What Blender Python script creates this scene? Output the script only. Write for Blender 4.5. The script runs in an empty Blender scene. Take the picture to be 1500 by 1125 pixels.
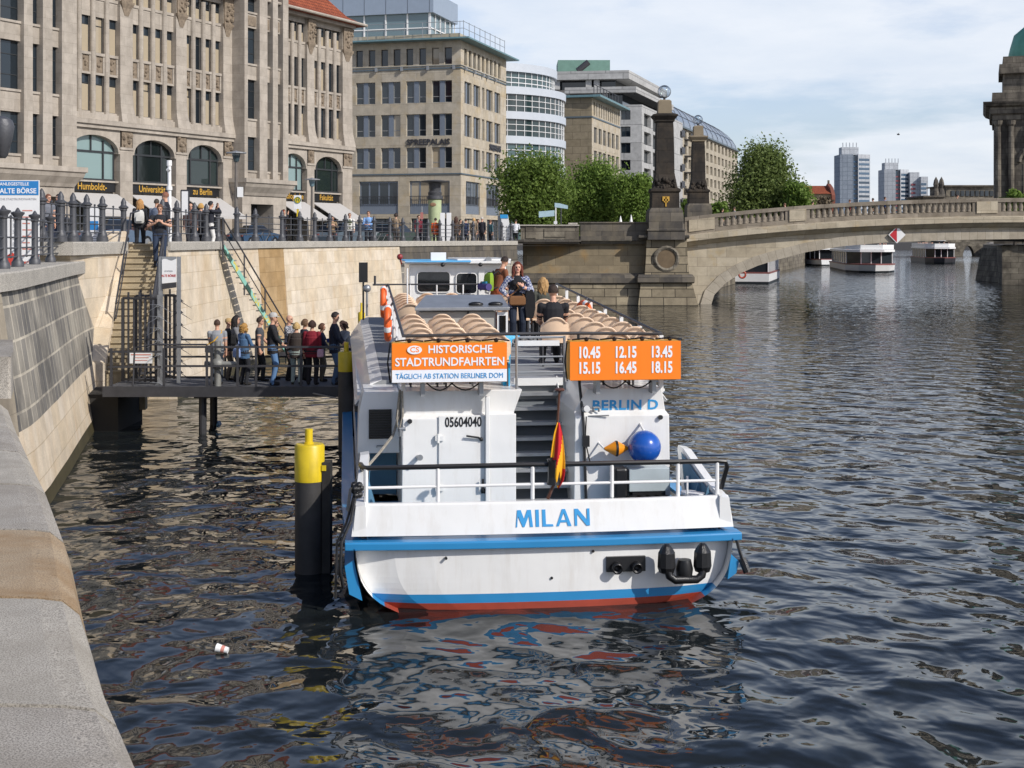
import bpy, math, random
import numpy as np
from mathutils import Vector, Matrix, kdtree
R = math.radians
rnd = random.Random(11)
SC = bpy.context.scene
COL = SC.collection

# ------------------------------------------------ camera, light, exposure
F, HC, HY = 2000.0, 4.9, 352.0          # focal length in photo pixels, eye height over water, horizon row
cam_d = bpy.data.cameras.new('camera'); cam = bpy.data.objects.new('camera', cam_d); COL.objects.link(cam)
cam.location = (0, 0, HC); cam.rotation_euler = (R(90), 0, 0)
cam_d.sensor_width = 36; cam_d.lens = 36 * F / 1500; cam_d.shift_y = -(562.5 - HY) / 1500
cam_d.clip_start = 0.1; cam_d.clip_end = 6000
SC.camera = cam

SUN_EL = 35.0
SUN_H = Vector((0.80, -0.60))            # horizontal direction towards the sun
sdir = Vector((SUN_H.x * math.cos(R(SUN_EL)), SUN_H.y * math.cos(R(SUN_EL)), math.sin(R(SUN_EL))))
sl = bpy.data.lights.new('sun', 'SUN'); sl.energy = 4.0; sl.angle = R(0.5); sl.color = (1.0, 0.95, 0.88)
so = bpy.data.objects.new('sun', sl); COL.objects.link(so); so.rotation_euler = sdir.to_track_quat('Z', 'Y').to_euler()
SC.view_settings.view_transform = 'Standard'; SC.view_settings.look = 'None'
SC.view_settings.exposure = 0.0; SC.view_settings.gamma = 1.0

world = bpy.data.worlds.new('World'); SC.world = world; world.use_nodes = True
wn, wl = world.node_tree.nodes, world.node_tree.links
bg = wn['Background']; bg.inputs['Strength'].default_value = 0.138
sky = wn.new('ShaderNodeTexSky'); sky.sky_type = 'NISHITA'; sky.sun_disc = False
sky.sun_elevation = R(SUN_EL); sky.sun_rotation = math.atan2(SUN_H.x, SUN_H.y); sky.air_density = 1.0; sky.dust_density = 1.5; sky.ozone_density = 1.5
tc = wn.new('ShaderNodeTexCoord'); sep = wn.new('ShaderNodeSeparateXYZ'); wl.new(tc.outputs['Generated'], sep.inputs[0])
mx = wn.new('ShaderNodeMath'); mx.operation = 'ADD'; wl.new(sep.outputs['Z'], mx.inputs[0]); mx.inputs[1].default_value = 0.14
mx2 = wn.new('ShaderNodeMath'); mx2.operation = 'MAXIMUM'; wl.new(mx.outputs[0], mx2.inputs[0]); mx2.inputs[1].default_value = 0.06
cmb = wn.new('ShaderNodeCombineXYZ')
for k in 'XY':
    d = wn.new('ShaderNodeMath'); d.operation = 'DIVIDE'; wl.new(sep.outputs[k], d.inputs[0]); wl.new(mx2.outputs[0], d.inputs[1]); wl.new(d.outputs[0], cmb.inputs[k])
def wnoise(scale, detail, rough, off, sx=1.0):
    mp = wn.new('ShaderNodeMapping'); wl.new(cmb.outputs[0], mp.inputs['Vector']); mp.inputs['Location'].default_value = off; mp.inputs['Scale'].default_value = (sx, 1, 1)
    n = wn.new('ShaderNodeTexNoise'); n.inputs['Scale'].default_value = scale; n.inputs['Detail'].default_value = detail; n.inputs['Roughness'].default_value = rough
    wl.new(mp.outputs[0], n.inputs['Vector']); return n
def wramp(src, stops):
    r = wn.new('ShaderNodeValToRGB'); wl.new(src, r.inputs[0]); cr = r.color_ramp
    cr.elements[0].position, cr.elements[0].color = stops[0]; cr.elements[1].position, cr.elements[1].color = stops[1]
    return r
n1 = wnoise(1.15, 8, 0.56, (3.1, 1.2, 0.3)); n2 = wnoise(0.55, 3, 0.5, (7.7, 4.4, 0.0))
ad = wn.new('ShaderNodeMath'); ad.operation = 'ADD'; wl.new(n1.outputs[0], ad.inputs[0]); wl.new(n2.outputs[0], ad.inputs[1])
cm = wramp(ad.outputs[0], [(0.84, (0, 0, 0, 1)), (1.24, (1, 1, 1, 1))])
n3 = wnoise(2.4, 6, 0.6, (1.0, 9.0, 2.0))
cc = wramp(n3.outputs[0], [(0.30, (5.6, 6.1, 6.85, 1)), (0.70, (6.7, 6.95, 7.35, 1))])
fm = wn.new('ShaderNodeMath'); fm.operation = 'MULTIPLY_ADD'; wl.new(cm.outputs[0], fm.inputs[0]); fm.inputs[1].default_value = 0.56; fm.inputs[2].default_value = 0.30
mixc = wn.new('ShaderNodeMix'); mixc.data_type = 'RGBA'; 
hz_ = wn.new('ShaderNodeMapRange'); wl.new(sep.outputs['Z'], hz_.inputs[0]); hz_.inputs[1].default_value = .17; hz_.inputs[2].default_value = .42; hz_.inputs[3].default_value = 1.0; hz_.inputs[4].default_value = .10
fz = wn.new('ShaderNodeMath'); fz.operation = 'MULTIPLY'; wl.new(fm.outputs[0], fz.inputs[0]); wl.new(hz_.outputs[0], fz.inputs[1]); wl.new(fz.outputs[0], mixc.inputs[0]); tint = wn.new('ShaderNodeMix'); tint.data_type = 'RGBA'; tint.blend_type = 'MULTIPLY'; tint.inputs[0].default_value = 1.0; tint.inputs[7].default_value = (.97, 1.02, 1.21, 1); wl.new(sky.outputs[0], tint.inputs[6]); wl.new(tint.outputs[2], mixc.inputs[6]); wl.new(cc.outputs[0], mixc.inputs[7])
dk_z = wn.new('ShaderNodeMapRange'); wl.new(sep.outputs['Z'], dk_z.inputs[0]); dk_z.inputs[1].default_value = .18; dk_z.inputs[2].default_value = .60; dk_z.inputs[3].default_value = 1.0; dk_z.inputs[4].default_value = .62
dk_m = wn.new('ShaderNodeMix'); dk_m.data_type = 'RGBA'; dk_m.blend_type = 'MULTIPLY'; dk_m.inputs[0].default_value = 1.0; wl.new(mixc.outputs[2], dk_m.inputs[6]); wl.new(dk_z.outputs[0], dk_m.inputs[7]); wl.new(dk_m.outputs[2], bg.inputs['Color'])

# ------------------------------------------------ pixel -> place helpers (photogrammetry of the site)
def PX(px, Y): return (px - 750) / F * Y
def PZ(py, Y): return HC - (py - HY) / F * Y
def P(px, py, Y): return Vector((PX(px, Y), Y, PZ(py, Y)))

# ------------------------------------------------ mesh builder
class MB:
    def __init__(s, M=None): s.v = []; s.f = []; s.m = []; s.uv = []; s.M = M
    def add(s, vs, fs, mi=0, uvs=None):
        o = len(s.v); M = s.M
        s.v += [tuple(M @ Vector(p)) for p in vs] if M is not None else [tuple(p) for p in vs]
        for i, f in enumerate(fs):
            s.f.append([a + o for a in f]); s.m.append(mi); s.uv.append(uvs[i] if uvs else None)
        return s
    def box(s, x0, x1, y0, y1, z0, z1, mi=0):
        return s.add([(x0,y0,z0),(x1,y0,z0),(x1,y1,z0),(x0,y1,z0),(x0,y0,z1),(x1,y0,z1),(x1,y1,z1),(x0,y1,z1)],
              [(0,3,2,1),(4,5,6,7),(0,1,5,4),(1,2,6,5),(2,3,7,6),(3,0,4,7)], mi)
    def quad(s, a, b, c, d, mi=0, uv=None): return s.add([a,b,c,d], [(0,1,2,3)], mi, [uv] if uv else None)
    def poly(s, pts, mi=0): return s.add(pts, [tuple(range(len(pts)))], mi)
    def extr(s, pts, d, mi=0, side=None):      # closed polygon swept along the vector d
        n = len(pts); d = Vector(d); a = [Vector(p) for p in pts]; b = [p + d for p in a]
        s.add(a + b, [tuple(range(n))[::-1], tuple(range(n, 2*n))] , mi)
        return s.add(a + b, [(i, (i+1) % n, n + (i+1) % n, n + i) for i in range(n)], mi if side is None else side)
    def prism(s, poly, z0, z1, mi=0): return s.extr([(x, y, z0) for x, y in poly], (0, 0, z1 - z0), mi)
    def bar(s, a, b, w, h=None, mi=0, up=(0,0,1)):
        h = h or w; a = Vector(a); b = Vector(b); t = (b-a).normalized(); up = Vector(up)
        if abs(t.dot(up)) > .98: up = Vector((1,0,0))
        x = t.cross(up).normalized() * (w/2); y = x.cross(t).normalized() * (h/2)
        p = [a-x-y, a+x-y, a+x+y, a-x+y, b-x-y, b+x-y, b+x+y, b-x+y]
        return s.add(p, [(0,3,2,1),(4,5,6,7),(0,1,5,4),(1,2,6,5),(2,3,7,6),(3,0,4,7)], mi)
    def tube(s, pts, r, n=8, mi=0, cap=True):
        pts = [Vector(p) for p in pts]; k = len(pts); rr = r if isinstance(r, (list, tuple)) else [r]*k
        t0 = (pts[1]-pts[0]).normalized(); ref = Vector((0,0,1)) if abs(t0.z) < .9 else Vector((1,0,0))
        x = t0.cross(ref).normalized(); vs = []
        for i, p in enumerate(pts):
            t = (pts[min(i+1,k-1)] - pts[max(i-1,0)]).normalized()
            x = (x - t * x.dot(t)).normalized(); y = t.cross(x)
            vs += [p + (x*math.cos(2*math.pi*j/n) + y*math.sin(2*math.pi*j/n)) * rr[i] for j in range(n)]
        fs = [(i*n+j, i*n+(j+1)%n, (i+1)*n+(j+1)%n, (i+1)*n+j) for i in range(k-1) for j in range(n)]
        if cap: fs += [tuple(range(n))[::-1], tuple(range((k-1)*n, k*n))]
        return s.add(vs, fs, mi)
    def lathe(s, prof, c=(0,0,0), n=12, mi=0, sx=1.0, sy=1.0):
        k = len(prof); vs = [(c[0]+r*sx*math.cos(2*math.pi*j/n), c[1]+r*sy*math.sin(2*math.pi*j/n), c[2]+z) for r, z in prof for j in range(n)]
        fs = [(i*n+j, i*n+(j+1)%n, (i+1)*n+(j+1)%n, (i+1)*n+j) for i in range(k-1) for j in range(n)]
        if prof[0][0] > 1e-4: fs.append(tuple(range(n))[::-1])
        if prof[-1][0] > 1e-4: fs.append(tuple(range((k-1)*n, k*n)))
        return s.add(vs, fs, mi)
    def ball(s, c, r, n=12, m=8, mi=0, sc=(1,1,1)):
        vs = [(c[0]+sc[0]*r*math.sin(math.pi*i/m)*math.cos(2*math.pi*j/n), c[1]+sc[1]*r*math.sin(math.pi*i/m)*math.sin(2*math.pi*j/n), c[2]+sc[2]*r*math.cos(math.pi*i/m)) for i in range(1, m) for j in range(n)]
        fs = [(i*n+j, (i+1)*n+j, (i+1)*n+(j+1)%n, i*n+(j+1)%n) for i in range(m-2) for j in range(n)]
        vs += [(c[0], c[1], c[2]+sc[2]*r), (c[0], c[1], c[2]-sc[2]*r)]; t = len(vs)-2; b = t+1
        fs += [(t, j, (j+1)%n) for j in range(n)] + [(b, (m-2)*n+(j+1)%n, (m-2)*n+j) for j in range(n)]
        return s.add(vs, fs, mi)
    def loft(s, rings, mi=0, cap=True):        # rings: lists of equal length
        n = len(rings[0]); vs = [p for r in rings for p in r]
        fs = [(i*n+j, i*n+(j+1)%n, (i+1)*n+(j+1)%n, (i+1)*n+j) for i in range(len(rings)-1) for j in range(n)]
        if cap: fs += [tuple(range(n))[::-1], tuple(range((len(rings)-1)*n, len(rings)*n))]
        return s.add(vs, fs, mi)
    def mesh(s, name, mats, smooth=False):
        me = bpy.data.meshes.new(name); me.from_pydata(s.v, [], s.f)
        for m in (mats if isinstance(mats, (list, tuple)) else [mats]): me.materials.append(m)
        me.polygons.foreach_set('material_index', s.m)
        if smooth: me.polygons.foreach_set('use_smooth', [True]*len(s.f))
        uvl = me.uv_layers.new(name='UVMap'); data = np.zeros(len(me.loops)*2, dtype=np.float32)
        for pi, p in enumerate(me.polygons):
            u = s.uv[pi]; n = p.normal
            if u is None:
                if abs(n.z) > .75: tx, ty = Vector((1,0,0)), Vector((0,1,0))
                else: tx = Vector((-n.y, n.x, 0)).normalized(); ty = Vector((0,0,1))
                for li in p.loop_indices:
                    co = me.vertices[me.loops[li].vertex_index].co
                    data[2*li] = co.dot(tx); data[2*li+1] = co.dot(ty)
            else:
                for q, li in enumerate(p.loop_indices): data[2*li], data[2*li+1] = u[q]
        uvl.data.foreach_set('uv', data); me.update()
        return me
    def build(s, name, mats, parent=None, smooth=False, bevel=0, local=False, angle=40):
        o = bpy.data.objects.new(name, s.mesh(name, mats, smooth)); COL.objects.link(o)
        if smooth and angle:
            try: o.data.set_sharp_from_angle(angle=R(angle))
            except Exception: pass
        if bevel:
            b = o.modifiers.new('Bevel', 'BEVEL'); b.width = bevel; b.segments = 2; b.limit_method = 'ANGLE'; b.angle_limit = R(40)
        attach(o, parent, local)
        return o
WM = {}
def wmat(o): return WM.get(o.name, Matrix.Identity(4))
def attach(o, parent, local=False):
    if parent is None: return
    o.parent = parent
    if local: WM[o.name] = wmat(parent) @ o.matrix_basis
    else: o.matrix_parent_inverse = wmat(parent).inverted()
def tag(o, label, cat=None, group=None, kind=None):
    if label: o['label'] = label
    if cat: o['category'] = cat
    if group: o['group'] = group
    if kind: o['kind'] = kind
    return o
def thing(name, label, cat, loc=(0,0,0), rz=0.0, group=None):
    o = bpy.data.objects.new(name, None); COL.objects.link(o); o.empty_display_size = .3
    o.location = loc; o.rotation_euler = (0, 0, rz)
    WM[o.name] = Matrix.Translation(Vector(loc)) @ Matrix.Rotation(rz, 4, 'Z')
    return tag(o, label, cat, group)
def inst(name, me, parent, M, local=True):     # one more object using the mesh me
    o = bpy.data.objects.new(name, me); COL.objects.link(o); o.matrix_basis = M
    attach(o, parent, local); return o
KIDS = {}
def copy_tree(o, parent=None):
    c = o.copy(); COL.objects.link(c)
    if parent is not None: c.parent = parent
    for ch in o.children: copy_tree(ch, c)
    return c
def structure(mb, name, mats, smooth=False):
    o = mb.build(name, mats, smooth=smooth); o['kind'] = 'structure'; return o

# ------------------------------------------------ materials
def newmat(name):
    m = bpy.data.materials.new(name); m.use_nodes = True
    return m, m.node_tree.nodes, m.node_tree.links, m.node_tree.nodes['Principled BSDF']
def rgb(c): return (c[0], c[1], c[2], 1.0)
def hexc(h):                                    # sRGB hex -> linear
    v = [int(h[i:i+2], 16)/255 for i in (0, 2, 4)]
    return tuple(x/12.92 if x <= .04045 else ((x+.055)/1.055)**2.4 for x in v)
def noise_node(N, L, vec, scale, detail=4, rough=.55):
    n = N.new('ShaderNodeTexNoise'); n.inputs['Scale'].default_value = scale; n.inputs['Detail'].default_value = detail; n.inputs['Roughness'].default_value = rough
    if vec is not None: L.new(vec, n.inputs['Vector'])
    return n
def ramp_node(N, L, src, stops):
    r = N.new('ShaderNodeValToRGB'); L.new(src, r.inputs[0]); cr = r.color_ramp
    while len(cr.elements) < len(stops): cr.elements.new(.5)
    for e, (p, c) in zip(cr.elements, stops): e.position = p; e.color = c if len(c) == 4 else rgb(c)
    return r
def mix_node(N, L, fac, a, b, mode='MIX'):
    m = N.new('ShaderNodeMix'); m.data_type = 'RGBA'; m.blend_type = mode
    for i, x in ((0, fac), (6, a), (7, b)):
        if hasattr(x, 'links') or hasattr(x, 'is_linked'): L.new(x, m.inputs[i])
        elif i == 0: m.inputs[0].default_value = x
        else: m.inputs[i].default_value = rgb(x)
    return m.outputs[2]
def bump_node(N, L, B, src, strength, dist):
    b = N.new('ShaderNodeBump'); b.inputs['Strength'].default_value = strength; b.inputs['Distance'].default_value = dist
    L.new(src, b.inputs['Height']); L.new(b.outputs[0], B.inputs['Normal']); return b
MATS = {}
def paint(name, c, rough=.45, metal=0.0, var=.12, scale=3.0, bump=.0, coat=0.0, spec=.5, streak=0.0, streakc=(.33,.27,.2)):
    if name in MATS: return MATS[name]
    m, N, L, B = newmat(name); MATS[name] = m
    t = N.new('ShaderNodeTexCoord'); n = noise_node(N, L, t.outputs['Object'], scale, 6, .6)
    r = ramp_node(N, L, n.outputs[0], [(.25, tuple(x*(1-var) for x in c)), (.75, tuple(min(1, x*(1+var*.6)) for x in c))])
    L.new(r.outputs[0], B.inputs['Base Color'])
    B.inputs['Roughness'].default_value = rough; B.inputs['Metallic'].default_value = metal; B.inputs['Coat Weight'].default_value = coat
    B.inputs['Specular IOR Level'].default_value = spec
    if streak:
        mp = N.new('ShaderNodeMapping'); L.new(t.outputs['Object'], mp.inputs[0]); mp.inputs['Scale'].default_value = (5, 5, .7)
        sn = noise_node(N, L, mp.outputs[0], 1.0, 7, .7); sr = ramp_node(N, L, sn.outputs[0], [(.50, (0,0,0)), (.74, (streak,)*3)])
        L.new(mix_node(N, L, sr.outputs[0], r.outputs[0], streakc), B.inputs['Base Color'])
        dn = noise_node(N, L, t.outputs['Object'], 1.7, 2, .5); bump_node(N, L, B, dn.outputs[0], .35, .05)
    if bump: bump_node(N, L, B, noise_node(N, L, t.outputs['Object'], scale*12, 3).outputs[0], bump, .01)
    return m
def masonry(name, c1, c2, mortar, bw=1.0, bh=.4, off=.5, joint=.012, rough=.85, stain=None, stain_amt=.5, bump=.5, var=.9, stain_scale=.25, streak=1.0, contrast=(.45,.7)):
    m, N, L, B = newmat(name); MATS[name] = m
    uv = N.new('ShaderNodeUVMap'); br = N.new('ShaderNodeTexBrick'); L.new(uv.outputs[0], br.inputs['Vector'])
    br.offset = off; br.inputs['Color1'].default_value = rgb(c1); br.inputs['Color2'].default_value = rgb(c2); br.inputs['Mortar'].default_value = rgb(mortar)
    br.inputs['Scale'].default_value = 1.0; br.inputs['Mortar Size'].default_value = joint; br.inputs['Mortar Smooth'].default_value = .2
    br.inputs['Brick Width'].default_value = bw; br.inputs['Row Height'].default_value = bh; br.inputs['Bias'].default_value = 0
    t = N.new('ShaderNodeTexCoord'); n = noise_node(N, L, t.outputs['Object'], 1.3, 8, .65)
    r = ramp_node(N, L, n.outputs[0], [(.3, (1-.28*var,)*3), (.7, (1+.12*var,)*3)])
    col = mix_node(N, L, 1.0, br.outputs['Color'], r.outputs[0], 'MULTIPLY')
    fine = noise_node(N, L, t.outputs['Object'], 28, 3, .6)
    fr = ramp_node(N, L, fine.outputs[0], [(.3, (.88,)*3), (.7, (1.08,)*3)])
    col = mix_node(N, L, 1.0, col, fr.outputs[0], 'MULTIPLY')
    if stain:
        mp = N.new('ShaderNodeMapping'); L.new(t.outputs['Object'], mp.inputs[0]); mp.inputs['Scale'].default_value = (1, 1, 1/streak)
        sn = noise_node(N, L, mp.outputs[0], stain_scale*4, 6, .62)
        sr = ramp_node(N, L, sn.outputs[0], [(contrast[0], (0,0,0)), (contrast[1], (stain_amt,)*3)])
        col = mix_node(N, L, sr.outputs[0], col, stain)
    L.new(col, B.inputs['Base Color']); B.inputs['Roughness'].default_value = rough; B.inputs['Specular IOR Level'].default_value = .3
    ht = mix_node(N, L, .25, br.outputs['Fac'], fine.outputs['Color'])
    iv = N.new('ShaderNodeInvert'); L.new(br.outputs['Fac'], iv.inputs['Color'])
    hh = mix_node(N, L, .25, iv.outputs[0], fine.outputs['Color'])
    bump_node(N, L, B, hh, bump, .012)
    return m
def granite(name, c1, c2, spots=(.05,.05,.05), stain=None, scale=230):
    m, N, L, B = newmat(name); t = N.new('ShaderNodeTexCoord')
    a = noise_node(N, L, t.outputs['Object'], scale, 2, .7); r = ramp_node(N, L, a.outputs[0], [(.36, tuple(x*.5 for x in c1)), (.46, c1), (.58, c2)])
    b = noise_node(N, L, t.outputs['Object'], 2.2, 6, .6); br = ramp_node(N, L, b.outputs[0], [(.3, (.86,)*3), (.7, (1.1,)*3)])
    col = mix_node(N, L, 1.0, r.outputs[0], br.outputs[0], 'MULTIPLY')
    if stain:
        sn = noise_node(N, L, t.outputs['Object'], 2.8, 6, .68); sr = ramp_node(N, L, sn.outputs[0], [(.42, (0,0,0)), (.68, (.75,)*3)])
        col = mix_node(N, L, sr.outputs[0], col, stain)
    L.new(col, B.inputs['Base Color']); B.inputs['Roughness'].default_value = .8; B.inputs['Specular IOR Level'].default_value = .3
    bump_node(N, L, B, a.outputs[0], .35, .003)
    return m
def glass_pane(name, c, blind=None, blind_p=.0, rough=.04):
    m, N, L, B = newmat(name); oi = N.new('ShaderNodeObjectInfo')
    dark = mix_node(N, L, oi.outputs['Random'], tuple(x*.45 for x in c), tuple(min(1, x*1.5) for x in c))
    if blind:
        w = N.new('ShaderNodeTexWhiteNoise'); w.noise_dimensions = '1D'; L.new(oi.outputs['Random'], w.inputs['W'])
        lt = N.new('ShaderNodeMath'); lt.operation = 'LESS_THAN'; L.new(w.outputs['Value'], lt.inputs[0]); lt.inputs[1].default_value = blind_p
        dark = mix_node(N, L, lt.outputs[0], dark, blind)
    L.new(dark, B.inputs['Base Color']); B.inputs['Roughness'].default_value = rough; B.inputs['IOR'].default_value = 1.5; B.inputs['Specular IOR Level'].default_value = .7
    n = noise_node(N, L, N.new('ShaderNodeTexCoord').outputs['Object'], .7, 2); bump_node(N, L, B, n.outputs[0], .06, .05)
    return m
def text_mesh(s, size, mat, bold=0.0, xs=1.0, depth=.004, align='CENTER', spacing=1.0):
    cu = bpy.data.curves.new('lettering', 'FONT'); cu.body = s; cu.size = size; cu.offset = bold*size; cu.extrude = depth
    cu.align_x = align; cu.align_y = 'CENTER'; cu.space_character = spacing; cu.resolution_u = 3
    o = bpy.data.objects.new('lettering', cu); me = bpy.data.meshes.new_from_object(o)
    bpy.data.objects.remove(o); bpy.data.curves.remove(cu)
    for v in me.vertices: v.co.x *= xs
    me.materials.clear(); me.materials.append(mat); me.name = 'lettering'
    me.polygons.foreach_set('material_index', [0]*len(me.polygons))
    return me
def frame(o, x, y, z=None):                     # matrix whose axes are x, y and their cross product
    x = Vector(x).normalized(); y = Vector(y).normalized(); z = x.cross(y).normalized()
    return Matrix(((x.x,y.x,z.x,o[0]),(x.y,y.y,z.y,o[1]),(x.z,y.z,z.z,o[2]),(0,0,0,1)))
def lettering(s, size, mat, parent, o, x, y=(0,0,1), **kw):
    return inst('lettering', text_mesh(s, size, mat, **kw), parent, wmat(parent).inverted() @ frame(o, x, y))

M_iron = paint('cast_iron', (.085,.087,.095), .5, .3, .25, 8, .2)
M_steel = paint('dark_steel', (.06,.06,.066), .5, .3, .25, 5)
M_galv = paint('galvanised_steel', (.36,.37,.38), .42, .6, .2, 4)
M_white = paint('white_paint', (.80,.80,.79), .35, 0, .05, 2)
M_black = paint('black_rubber', (.012,.012,.013), .32, 0, .3, 8, .3)
M_yellow = paint('yellow_paint', (.68,.50,.015), .42, 0, .18, 4, streak=.55, streakc=(.30,.21,.03))
# ================================================= SETTING
ZG = 4.5                                         # street level of the embankment
# ---- water
def water_material():
    m, N, L, B = newmat('river_water'); g = N.new('ShaderNodeNewGeometry')
    mp = N.new('ShaderNodeMapping'); L.new(g.outputs['Position'], mp.inputs[0]); mp.inputs['Rotation'].default_value = (0,0,R(24)); mp.inputs['Scale'].default_value = (1.08, .92, 1.0)
    warp = noise_node(N, L, mp.outputs[0], .5, 2, .5)
    wv = N.new('ShaderNodeVectorMath'); wv.operation = 'MULTIPLY_ADD'; L.new(warp.outputs['Color'], wv.inputs[0]); wv.inputs[1].default_value = (.9,.9,.0); L.new(mp.outputs[0], wv.inputs[2])
    a = noise_node(N, L, wv.outputs[0], 1.22, .9, .38); b = noise_node(N, L, wv.outputs[0], 3.4, 1.3, .45); c = noise_node(N, L, wv.outputs[0], .30, 2, .5)
    s1 = N.new('ShaderNodeMath'); s1.operation = 'MULTIPLY_ADD'; L.new(b.outputs[0], s1.inputs[0]); s1.inputs[1].default_value = .17; L.new(a.outputs[0], s1.inputs[2])
    s2 = N.new('ShaderNodeMath'); s2.operation = 'MULTIPLY_ADD'; L.new(c.outputs[0], s2.inputs[0]); s2.inputs[1].default_value = .55; L.new(s1.outputs[0], s2.inputs[2])
    B.inputs['Base Color'].default_value = (.012,.015,.016,1); B.inputs['Roughness'].default_value = .035; B.inputs['IOR'].default_value = 1.333
    bump_node(N, L, B, s2.outputs[0], 1.0, .155)
    return m
w = MB(); w.quad((-60,-30,0),(420,-30,0),(420,1200,0),(-60,1200,0)); structure(w, 'water', water_material())

# ---- stone materials of the embankment
M_sand = masonry('sandstone_quay', hexc('ddd0bc'), hexc('d2c1a6'), hexc('c0af94'), 1.15, .55, .5, .008, stain=hexc('bf9d6f'), stain_amt=.4, streak=3, contrast=(.5,.75))
M_sandold = masonry('old_ashlar', hexc('928a7a'), hexc('736c60'), hexc('45403a'), 1.6, .62, .5, .02, stain=hexc('403b35'), stain_amt=.8, stain_scale=.18, contrast=(.42,.66))
M_darkstone = masonry('sooty_stone', hexc('6a645b'), hexc('4a4744'), hexc('2f2d2b'), 1.7, .7, .5, .015, stain=hexc('867b66'), stain_amt=.4, streak=2)
M_panel = masonry('weathered_facing', hexc('aaa395'), hexc('7b7873'), hexc('c8bfad'), .50, .62, .0, .026, stain=hexc('4a4948'), stain_amt=.75, streak=1.6, stain_scale=.22, contrast=(.42,.66))
M_cap = granite('grey_granite', hexc('a29d94'), hexc('c4beb2'), scale=60)
M_gran1 = granite('granite_coping', hexc('98928a'), hexc('bdb6aa'), stain=hexc('837b6f'))
M_gran2 = granite('granite_coping_light', hexc('a09a90'), hexc('c4bdb0'), stain=hexc('8f887c'))
M_gran3 = granite('granite_coping_rusty', hexc('a3917a'), hexc('bda88a'), stain=hexc('8a6a42'))
M_mortar = paint('mortar', hexc('b5ac9c'), .9, 0, .3, 12)
M_paving = masonry('promenade_paving', hexc('9a948a'), hexc('88827a'), hexc('5d5852'), .9, .6, .5, .01, bump=.2)
M_asphalt = paint('asphalt', (.075,.075,.078), .9, 0, .3, 3, .3)
M_algae = paint('wet_algae', hexc('4c4630'), .5, 0, .5, 2)

# ---- embankment line (plan of the promenade kerb wall)
def QP(px, Y): return Vector((PX(px, Y), Y))
Q0, Q1 = QP(103, 36.0), QP(184, 41.0)            # left of the stairs
Q2, Q3, Q4 = QP(246, 42.0), QP(325, 49.5), QP(378, 54.5)
Q5, Q6, Q7 = QP(415, 57.5), QP(585, 76.0), QP(757, 100.0)
# ground sheets
g = MB(); g.poly([(-260,-20,ZG-.6),(-20,-20,ZG-.6),(-15.5,20,ZG-.6),(-13.2,36.2,ZG-.6),(-13,41.2,ZG-.6),(-13,45,ZG-.6),(-260,45,ZG-.6)]); structure(g, 'lower_terrace', M_paving)
def inset(q, d): return (q.x - d, q.y + d*.4)
g = MB(); g.poly([(Q0.x+.2,Q0.y-.3,ZG),(Q1.x-.1,Q1.y+.1,ZG),(Q2.x-.15,Q2.y+.4,ZG),(Q3.x-.25,Q3.y+.3,ZG),(Q4.x-.3,Q4.y+.3,ZG),(Q5.x-.3,Q5.y+.3,ZG),(Q6.x-.3,Q6.y+.4,ZG),(Q7.x-.3,Q7.y+.5,ZG),(13,108,ZG),(13,520,ZG),(-300,520,ZG),(-300,34,ZG)]); structure(g, 'promenade', M_paving)
g = MB(); g.poly([(-25.5,50,ZG+.006),(-17.5,50,ZG+.006),(-10,95,ZG+.006),(-14,118,ZG+.006)]); structure(g, 'road', M_asphalt)
g = MB(); g.box(-1500,2500,700,3000,-.5,4.0); structure(g, 'far_ground', M_asphalt)

# ---- quay walls: battered sandstone with granite coping
def quay(name, label, pts, ztop, mats, capmat, batter=.35, capT=.28, capW=.7, over=.08, back=1.2, zb=-1.5, split=None, coping=True, jag=None):
    t = thing(name, label, 'wall', (pts[0].x, pts[0].y, 0))
    b = MB(); n = len(pts); nor = []
    for i in range(n):
        d = (pts[min(i+1,n-1)] - pts[max(i-1,0)]).normalized(); nor.append(Vector((d.y, -d.x)))
    s = 0.0; zt = ztop - (capT if coping else 0)
    lv = [zb, 0.30, 1.2, 2.2, 3.2, zt] if split is None else [zb, .28, split, zt]
    H = zt - zb; ss = [0.0]
    for i in range(1, n): ss.append(ss[-1] + (pts[i]-pts[i-1]).length)
    def fp(i, z): q = pts[i] + nor[i]*batter*(zt - z)/max(zt,.1); return (q.x, q.y, z)
    for i in range(n-1):
        for k in range(len(lv)-1):
            mi = 2 if k == 0 else (1 if split is not None and k == 2 else 0)
            if jag: mi = 2 if k == 0 else jag(i, k, len(lv)-1)
            b.quad(fp(i,lv[k]), fp(i+1,lv[k]), fp(i+1,lv[k+1]), fp(i,lv[k+1]), mi, [(ss[i],lv[k]),(ss[i+1],lv[k]),(ss[i+1],lv[k+1]),(ss[i],lv[k+1])])
        bk = [pts[j] - nor[j]*back for j in (i, i+1)]
        b.quad((bk[1].x,bk[1].y,zb),(bk[0].x,bk[0].y,zb),(bk[0].x,bk[0].y,zt),(bk[1].x,bk[1].y,zt))
        b.quad(fp(i,zt), fp(i+1,zt), (bk[1].x,bk[1].y,zt), (bk[0].x,bk[0].y,zt))
    for i in (0, n-1):
        bk = pts[i] - nor[i]*back; b.quad(fp(i,zb), fp(i,zt), (bk.x,bk.y,zt), (bk.x,bk.y,zb))
    b.build('wall_face', mats, t)
    if coping:
        c = MB(); r = []
        for i in range(n):
            f = pts[i] + nor[i]*over; k = pts[i] - nor[i]*(capW-over)
            r.append([(k.x,k.y,zt+.004),(f.x,f.y,zt+.004),(f.x,f.y,ztop-.03),(f.x-nor[i].x*.03,f.y-nor[i].y*.03,ztop),(k.x,k.y,ztop)])
        c.loft(r); c.build('coping', capmat, t)
    return t
ZC = 4.86
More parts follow.
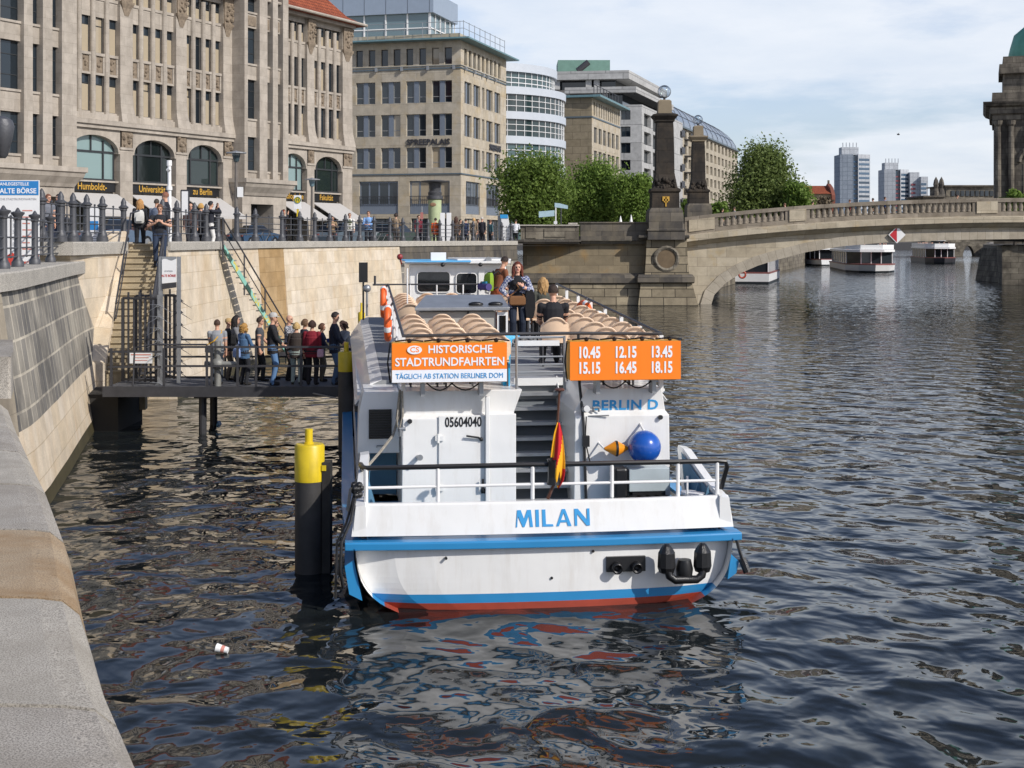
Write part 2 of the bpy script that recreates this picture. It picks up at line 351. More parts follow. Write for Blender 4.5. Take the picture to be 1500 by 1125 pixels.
ML = [M_sand, M_panel, M_algae]
quay('quay_wall', 'short grey coped wall left of the stone stairs under the railing', [Q0, Q1], ZC, [M_sand, M_panel, M_algae], M_cap, .05, .36, .8, zb=2.0)
quay('quay_wall', 'pale sandstone quay wall between the stone stairs and the shaded buttress', [Q2, Q3, Q4], ZC, ML, M_cap, .30, .28)
bt0 = Q4 + Vector((-.2, 1.2)); 
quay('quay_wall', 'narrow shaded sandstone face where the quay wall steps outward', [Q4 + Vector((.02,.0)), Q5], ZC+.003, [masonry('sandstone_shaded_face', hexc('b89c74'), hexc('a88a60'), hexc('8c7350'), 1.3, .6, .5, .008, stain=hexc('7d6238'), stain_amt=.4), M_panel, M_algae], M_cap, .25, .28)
q56 = [Q5 + (Q6-Q5)*k/6 for k in range(7)]
quay('quay_wall', 'long sunlit sandstone quay wall behind the queue of people', q56, ZC, ML, M_cap, .35, .28)
q67 = [Q6 + (Q7-Q6)*k/5 for k in range(6)]
quay('quay_wall', 'dark weathered quay wall behind the boat wheelhouse', q67, ZC, [M_panel, M_darkstone, M_algae], M_cap, .35, .30, split=3.4)

# ---- curved quay wall at the left with its lower coping
ZK = 4.34
cl = [(-9.2,20.0),(-8.95,23.6),(-9.7,27.6),(-10.55,31.4),(-11.3,34.8),(-11.75,37.2),(-11.95,39.0)]
cpts = [Vector(p) for p in cl]
def dens(p, k=3):
    o = []
    for i in range(len(p)-1):
        a, b2, c, d = p[max(i-1,0)], p[i], p[i+1], p[min(i+2,len(p)-1)]
        for j in range(k):
            t = j/k; o.append(.5*((2*b2)+(c-a)*t+(2*a-5*b2+4*c-d)*t*t+(3*b2-3*c+d-a)*t**3))
    return o + [p[-1]]
cp = dens(cpts, 4)
prg = random.Random(3)
quay('quay_wall', 'curved grey stone facing wall rising from the water at the left', cp, ZK, [M_sand, M_panel, M_algae], M_cap, .62, .34, .95, .12, 1.6, split=1.55)
# block and pier that close the near end
pb = thing('stone_pier', 'rounded pale stone pier ending the curved wall at the left edge', 'pier', (-9.6, 22.4, 0))
b = MB()
b.loft([[(-10.6,21.6,z),(-8.98+dx,21.6,z),(-8.80+dx,22.6,z),(-8.90+dx,23.8,z),(-10.6,23.8,z)] for z, dx in ((-1.5,.45),(1.5,.32),(3.2,.12),(3.99,.0))]); b.build('pier_body', masonry('pale_pier_stone', hexc('b3a894'), hexc('a69b88'), hexc('8b8070'), 3.0, 1.9, .5, .004, stain=hexc('6f675c'), stain_amt=.6, streak=4), pb, bevel=.03)
gb = MB(); gb.prism([(-5.4,8.45),(-3.10,8.45),(-3.25,8.9),(-3.62,9.9),(-5.4,9.9)],3.92,4.18); o = gb.build('granite_block', M_gran1, bevel=.02); tag(o, 'rough grey granite block at the far end of the near parapet', 'stone')

# ---- near granite parapet the photographer leans over
edge = [(.05,1.3),(-.26,1.9),(-.675,2.59),(-.945,3.2),(-1.205,3.86),(-1.52,4.7),(-1.89,5.6),(-2.28,6.5),(-2.69,7.46),(-3.08,8.4)]
par = thing('parapet', 'near granite parapet coping curving along the bottom left', 'wall', (-1.5, 4, 0))
ZP = 3.9
def edge_at(y):
    for (x0,y0),(x1,y1) in zip(edge, edge[1:]):
        if y0 <= y <= y1: return x0 + (x1-x0)*(y-y0)/(y1-y0)
    return edge[-1][0]
js = [1.3, 2.05, 2.93, 3.82, 4.72, 5.6, 6.5, 7.35, 8.4]
for k in range(len(js)-1):
    y0, y1 = js[k]+.011, js[k+1]-.011; c = MB(); rings = []
    for q in range(5):
        y = y0 + (y1-y0)*q/4; x = edge_at(y); xb = x - 1.9 - .06*q
        rings.append([(xb,y+.10,ZP-.42),(x,y,ZP-.42),(x,y,ZP-.11),(x-.022,y,ZP-.045),(x-.07,y,ZP-.008),(x-.14,y,ZP),(xb,y+.10,ZP+.012*((k*7)%3-1)*.4)])
    c.loft(rings); c.build('coping_stone', [M_gran2, M_gran1, M_gran2, M_gran3, M_gran1, M_gran2, M_gran1, M_gran2][k], par)
c = MB(); c.loft([[(edge_at(y)-1.9,y+.1,-1.5),(edge_at(y)-.12,y,-1.5),(edge_at(y)-.12,y,ZP-.425),(edge_at(y)-1.9,y+.1,ZP-.425)] for y in js]); c.build('wall_face', M_sandold, par)
c = MB(); c.loft([[(edge_at(y)-1.8,y+.1,ZP-.42),(edge_at(y)-.03,y,ZP-.42),(edge_at(y)-.03,y,ZP-.12),(edge_at(y)-.16,y,ZP-.012),(edge_at(y)-1.8,y+.1,ZP-.012)] for y in js]); c.build('mortar_joint', M_mortar, par)

# ---- stone stairs down to the landing stage
st = thing('stone_staircase', 'steep pale stone staircase descending from the promenade to the gangway', 'stairs', (-10.8, 38, 1.2))
M_step = masonry('step_stone', hexc('b3a488'), hexc('a1937a'), hexc('8d8068'), 2.2, 5, 0, .003, stain=hexc('6f6654'), stain_amt=.5)
ns = 20; top = Vector((-11.12, 41.6, 4.8)); bot = Vector((-10.45, 36.9, 1.2))
sd = Vector((bot.x-top.x, bot.y-top.y)).normalized(); sp = Vector((-sd.y, sd.x))       # sp: to the right seen going down... sign fixed below
if sp.x < 0: sp = -sp
b = MB()
for i in range(ns):
    f0, f1 = i/ns, (i+1)/ns
    a = top.lerp(bot, f0); c2 = top.lerp(bot, f1); w0 = .58 - .06*f0
    z = top.z - (i+.0)*(top.z-bot.z)/ns
    p = [Vector((a.x,a.y))-sp*w0, Vector((a.x,a.y))+sp*w0, Vector((c2.x,c2.y))+sp*w0, Vector((c2.x,c2.y))-sp*w0]
    r_ = [q - sd*.05 for q in p[2:]]; b.prism([(q.x,q.y) for q in (p[0], p[1], r_[0], r_[1])], z-1.2 if z > 1.6 else .3, z-.05); b.prism([(q.x,q.y) for q in p], z-.048, z)
b.build('step_flight', M_step, st)
ck = MB()                                        # left cheek wall, sloped
def cheek(off0, off1, zup):
    r = []
    for f in (0, .25, .5, .75, 1):
        a = top.lerp(bot, f); o0 = Vector((a.x,a.y)) - sp*(off0-.06*f); o1 = Vector((a.x,a.y)) - sp*(off1-.06*f)
        r.append([(o1.x,o1.y,-1),(o0.x,o0.y,-1),(o0.x,o0.y,a.z+zup),(o1.x,o1.y,a.z+zup)])
    return r
ck.loft(cheek(.588, 1.25, .38)); ck.build('cheek_wall', M_sand, st)
lb = MB(); lb.box(-11.6,-10.1,35.0,37.3,-1.5,.95); lb.build('landing_base', paint('shaded_concrete', (.03,.028,.025), .9), st)  # near-black colour stands in for the shaded void under the gangway
# ================================================= BUILDINGS
class Fac:
    """a facade plane: A = plan point on it, d = unit direction to the right in view"""
    def __init__(s, A, d):
        s.A = Vector(A[:2]); s.d = Vector(d).normalized(); s.n = Vector((s.d.y, -s.d.x))
        s.M = Matrix(((s.d.x, s.n.x, 0, s.A.x), (s.d.y, s.n.y, 0, s.A.y), (0, 0, 1, 0), (0, 0, 0, 1)))   # (u, out, z) -> world, mirrored so flip winding
    def u(s, px):
        k = (px-750)/F; return (k*s.A.y - s.A.x) / (s.d.x - k*s.d.y)
    def Y(s, u): return s.A.y + u*s.d.y
    def z(s, px, py): return PZ(py, s.Y(s.u(px)))
    def pt(s, u, o, z): q = s.A + s.d*u + s.n*o; return Vector((q.x, q.y, z))
    def mat(s, u, o, z): return frame(s.pt(u, o, z), (s.d.x, s.d.y, 0), (-s.n.x, -s.n.y, 0))            # local: x right, y into the wall, z up
class FB(MB):                                   # mesh builder in facade coordinates (u, inward depth, z)
    def __init__(s, f): super().__init__(f.mat(0, 0, 0))
def holes(b, us, zs, rects, depth, mi=0, rmi=None):
    """front skin at depth 0 over the rectangle us x zs with rectangular openings and their reveals"""
    U = sorted(set([us[0], us[1]] + [r[0] for r in rects] + [r[1] for r in rects])); Z = sorted(set([zs[0], zs[1]] + [r[2] for r in rects] + [r[3] for r in rects]))
    rmi = mi if rmi is None else rmi
    for k in range(len(Z)-1):
        run = None
        for i in range(len(U)-1):
            cx, cz = (U[i]+U[i+1])/2, (Z[k]+Z[k+1])/2
            inside = any(r[0] < cx < r[1] and r[2] < cz < r[3] for r in rects)
            if not inside:
                if run is None: run = U[i]
            if (inside or i == len(U)-2) and run is not None:
                e = U[i] if inside else U[i+1]
                b.quad((run,0,Z[k]), (e,0,Z[k]), (e,0,Z[k+1]), (run,0,Z[k+1]), mi, [(run,Z[k]),(e,Z[k]),(e,Z[k+1]),(run,Z[k+1])]); run = None
    for u0, u1, z0, z1 in rects:
        b.quad((u0,0,z0),(u0,depth,z0),(u0,depth,z1),(u0,0,z1), rmi); b.quad((u1,0,z1),(u1,depth,z1),(u1,depth,z0),(u1,0,z0), rmi)
        b.quad((u0,0,z1),(u0,depth,z1),(u1,depth,z1),(u1,0,z1), rmi); b.quad((u1,0,z0),(u1,depth,z0),(u0,depth,z0),(u0,0,z0), rmi)
WMESH = {}
def window(parent, fac, u0, u1, z0, z1, depth, fm, gm, cols=1, rows=(), fw=.07, name='window', pane=True, arch=0.0):
    w, h = u1-u0, z1-z0; key = (round(w,2), round(h,2), fm.name, gm.name, cols, rows, fw, round(arch,2))
    if key not in WMESH:
        b = MB()
        b.box(0,fw,-.05,.05,0,h); b.box(w-fw,w,-.05,.05,0,h); b.box(fw,w-fw,-.05,.05,0,fw); b.box(fw,w-fw,-.05,.05,h-fw,h)
        for c in range(1, cols): b.box(w*c/cols-fw/2, w*c/cols+fw/2, -.045,.045, fw, h-fw)
        for r in rows:
            for c in range(cols):
                x0 = fw if c == 0 else w*c/cols+fw/2; x1 = w-fw if c == cols-1 else w*(c+1)/cols-fw/2
                b.box(x0, x1, -.04,.04, h*r-fw/2, h*r+fw/2)
        g = MB(); g.box(fw*.5,w-fw*.5,-.008,.008,fw*.5,h-fw*.5)
        WMESH[key] = (b.mesh(name, fm), g.mesh('pane', gm))
    a, g = WMESH[key]
    o = inst(name, a, parent, wmat(parent).inverted() @ fac.mat(u0, -depth, z0)); inst('pane', g, o, Matrix.Identity(4)); return o
def arch_skin(b, u0, u1, uo0, uo1, z0, zspring, zcrown, ztop, depth, n=14, mi=0):
    """wall skin u0..u1, z0..ztop with an arched opening uo0..uo1"""
    b.quad((u0,0,z0),(uo0,0,z0),(uo0,0,ztop),(u0,0,ztop), mi); b.quad((uo1,0,z0),(u1,0,z0),(u1,0,ztop),(uo1,0,ztop), mi)
    pts = []
    for i in range(n+1):
        a = math.pi*(1 - i/n); pts.append(((uo0+uo1)/2 + (uo1-uo0)/2*math.cos(a), zspring + (zcrown-zspring)*math.sin(a)))
    for (a0, c0), (a1, c1) in zip(pts, pts[1:]):
        b.quad((a0,0,c0),(a1,0,c1),(a1,0,ztop),(a0,0,ztop), mi); b.quad((a0,0,c0),(a0,depth,c0),(a1,depth,c1),(a1,0,c1), mi)
    b.quad((uo0,0,z0),(uo0,depth,z0),(uo0,depth,zspring),(uo0,0,zspring), mi); b.quad((uo1,0,zspring),(uo1,depth,zspring),(uo1,depth,z0),(uo1,0,z0), mi)
    return pts

M_hum = masonry('humboldt_limestone', hexc('b1a89c'), hexc('a69d91'), hexc('827a70'), 1.4, .62, .5, .006, stain=hexc('7b7268'), stain_amt=.55, streak=5, bump=.25, contrast=(.5,.75))
M_humorn = paint('carved_brown_stone', hexc('857766'), .9, 0, .45, 5, .9)
M_frame_dk = paint('dark_window_frame', (.03,.033,.036), .5, 0, .2, 4)
M_frame_gr = paint('grey_window_frame', (.30,.30,.29), .5, 0, .1, 4)
M_glass = glass_pane('office_glass', (.018,.026,.034), hexc('a39680'), .07)
M_glass_blind = glass_pane('blind_glass', (.018,.024,.03), hexc('a89a82'), .86, .5)
M_glass_shop = glass_pane('shop_glass', (.02,.03,.03), hexc('7d9392'), .45, .05)
M_tile = masonry('red_roof_tiles', hexc('a4593c'), hexc('8c4830'), hexc('5c3022'), .3, .3, .5, .03, bump=.8)
M_lead = paint('verdigris_metal', hexc('6f8f95'), .5, .3, .2, 2)
M_awning = paint('grey_awning_cloth', hexc('b4b1ad'), .85, 0, .06, 2)
M_gold = paint('gold_letters', (.62,.36,.06), .45, .3, .1, 3)
M_signblk = paint('black_sign_board', (.012,.012,.013), .35, 0, .2, 3)

# ------------------------------------------------ Humboldt university building
H = Fac((PX(190,88.0), 88.0), (.458, .889))
hb = thing('office_building', 'long beige stone building with pillars, arched ground floor windows and dark shop signs', 'building', (H.A.x, H.A.y, ZG), math.atan2(H.d.y, H.d.x))
uA, uB, uC, uD = H.u(93), H.u(340), H.u(405), H.u(516)
uL = uA - 17.0
b = FB(H)
ZL, ZE = 12.45, 22.0
def wing(u0, u1, bays):
    """bays: list of (u_left, u_right) of window fields between piers"""
    b.box(u0, u1, .50, 14, ZG, ZE)                                        # core
    b.box(u0, u1, -.32, .50, ZL-.30, ZL); b.box(u0, u1, -.18, .50, ZL-.55, ZL-.302)
    edges = [u0] + [x for q in bays for x in q] + [u1]
    for k in range(0, len(edges), 2):                                     # big piers with flared feet
        a, c = edges[k], edges[k+1]
        b.loft([[(a-f,-o,z),(c+f,-o,z),(c+f,.49,z),(a-f,.49,z)] for z, f, o in ((ZL,.10,.30),(ZL+1.0,.02,.08),(ZL+1.8,0,.02),(19.6,0,0),(20.0,0,0))])
        b.box(a+.02, c-.02, .02, .49, 20.0, ZE)
        b.box(a, c, .0, .49, ZG, 10.7); b.box(a-.06, c+.06, -.08, .49, 10.7, 10.85)
        cb = FB(H)
        m = (a+c)/2; hw = (c-a)/2
        cb.loft([[(m-hw*q,-o,z),(m+hw*q,-o,z),(m+hw*q,.018,z),(m-hw*q,.018,z)] for z, q, o in ((19.3,.3,.02),(19.8,.7,.06),(20.05,1.0,.14),(20.2,1.04,.16),(20.23,.88,.07),(21.2,.9,.08),(21.75,1.0,.15),(ZE-.05,1.04,.19))])
        for q in range(16): cb.ball((m+hw*(rnd.random()*1.5-.50), -.07-.04*rnd.random(), 20.4+rnd.random()*1.3), .09+.07*rnd.random(), 6, 4)
        cb.build('capital', M_humorn, hb)
        rb = FB(H); rb.box(a+.1, c-.1, -.06, -.002, 10.86, 12.0)
        for q in range(7): rb.ball((m+hw*(rnd.random()*1.2-.6), -.07, 11.0+rnd.random()*.9), .12+.08*rnd.random(), 6, 4)
        rb.build('carved_panel', M_humorn, hb)
    for (a, c) in bays:
        arch_skin(b, a+.001, c-.001, a+.15, c-.15, 10.4, 10.5, 11.50, ZL-.56, .46)
        b.box(a, c, .05, .49, ZL, 12.85)
        n = 4; pw = .36; wv = (c-a-(n-1)*pw)/n
        for i in range(n):
            x0 = a + i*(wv+pw); x1 = x0+wv
            if i < n-1:
                b.lathe([(pw/2, ZL), (pw/2, 21.4)], ((x1+pw/2), .20, 0), 10); b.box(x1+.03, x1+pw-.03, .22, .49, ZL, 21.4)
            # spandrels between the storeys
            b.box(x0, x1, .20, .49, 15.28, 15.42); b.box(x0, x1, .14, .49, 16.48, 16.66); b.box(x0, x0+.12, .19, .49, 15.42, 16.48); b.box(x1-.12, x1, .19, .49, 15.42, 16.48)
            b.box(x0, x1, .24, .49, 18.92, 20.0); b.box(x0, x1, .18, .49, 20.0, 20.18); b.box(x0, x1, .22, .49, 12.85, 12.98)
            rb = FB(H); rb.box(x0+.122, x1-.122, .25, .495, 15.422, 16.478)
            for q in range(4): rb.ball(((x0+x1)/2+(rnd.random()-.5)*wv*.4, .25, 15.6+.7*rnd.random()), .12, 6, 4)
            rb.build('relief_panel', M_humorn, hb)
            window(hb, H, x0, x1, 12.98, 15.28, .43, M_frame_dk, M_glass, 1, (.76,), .05, 'window')
            window(hb, H, x0, x1, 16.66, 18.92, .43, M_frame_dk, M_glass, 1, (.76,), .05, 'window')
            window(hb, H, x0, x1, 20.18, 21.6, .43, M_frame_dk, M_glass, 1, (.6,), .05, 'window')
            for zb, zt in ((13.02, 14.65), (16.7, 18.35), (20.2, 20.9)):
                if rnd.random() < (.9 if c < uB else .45) or zb > 20:
                    bl = FB(H); bl.box(x0+.05, x1-.05, .375, .39, zb, zt); bl.build('roller_blind', M_blind, hb)
        b.box(a, c, .2, .49, 21.6, ZE)
        # ground floor: arched window, black sign board, awning, recessed shopfront
        x0, x1 = a+.15, c-.15; m = (x0+x1)/2
        f = FB(H); pts = [((x0+x1)/2+(x1-x0)/2*math.cos(math.pi*(1-i/14)), 10.5+1.25*math.sin(math.pi*(1-i/14))) for i in range(15)]
        f.tube([(p[0], .40, p[1]-.04) for p in pts], .07, 6); f.box(x0, x0+.1, .35,.45, 8.50, 10.5); f.box(x1-.1, x1, .35,.45, 8.50, 10.5)
        f.box(x0, x1, .28, .46, 8.66, 8.78)
        for q in (.18, .76): f.box(x0+(x1-x0)*q-.06, x0+(x1-x0)*q+.06, .34, .44, 8.78, 11.2)
        f.box(x0, x1, .345, .435, 10.42, 10.54); f.box(m-.05, m+.05, .34, .44, 10.54, 11.7)
        fo = f.build('arched_window', M_frame_dk, hb)
        gg = FB(H); gg.poly([(x0,.42,8.78)] + [(p[0], .42, p[1]) for p in pts] + [(x1,.42,8.78)]); gg.build('pane', M_glass_shop, fo)
        b.box(a, c, .12, .495, 8.55, 8.66)
    b.box(u0, u1, -.35, .50, ZE, ZE+.25)
M_blind = paint('beige_roller_blind', hexc('a3967f'), .8, 0, .05, 3)
def bays_px(l): return [(H.u(x0), H.u(x1)) for x0, x1 in l]
bw1 = bays_px([(101,176),(194.5,258),(273.5,327)]); bw2 = bays_px([(411,450),(460.5,502)])
# order of the u edges: left pier edge .. right pier edge
wing(uA, uB, bw1); wing(uC, uD, bw2)
# projecting bays
def bay(u0, u1, wins, door, proj=1.1):
    es = [u0] + [x for w in wins for x in w] + [u1]
    b.box(u0, u1, -proj+.62, 13, 9.2, 24.6)
    for k in range(0, len(es), 2): b.box(es[k], es[k+1], -proj, -proj+.62, 9.3, 24.6)
    b.loft([[(u0-q,-proj-o,z),(u1+q,-proj-o,z),(u1+q,.7,z),(u0-q,.7,z)] for z, q, o in ((8.1,-.1,-.1),(8.3,.0,.0),(8.7,.28,.3),(8.95,.32,.4),(9.0,.42,.5),(9.3,.42,.5))])
    for (a, c) in wins:
        for z0, z1 in ((9.9,12.3),(13.6,16.4),(17.55,20.1),(21.25,23.3)):
            window(hb, H, a, c, z0, z1, .55-proj, M_frame_dk, M_glass, 1, (.3,.72), .05, 'window')
        zz = [9.3, 9.9, 12.3, 13.6, 16.4, 17.55, 20.1, 21.25, 23.3, 24.6]
        for k in range(0, 10, 2):
            b.box(a, c, -proj+.30, -proj+.61, zz[k], zz[k+1]-.14); b.box(a, c, -proj+.22, -proj+.61, zz[k+1]-.14, zz[k+1])
        rb = FB(H); rb.box(a+.1, c-.1, -proj+.25, -proj+.30, 20.25, 20.95); rb.build('relief_panel', M_humorn, hb)
    # porch below
    d0, d1 = door
    b.box(u0, d0, -proj+.2, .8, ZG, 8.1); b.box(d1, u1, -proj+.2, .8, ZG, 8.1); b.box(d0, d1, -proj+.2, .8, 7.5, 8.1)
    b.box(u0, u1, .82, 3, ZG, 9.2)
    dd = FB(H); dd.box(d0, d1, .6, .8, ZG, 7.5)
    for q in range(1, 3): dd.box(d0+(d1-d0)*q/3-.05, d0+(d1-d0)*q/3+.05, .52, .6, ZG, 7.5)
    dd.box(d0, d1, .53, .6, 6.6, 6.7); dd.build('door', M_frame_dk, hb)
bay(uB+.01, uC-.01, [(H.u(345), H.u(362.5)), (H.u(374), H.u(382)), (H.u(389.5), H.u(397))], (H.u(353), H.u(386)))
bay(uL, uA-.01, [(H.u(-50), H.u(-33)), (H.u(-20), H.u(15)), (H.u(28), H.u(43)), (H.u(57), H.u(71))], (H.u(40), H.u(72)))
b.build('wall', M_hum, hb)
dp = FB(H); dp.tube([(uA-.12,-.15,ZG),(uA-.12,-.15,24)], .07, 8); dp.build('drainpipe', M_galv, hb)
# roof
r = FB(H); ZR = ZE+.25
r.loft([[(uA-.5,-.8+q,z),(uD+.75-q*.72,-.8+q,z),(uD+.75-q*.72,13,z),(uA-.5,13,z)] for q, z in ((0,ZR),(0,ZR+.12),(1.2,ZR+.75),(5.5,ZR+5.4),(6.2,ZR+5.5))])
ro = r.build('roof', M_tile, hb)
gt = FB(H); gt.tube([(uA,-.86,ZR+.1),(uD+.8,-.86,ZR+.1),(uD+.8,6,ZR+.1)], .12, 8); gt.build('gutter', M_hum, ro)
dm = FB(H); du = H.u(455); dm.box(du-.7, du+.7, 1.2, 4, ZR+1.7, ZR+3.2); do = dm.build('dormer', M_lead, ro); dg = FB(H); dg.box(du-.55, du+.55, 1.19, 1.197, ZR+1.85, ZR+3.05); dg.build('pane', M_glass, do)
# shop signs and awnings
words = ['Humboldt-', 'Universität', 'zu Berlin', 'Theologische', 'Fakultät']
for (a, c), wd in zip(bw1 + bw2, words):
    s_ = FB(H); s_.box(a+.15, c-.15, .25, .45, 7.95, 8.55); so_ = s_.build('sign_board', M_signblk, hb)
    tx = text_mesh(wd, .62, M_gold, .012, .92); inst('lettering', tx, so_, wmat(so_).inverted() @ frame(H.pt((a+c)/2, -.23, 8.25), (H.d.x,H.d.y,0), (0,0,1)))
    aw = FB(H); za, zl = 7.85, 6.55
    vs = [(a+.05,.2,za),(a+.05,-2.1,zl),(a+.05,-2.1,zl-.18),(a+.05,-2.06,zl-.18),(a+.05,-2.06,zl-.03),(a+.05,.2,za-.06)]
    aw.extr(vs, (c-a-.1,0,0)); aw.build('awning', M_awning, hb)
    sf = FB(H); sf.box(a+.15, c-.15, .5, .6, ZG, 7.9); sfo = sf.build('shopfront', M_glass_shop, hb)
    ff = FB(H)
    for q in (0,.33,.66,1): ff.box(a+.15+(c-a-.4)*q, a+.25+(c-a-.4)*q, .42, .5, ZG, 7.9)
    ff.box(a+.15, c-.15, .44, .5, 6.9, 7.0); ff.build('shopfront_frame', M_frame_dk, sfo)

# ------------------------------------------------ Spreepalais
M_sp = masonry('spree_limestone', hexc('b9b0a0'), hexc('b0a591'), hexc('8a8174'), 1.9, 1.05, .5, .012, stain=hexc('ab9468'), stain_amt=.5, stain_scale=.12, bump=.2, contrast=(.52,.7))
M_spstring = paint('blue_grey_string', hexc('5d6a72'), .5, .2, .1, 3)
M_pan = paint('blue_grey_panel', hexc('77808c'), .45, .2, .1, 3)
CX, CY = PX(675,139.0), 139.0
SLf = Fac((CX,CY), (.965,-.262)); SRt = Fac((CX,CY), (.28,.96))
sb = thing('office_building', 'square beige stone office block with the name on its facade and a glass penthouse', 'building', (CX, CY, ZG), math.atan2(-.262,.965))
ZT = 25.3; d1 = .32
rows3 = [(21.25,19.0),(17.85,15.6),(14.45,12.3)]
uS = SLf.u(505) - 8; uE = SRt.u(741.5)
bl_ = FB(SLf); br_ = FB(SRt)
smallL = [(SLf.u(500+a/5.77), SLf.u(500+c/5.77)) for a, c in ((123,182),(230,287),(335,395),(440,500),(548,607),(657,716),(765,826),(872,935))]
pairL = [(SLf.u(500+a/5.77), SLf.u(500+c/5.77)) for a, c in ((123,287),(335,500),(548,716),(765,935))]
lowL = [(SLf.u(526), SLf.u(583)), (SLf.u(599.7), SLf.u(658.6))]
smallR = [(SRt.u(500+a/5.77), SRt.u(500+c/5.77)) for a, c in ((1040,1063),(1078,1101),(1116,1139),(1152,1174),(1189,1209),(1224,1243),(1257,1279),(1292,1311),(1326,1346))]
pairR = [(SRt.u(500+a/5.77), SRt.u(500+c/5.77)) for a, c in ((1041,1101),(1117,1173),(1190,1210),(1225,1279),(1294,1344))]
lowR = [(SRt.u(500+a/5.77), SRt.u(500+c/5.77)) for a, c in ((1053,1172),(1226,1340))]
def spree(fb, fac, us, small, pair, low):
    rects = [(a,c,22.9,24.6) for a,c in small] + [(a,c,z0,z1) for a,c in pair for z1,z0 in rows3] + [(a,c,7.6,11.0) for a,c in low] + [(a+.2,c-.2,ZG,7.15) for a,c in low]
    holes(fb, us, (ZG, ZT), rects, d1)
    for a, c in small: window(sb, fac, a, c, 22.9, 24.6, d1-.06, M_frame_dk, M_glass, 1, (), .05)
    for a, c in pair:
        for z1, z0 in rows3:
            w = c-a
            if w > 2 and fac is SLf:
                window(sb, fac, a, a+w*.38, z0, z1, d1-.06, M_frame_gr, M_glass, 1, (.28,), .06); window(sb, fac, c-w*.38, c, z0, z1, d1-.06, M_frame_gr, M_glass, 1, (.28,), .06)
                p = FB(fac); p.box(a+w*.38+.02, c-w*.38-.02, d1-.18, d1, z0+.02, z1-.02); p.build('metal_panel', M_pan, sb)
            elif w > 1.4:
                window(sb, fac, a, a+w*.42, z0, z1, d1-.06, M_frame_gr, M_glass, 1, (), .06); window(sb, fac, c-w*.42, c, z0, z1, d1-.06, M_frame_gr, M_glass, 1, (), .06)
                p = FB(fac); p.box(a+w*.42+.02, c-w*.42-.02, d1-.15, d1, z0+.02, z1-.02); p.build('metal_panel', M_pan, sb)
            else: window(sb, fac, a, c, z0, z1, d1-.06, M_frame_gr, M_glass, 1, (), .06)
    for a, c in low:
        window(sb, fac, a, c, 8.5, 11.0, d1-.06, M_pan, M_glass, 4, (), .16, 'mezzanine_window')
        p = FB(fac); p.box(a+.02, c-.02, .12, d1, 7.62, 8.48); p.build('metal_panel', M_pan, sb)
        rl = FB(fac)
        for q in range(int((c-a)/.22)): rl.box(a+.05+q*.22, a+.08+q*.22, .03, .06, 8.5, 9.4)
        rl.box(a, c, .02, .07, 9.4, 9.46); rl.build('balustrade', M_steel, sb)
        window(sb, fac, a+.2, c-.2, ZG, 7.15, d1-.06, M_frame_dk, M_glass, 3, (.8,), .1, 'shop_window')
spree(bl_, SLf, (uS, 0), smallL, pairL, lowL); spree(br_, SRt, (0, uE), smallR, pairR, lowR)
wallL = bl_; wallL.build('wall', M_sp, sb); br_.build('wall', M_sp, sb)
core = MB(); pl = [SLf.pt(uS,-.9,0), SLf.pt(-.9,-.9,0), SRt.pt(uE-.02,-.9,0), SRt.pt(uE-.02,-24,0), SLf.pt(uS,-24,0)]
core.prism([(p.x,p.y) for p in pl], ZG, ZT-.1); core.build('core', M_frame_dk, sb)
e = FB(SRt); e.quad((uE,0,ZG),(uE,1,ZG),(uE,1,ZT),(uE,0,ZT)); e.quad((0,0,ZT),(uE,0,ZT),(uE,14,ZT),(0,14,ZT)); e.build('wall_end', M_sp, sb)
for zz, hh in ((22.42,.14),(11.62,.14),(22.72,.05)):
    q = MB()
    for fac, u0, u1 in ((SLf,uS,.0),(SRt,0.0,uE)):
        q.M = fac.mat(0,0,0); q.box(u0, u1+(.06 if fac is SLf else 0), -.09, -.003, zz, zz+hh)
    q.build('string_course', M_spstring, sb)
for f_, xs_ in ((SLf,(300,515,735,955)),(SRt,(1038,1115,1185,1225,1292))):
    for x in xs_: kn = FB(f_); u = f_.u(500+x/5.77); kn.box(u-.12,u+.12,-.3,-.09,22.3,22.7); kn.build('bracket', M_galv, sb)

cv = MB(); a0 = SLf.pt(uS,1.3,0); a1 = SLf.pt(0,0,0) + Vector((SLf.n.x*1.2+SRt.n.x*1.2, SLf.n.y*1.2+SRt.n.y*1.2, 0)); a2 = SRt.pt(uE+1.2,1.2,0); a3 = SRt.pt(uE+1.2,-20,0); a4 = SLf.pt(uS,-20,0)
cv.prism([(p.x,p.y) for p in (a0,a1,a2,a3,a4)], ZT, ZT+.16); cv.build('canopy_roof', M_lead, sb)
cv = MB(); k_ = [SLf.pt(uS,-.2,0), SLf.pt(-.2,-.2,0), SRt.pt(uE-2,-.2,0), SRt.pt(uE-2,-20,0), SLf.pt(uS,-20,0)]; cv.prism([(p.x,p.y) for p in k_], ZT+.163, ZT+.75); cv.build('parapet', M_sp, sb)
rl = MB()
for q in range(9): p = SRt.pt(uE*q/8*.9, .3, 0); rl.tube([(p.x,p.y,ZT+.1),(p.x,p.y,ZT+2.0)], .035, 5)
for q in range(7): p = SLf.pt(-q*2.0, .3, 0); rl.tube([(p.x,p.y,ZT+.1),(p.x,p.y,ZT+1.9)], .03, 5)
for zz in (1.9, 1.2):
    rl.tube([SRt.pt(uE*.9,.3,ZT+zz), SRt.pt(0,.3,ZT+zz), SLf.pt(-12,.3,ZT+zz)], .03, 5)
rl.build('roof_railing', M_galv, sb)
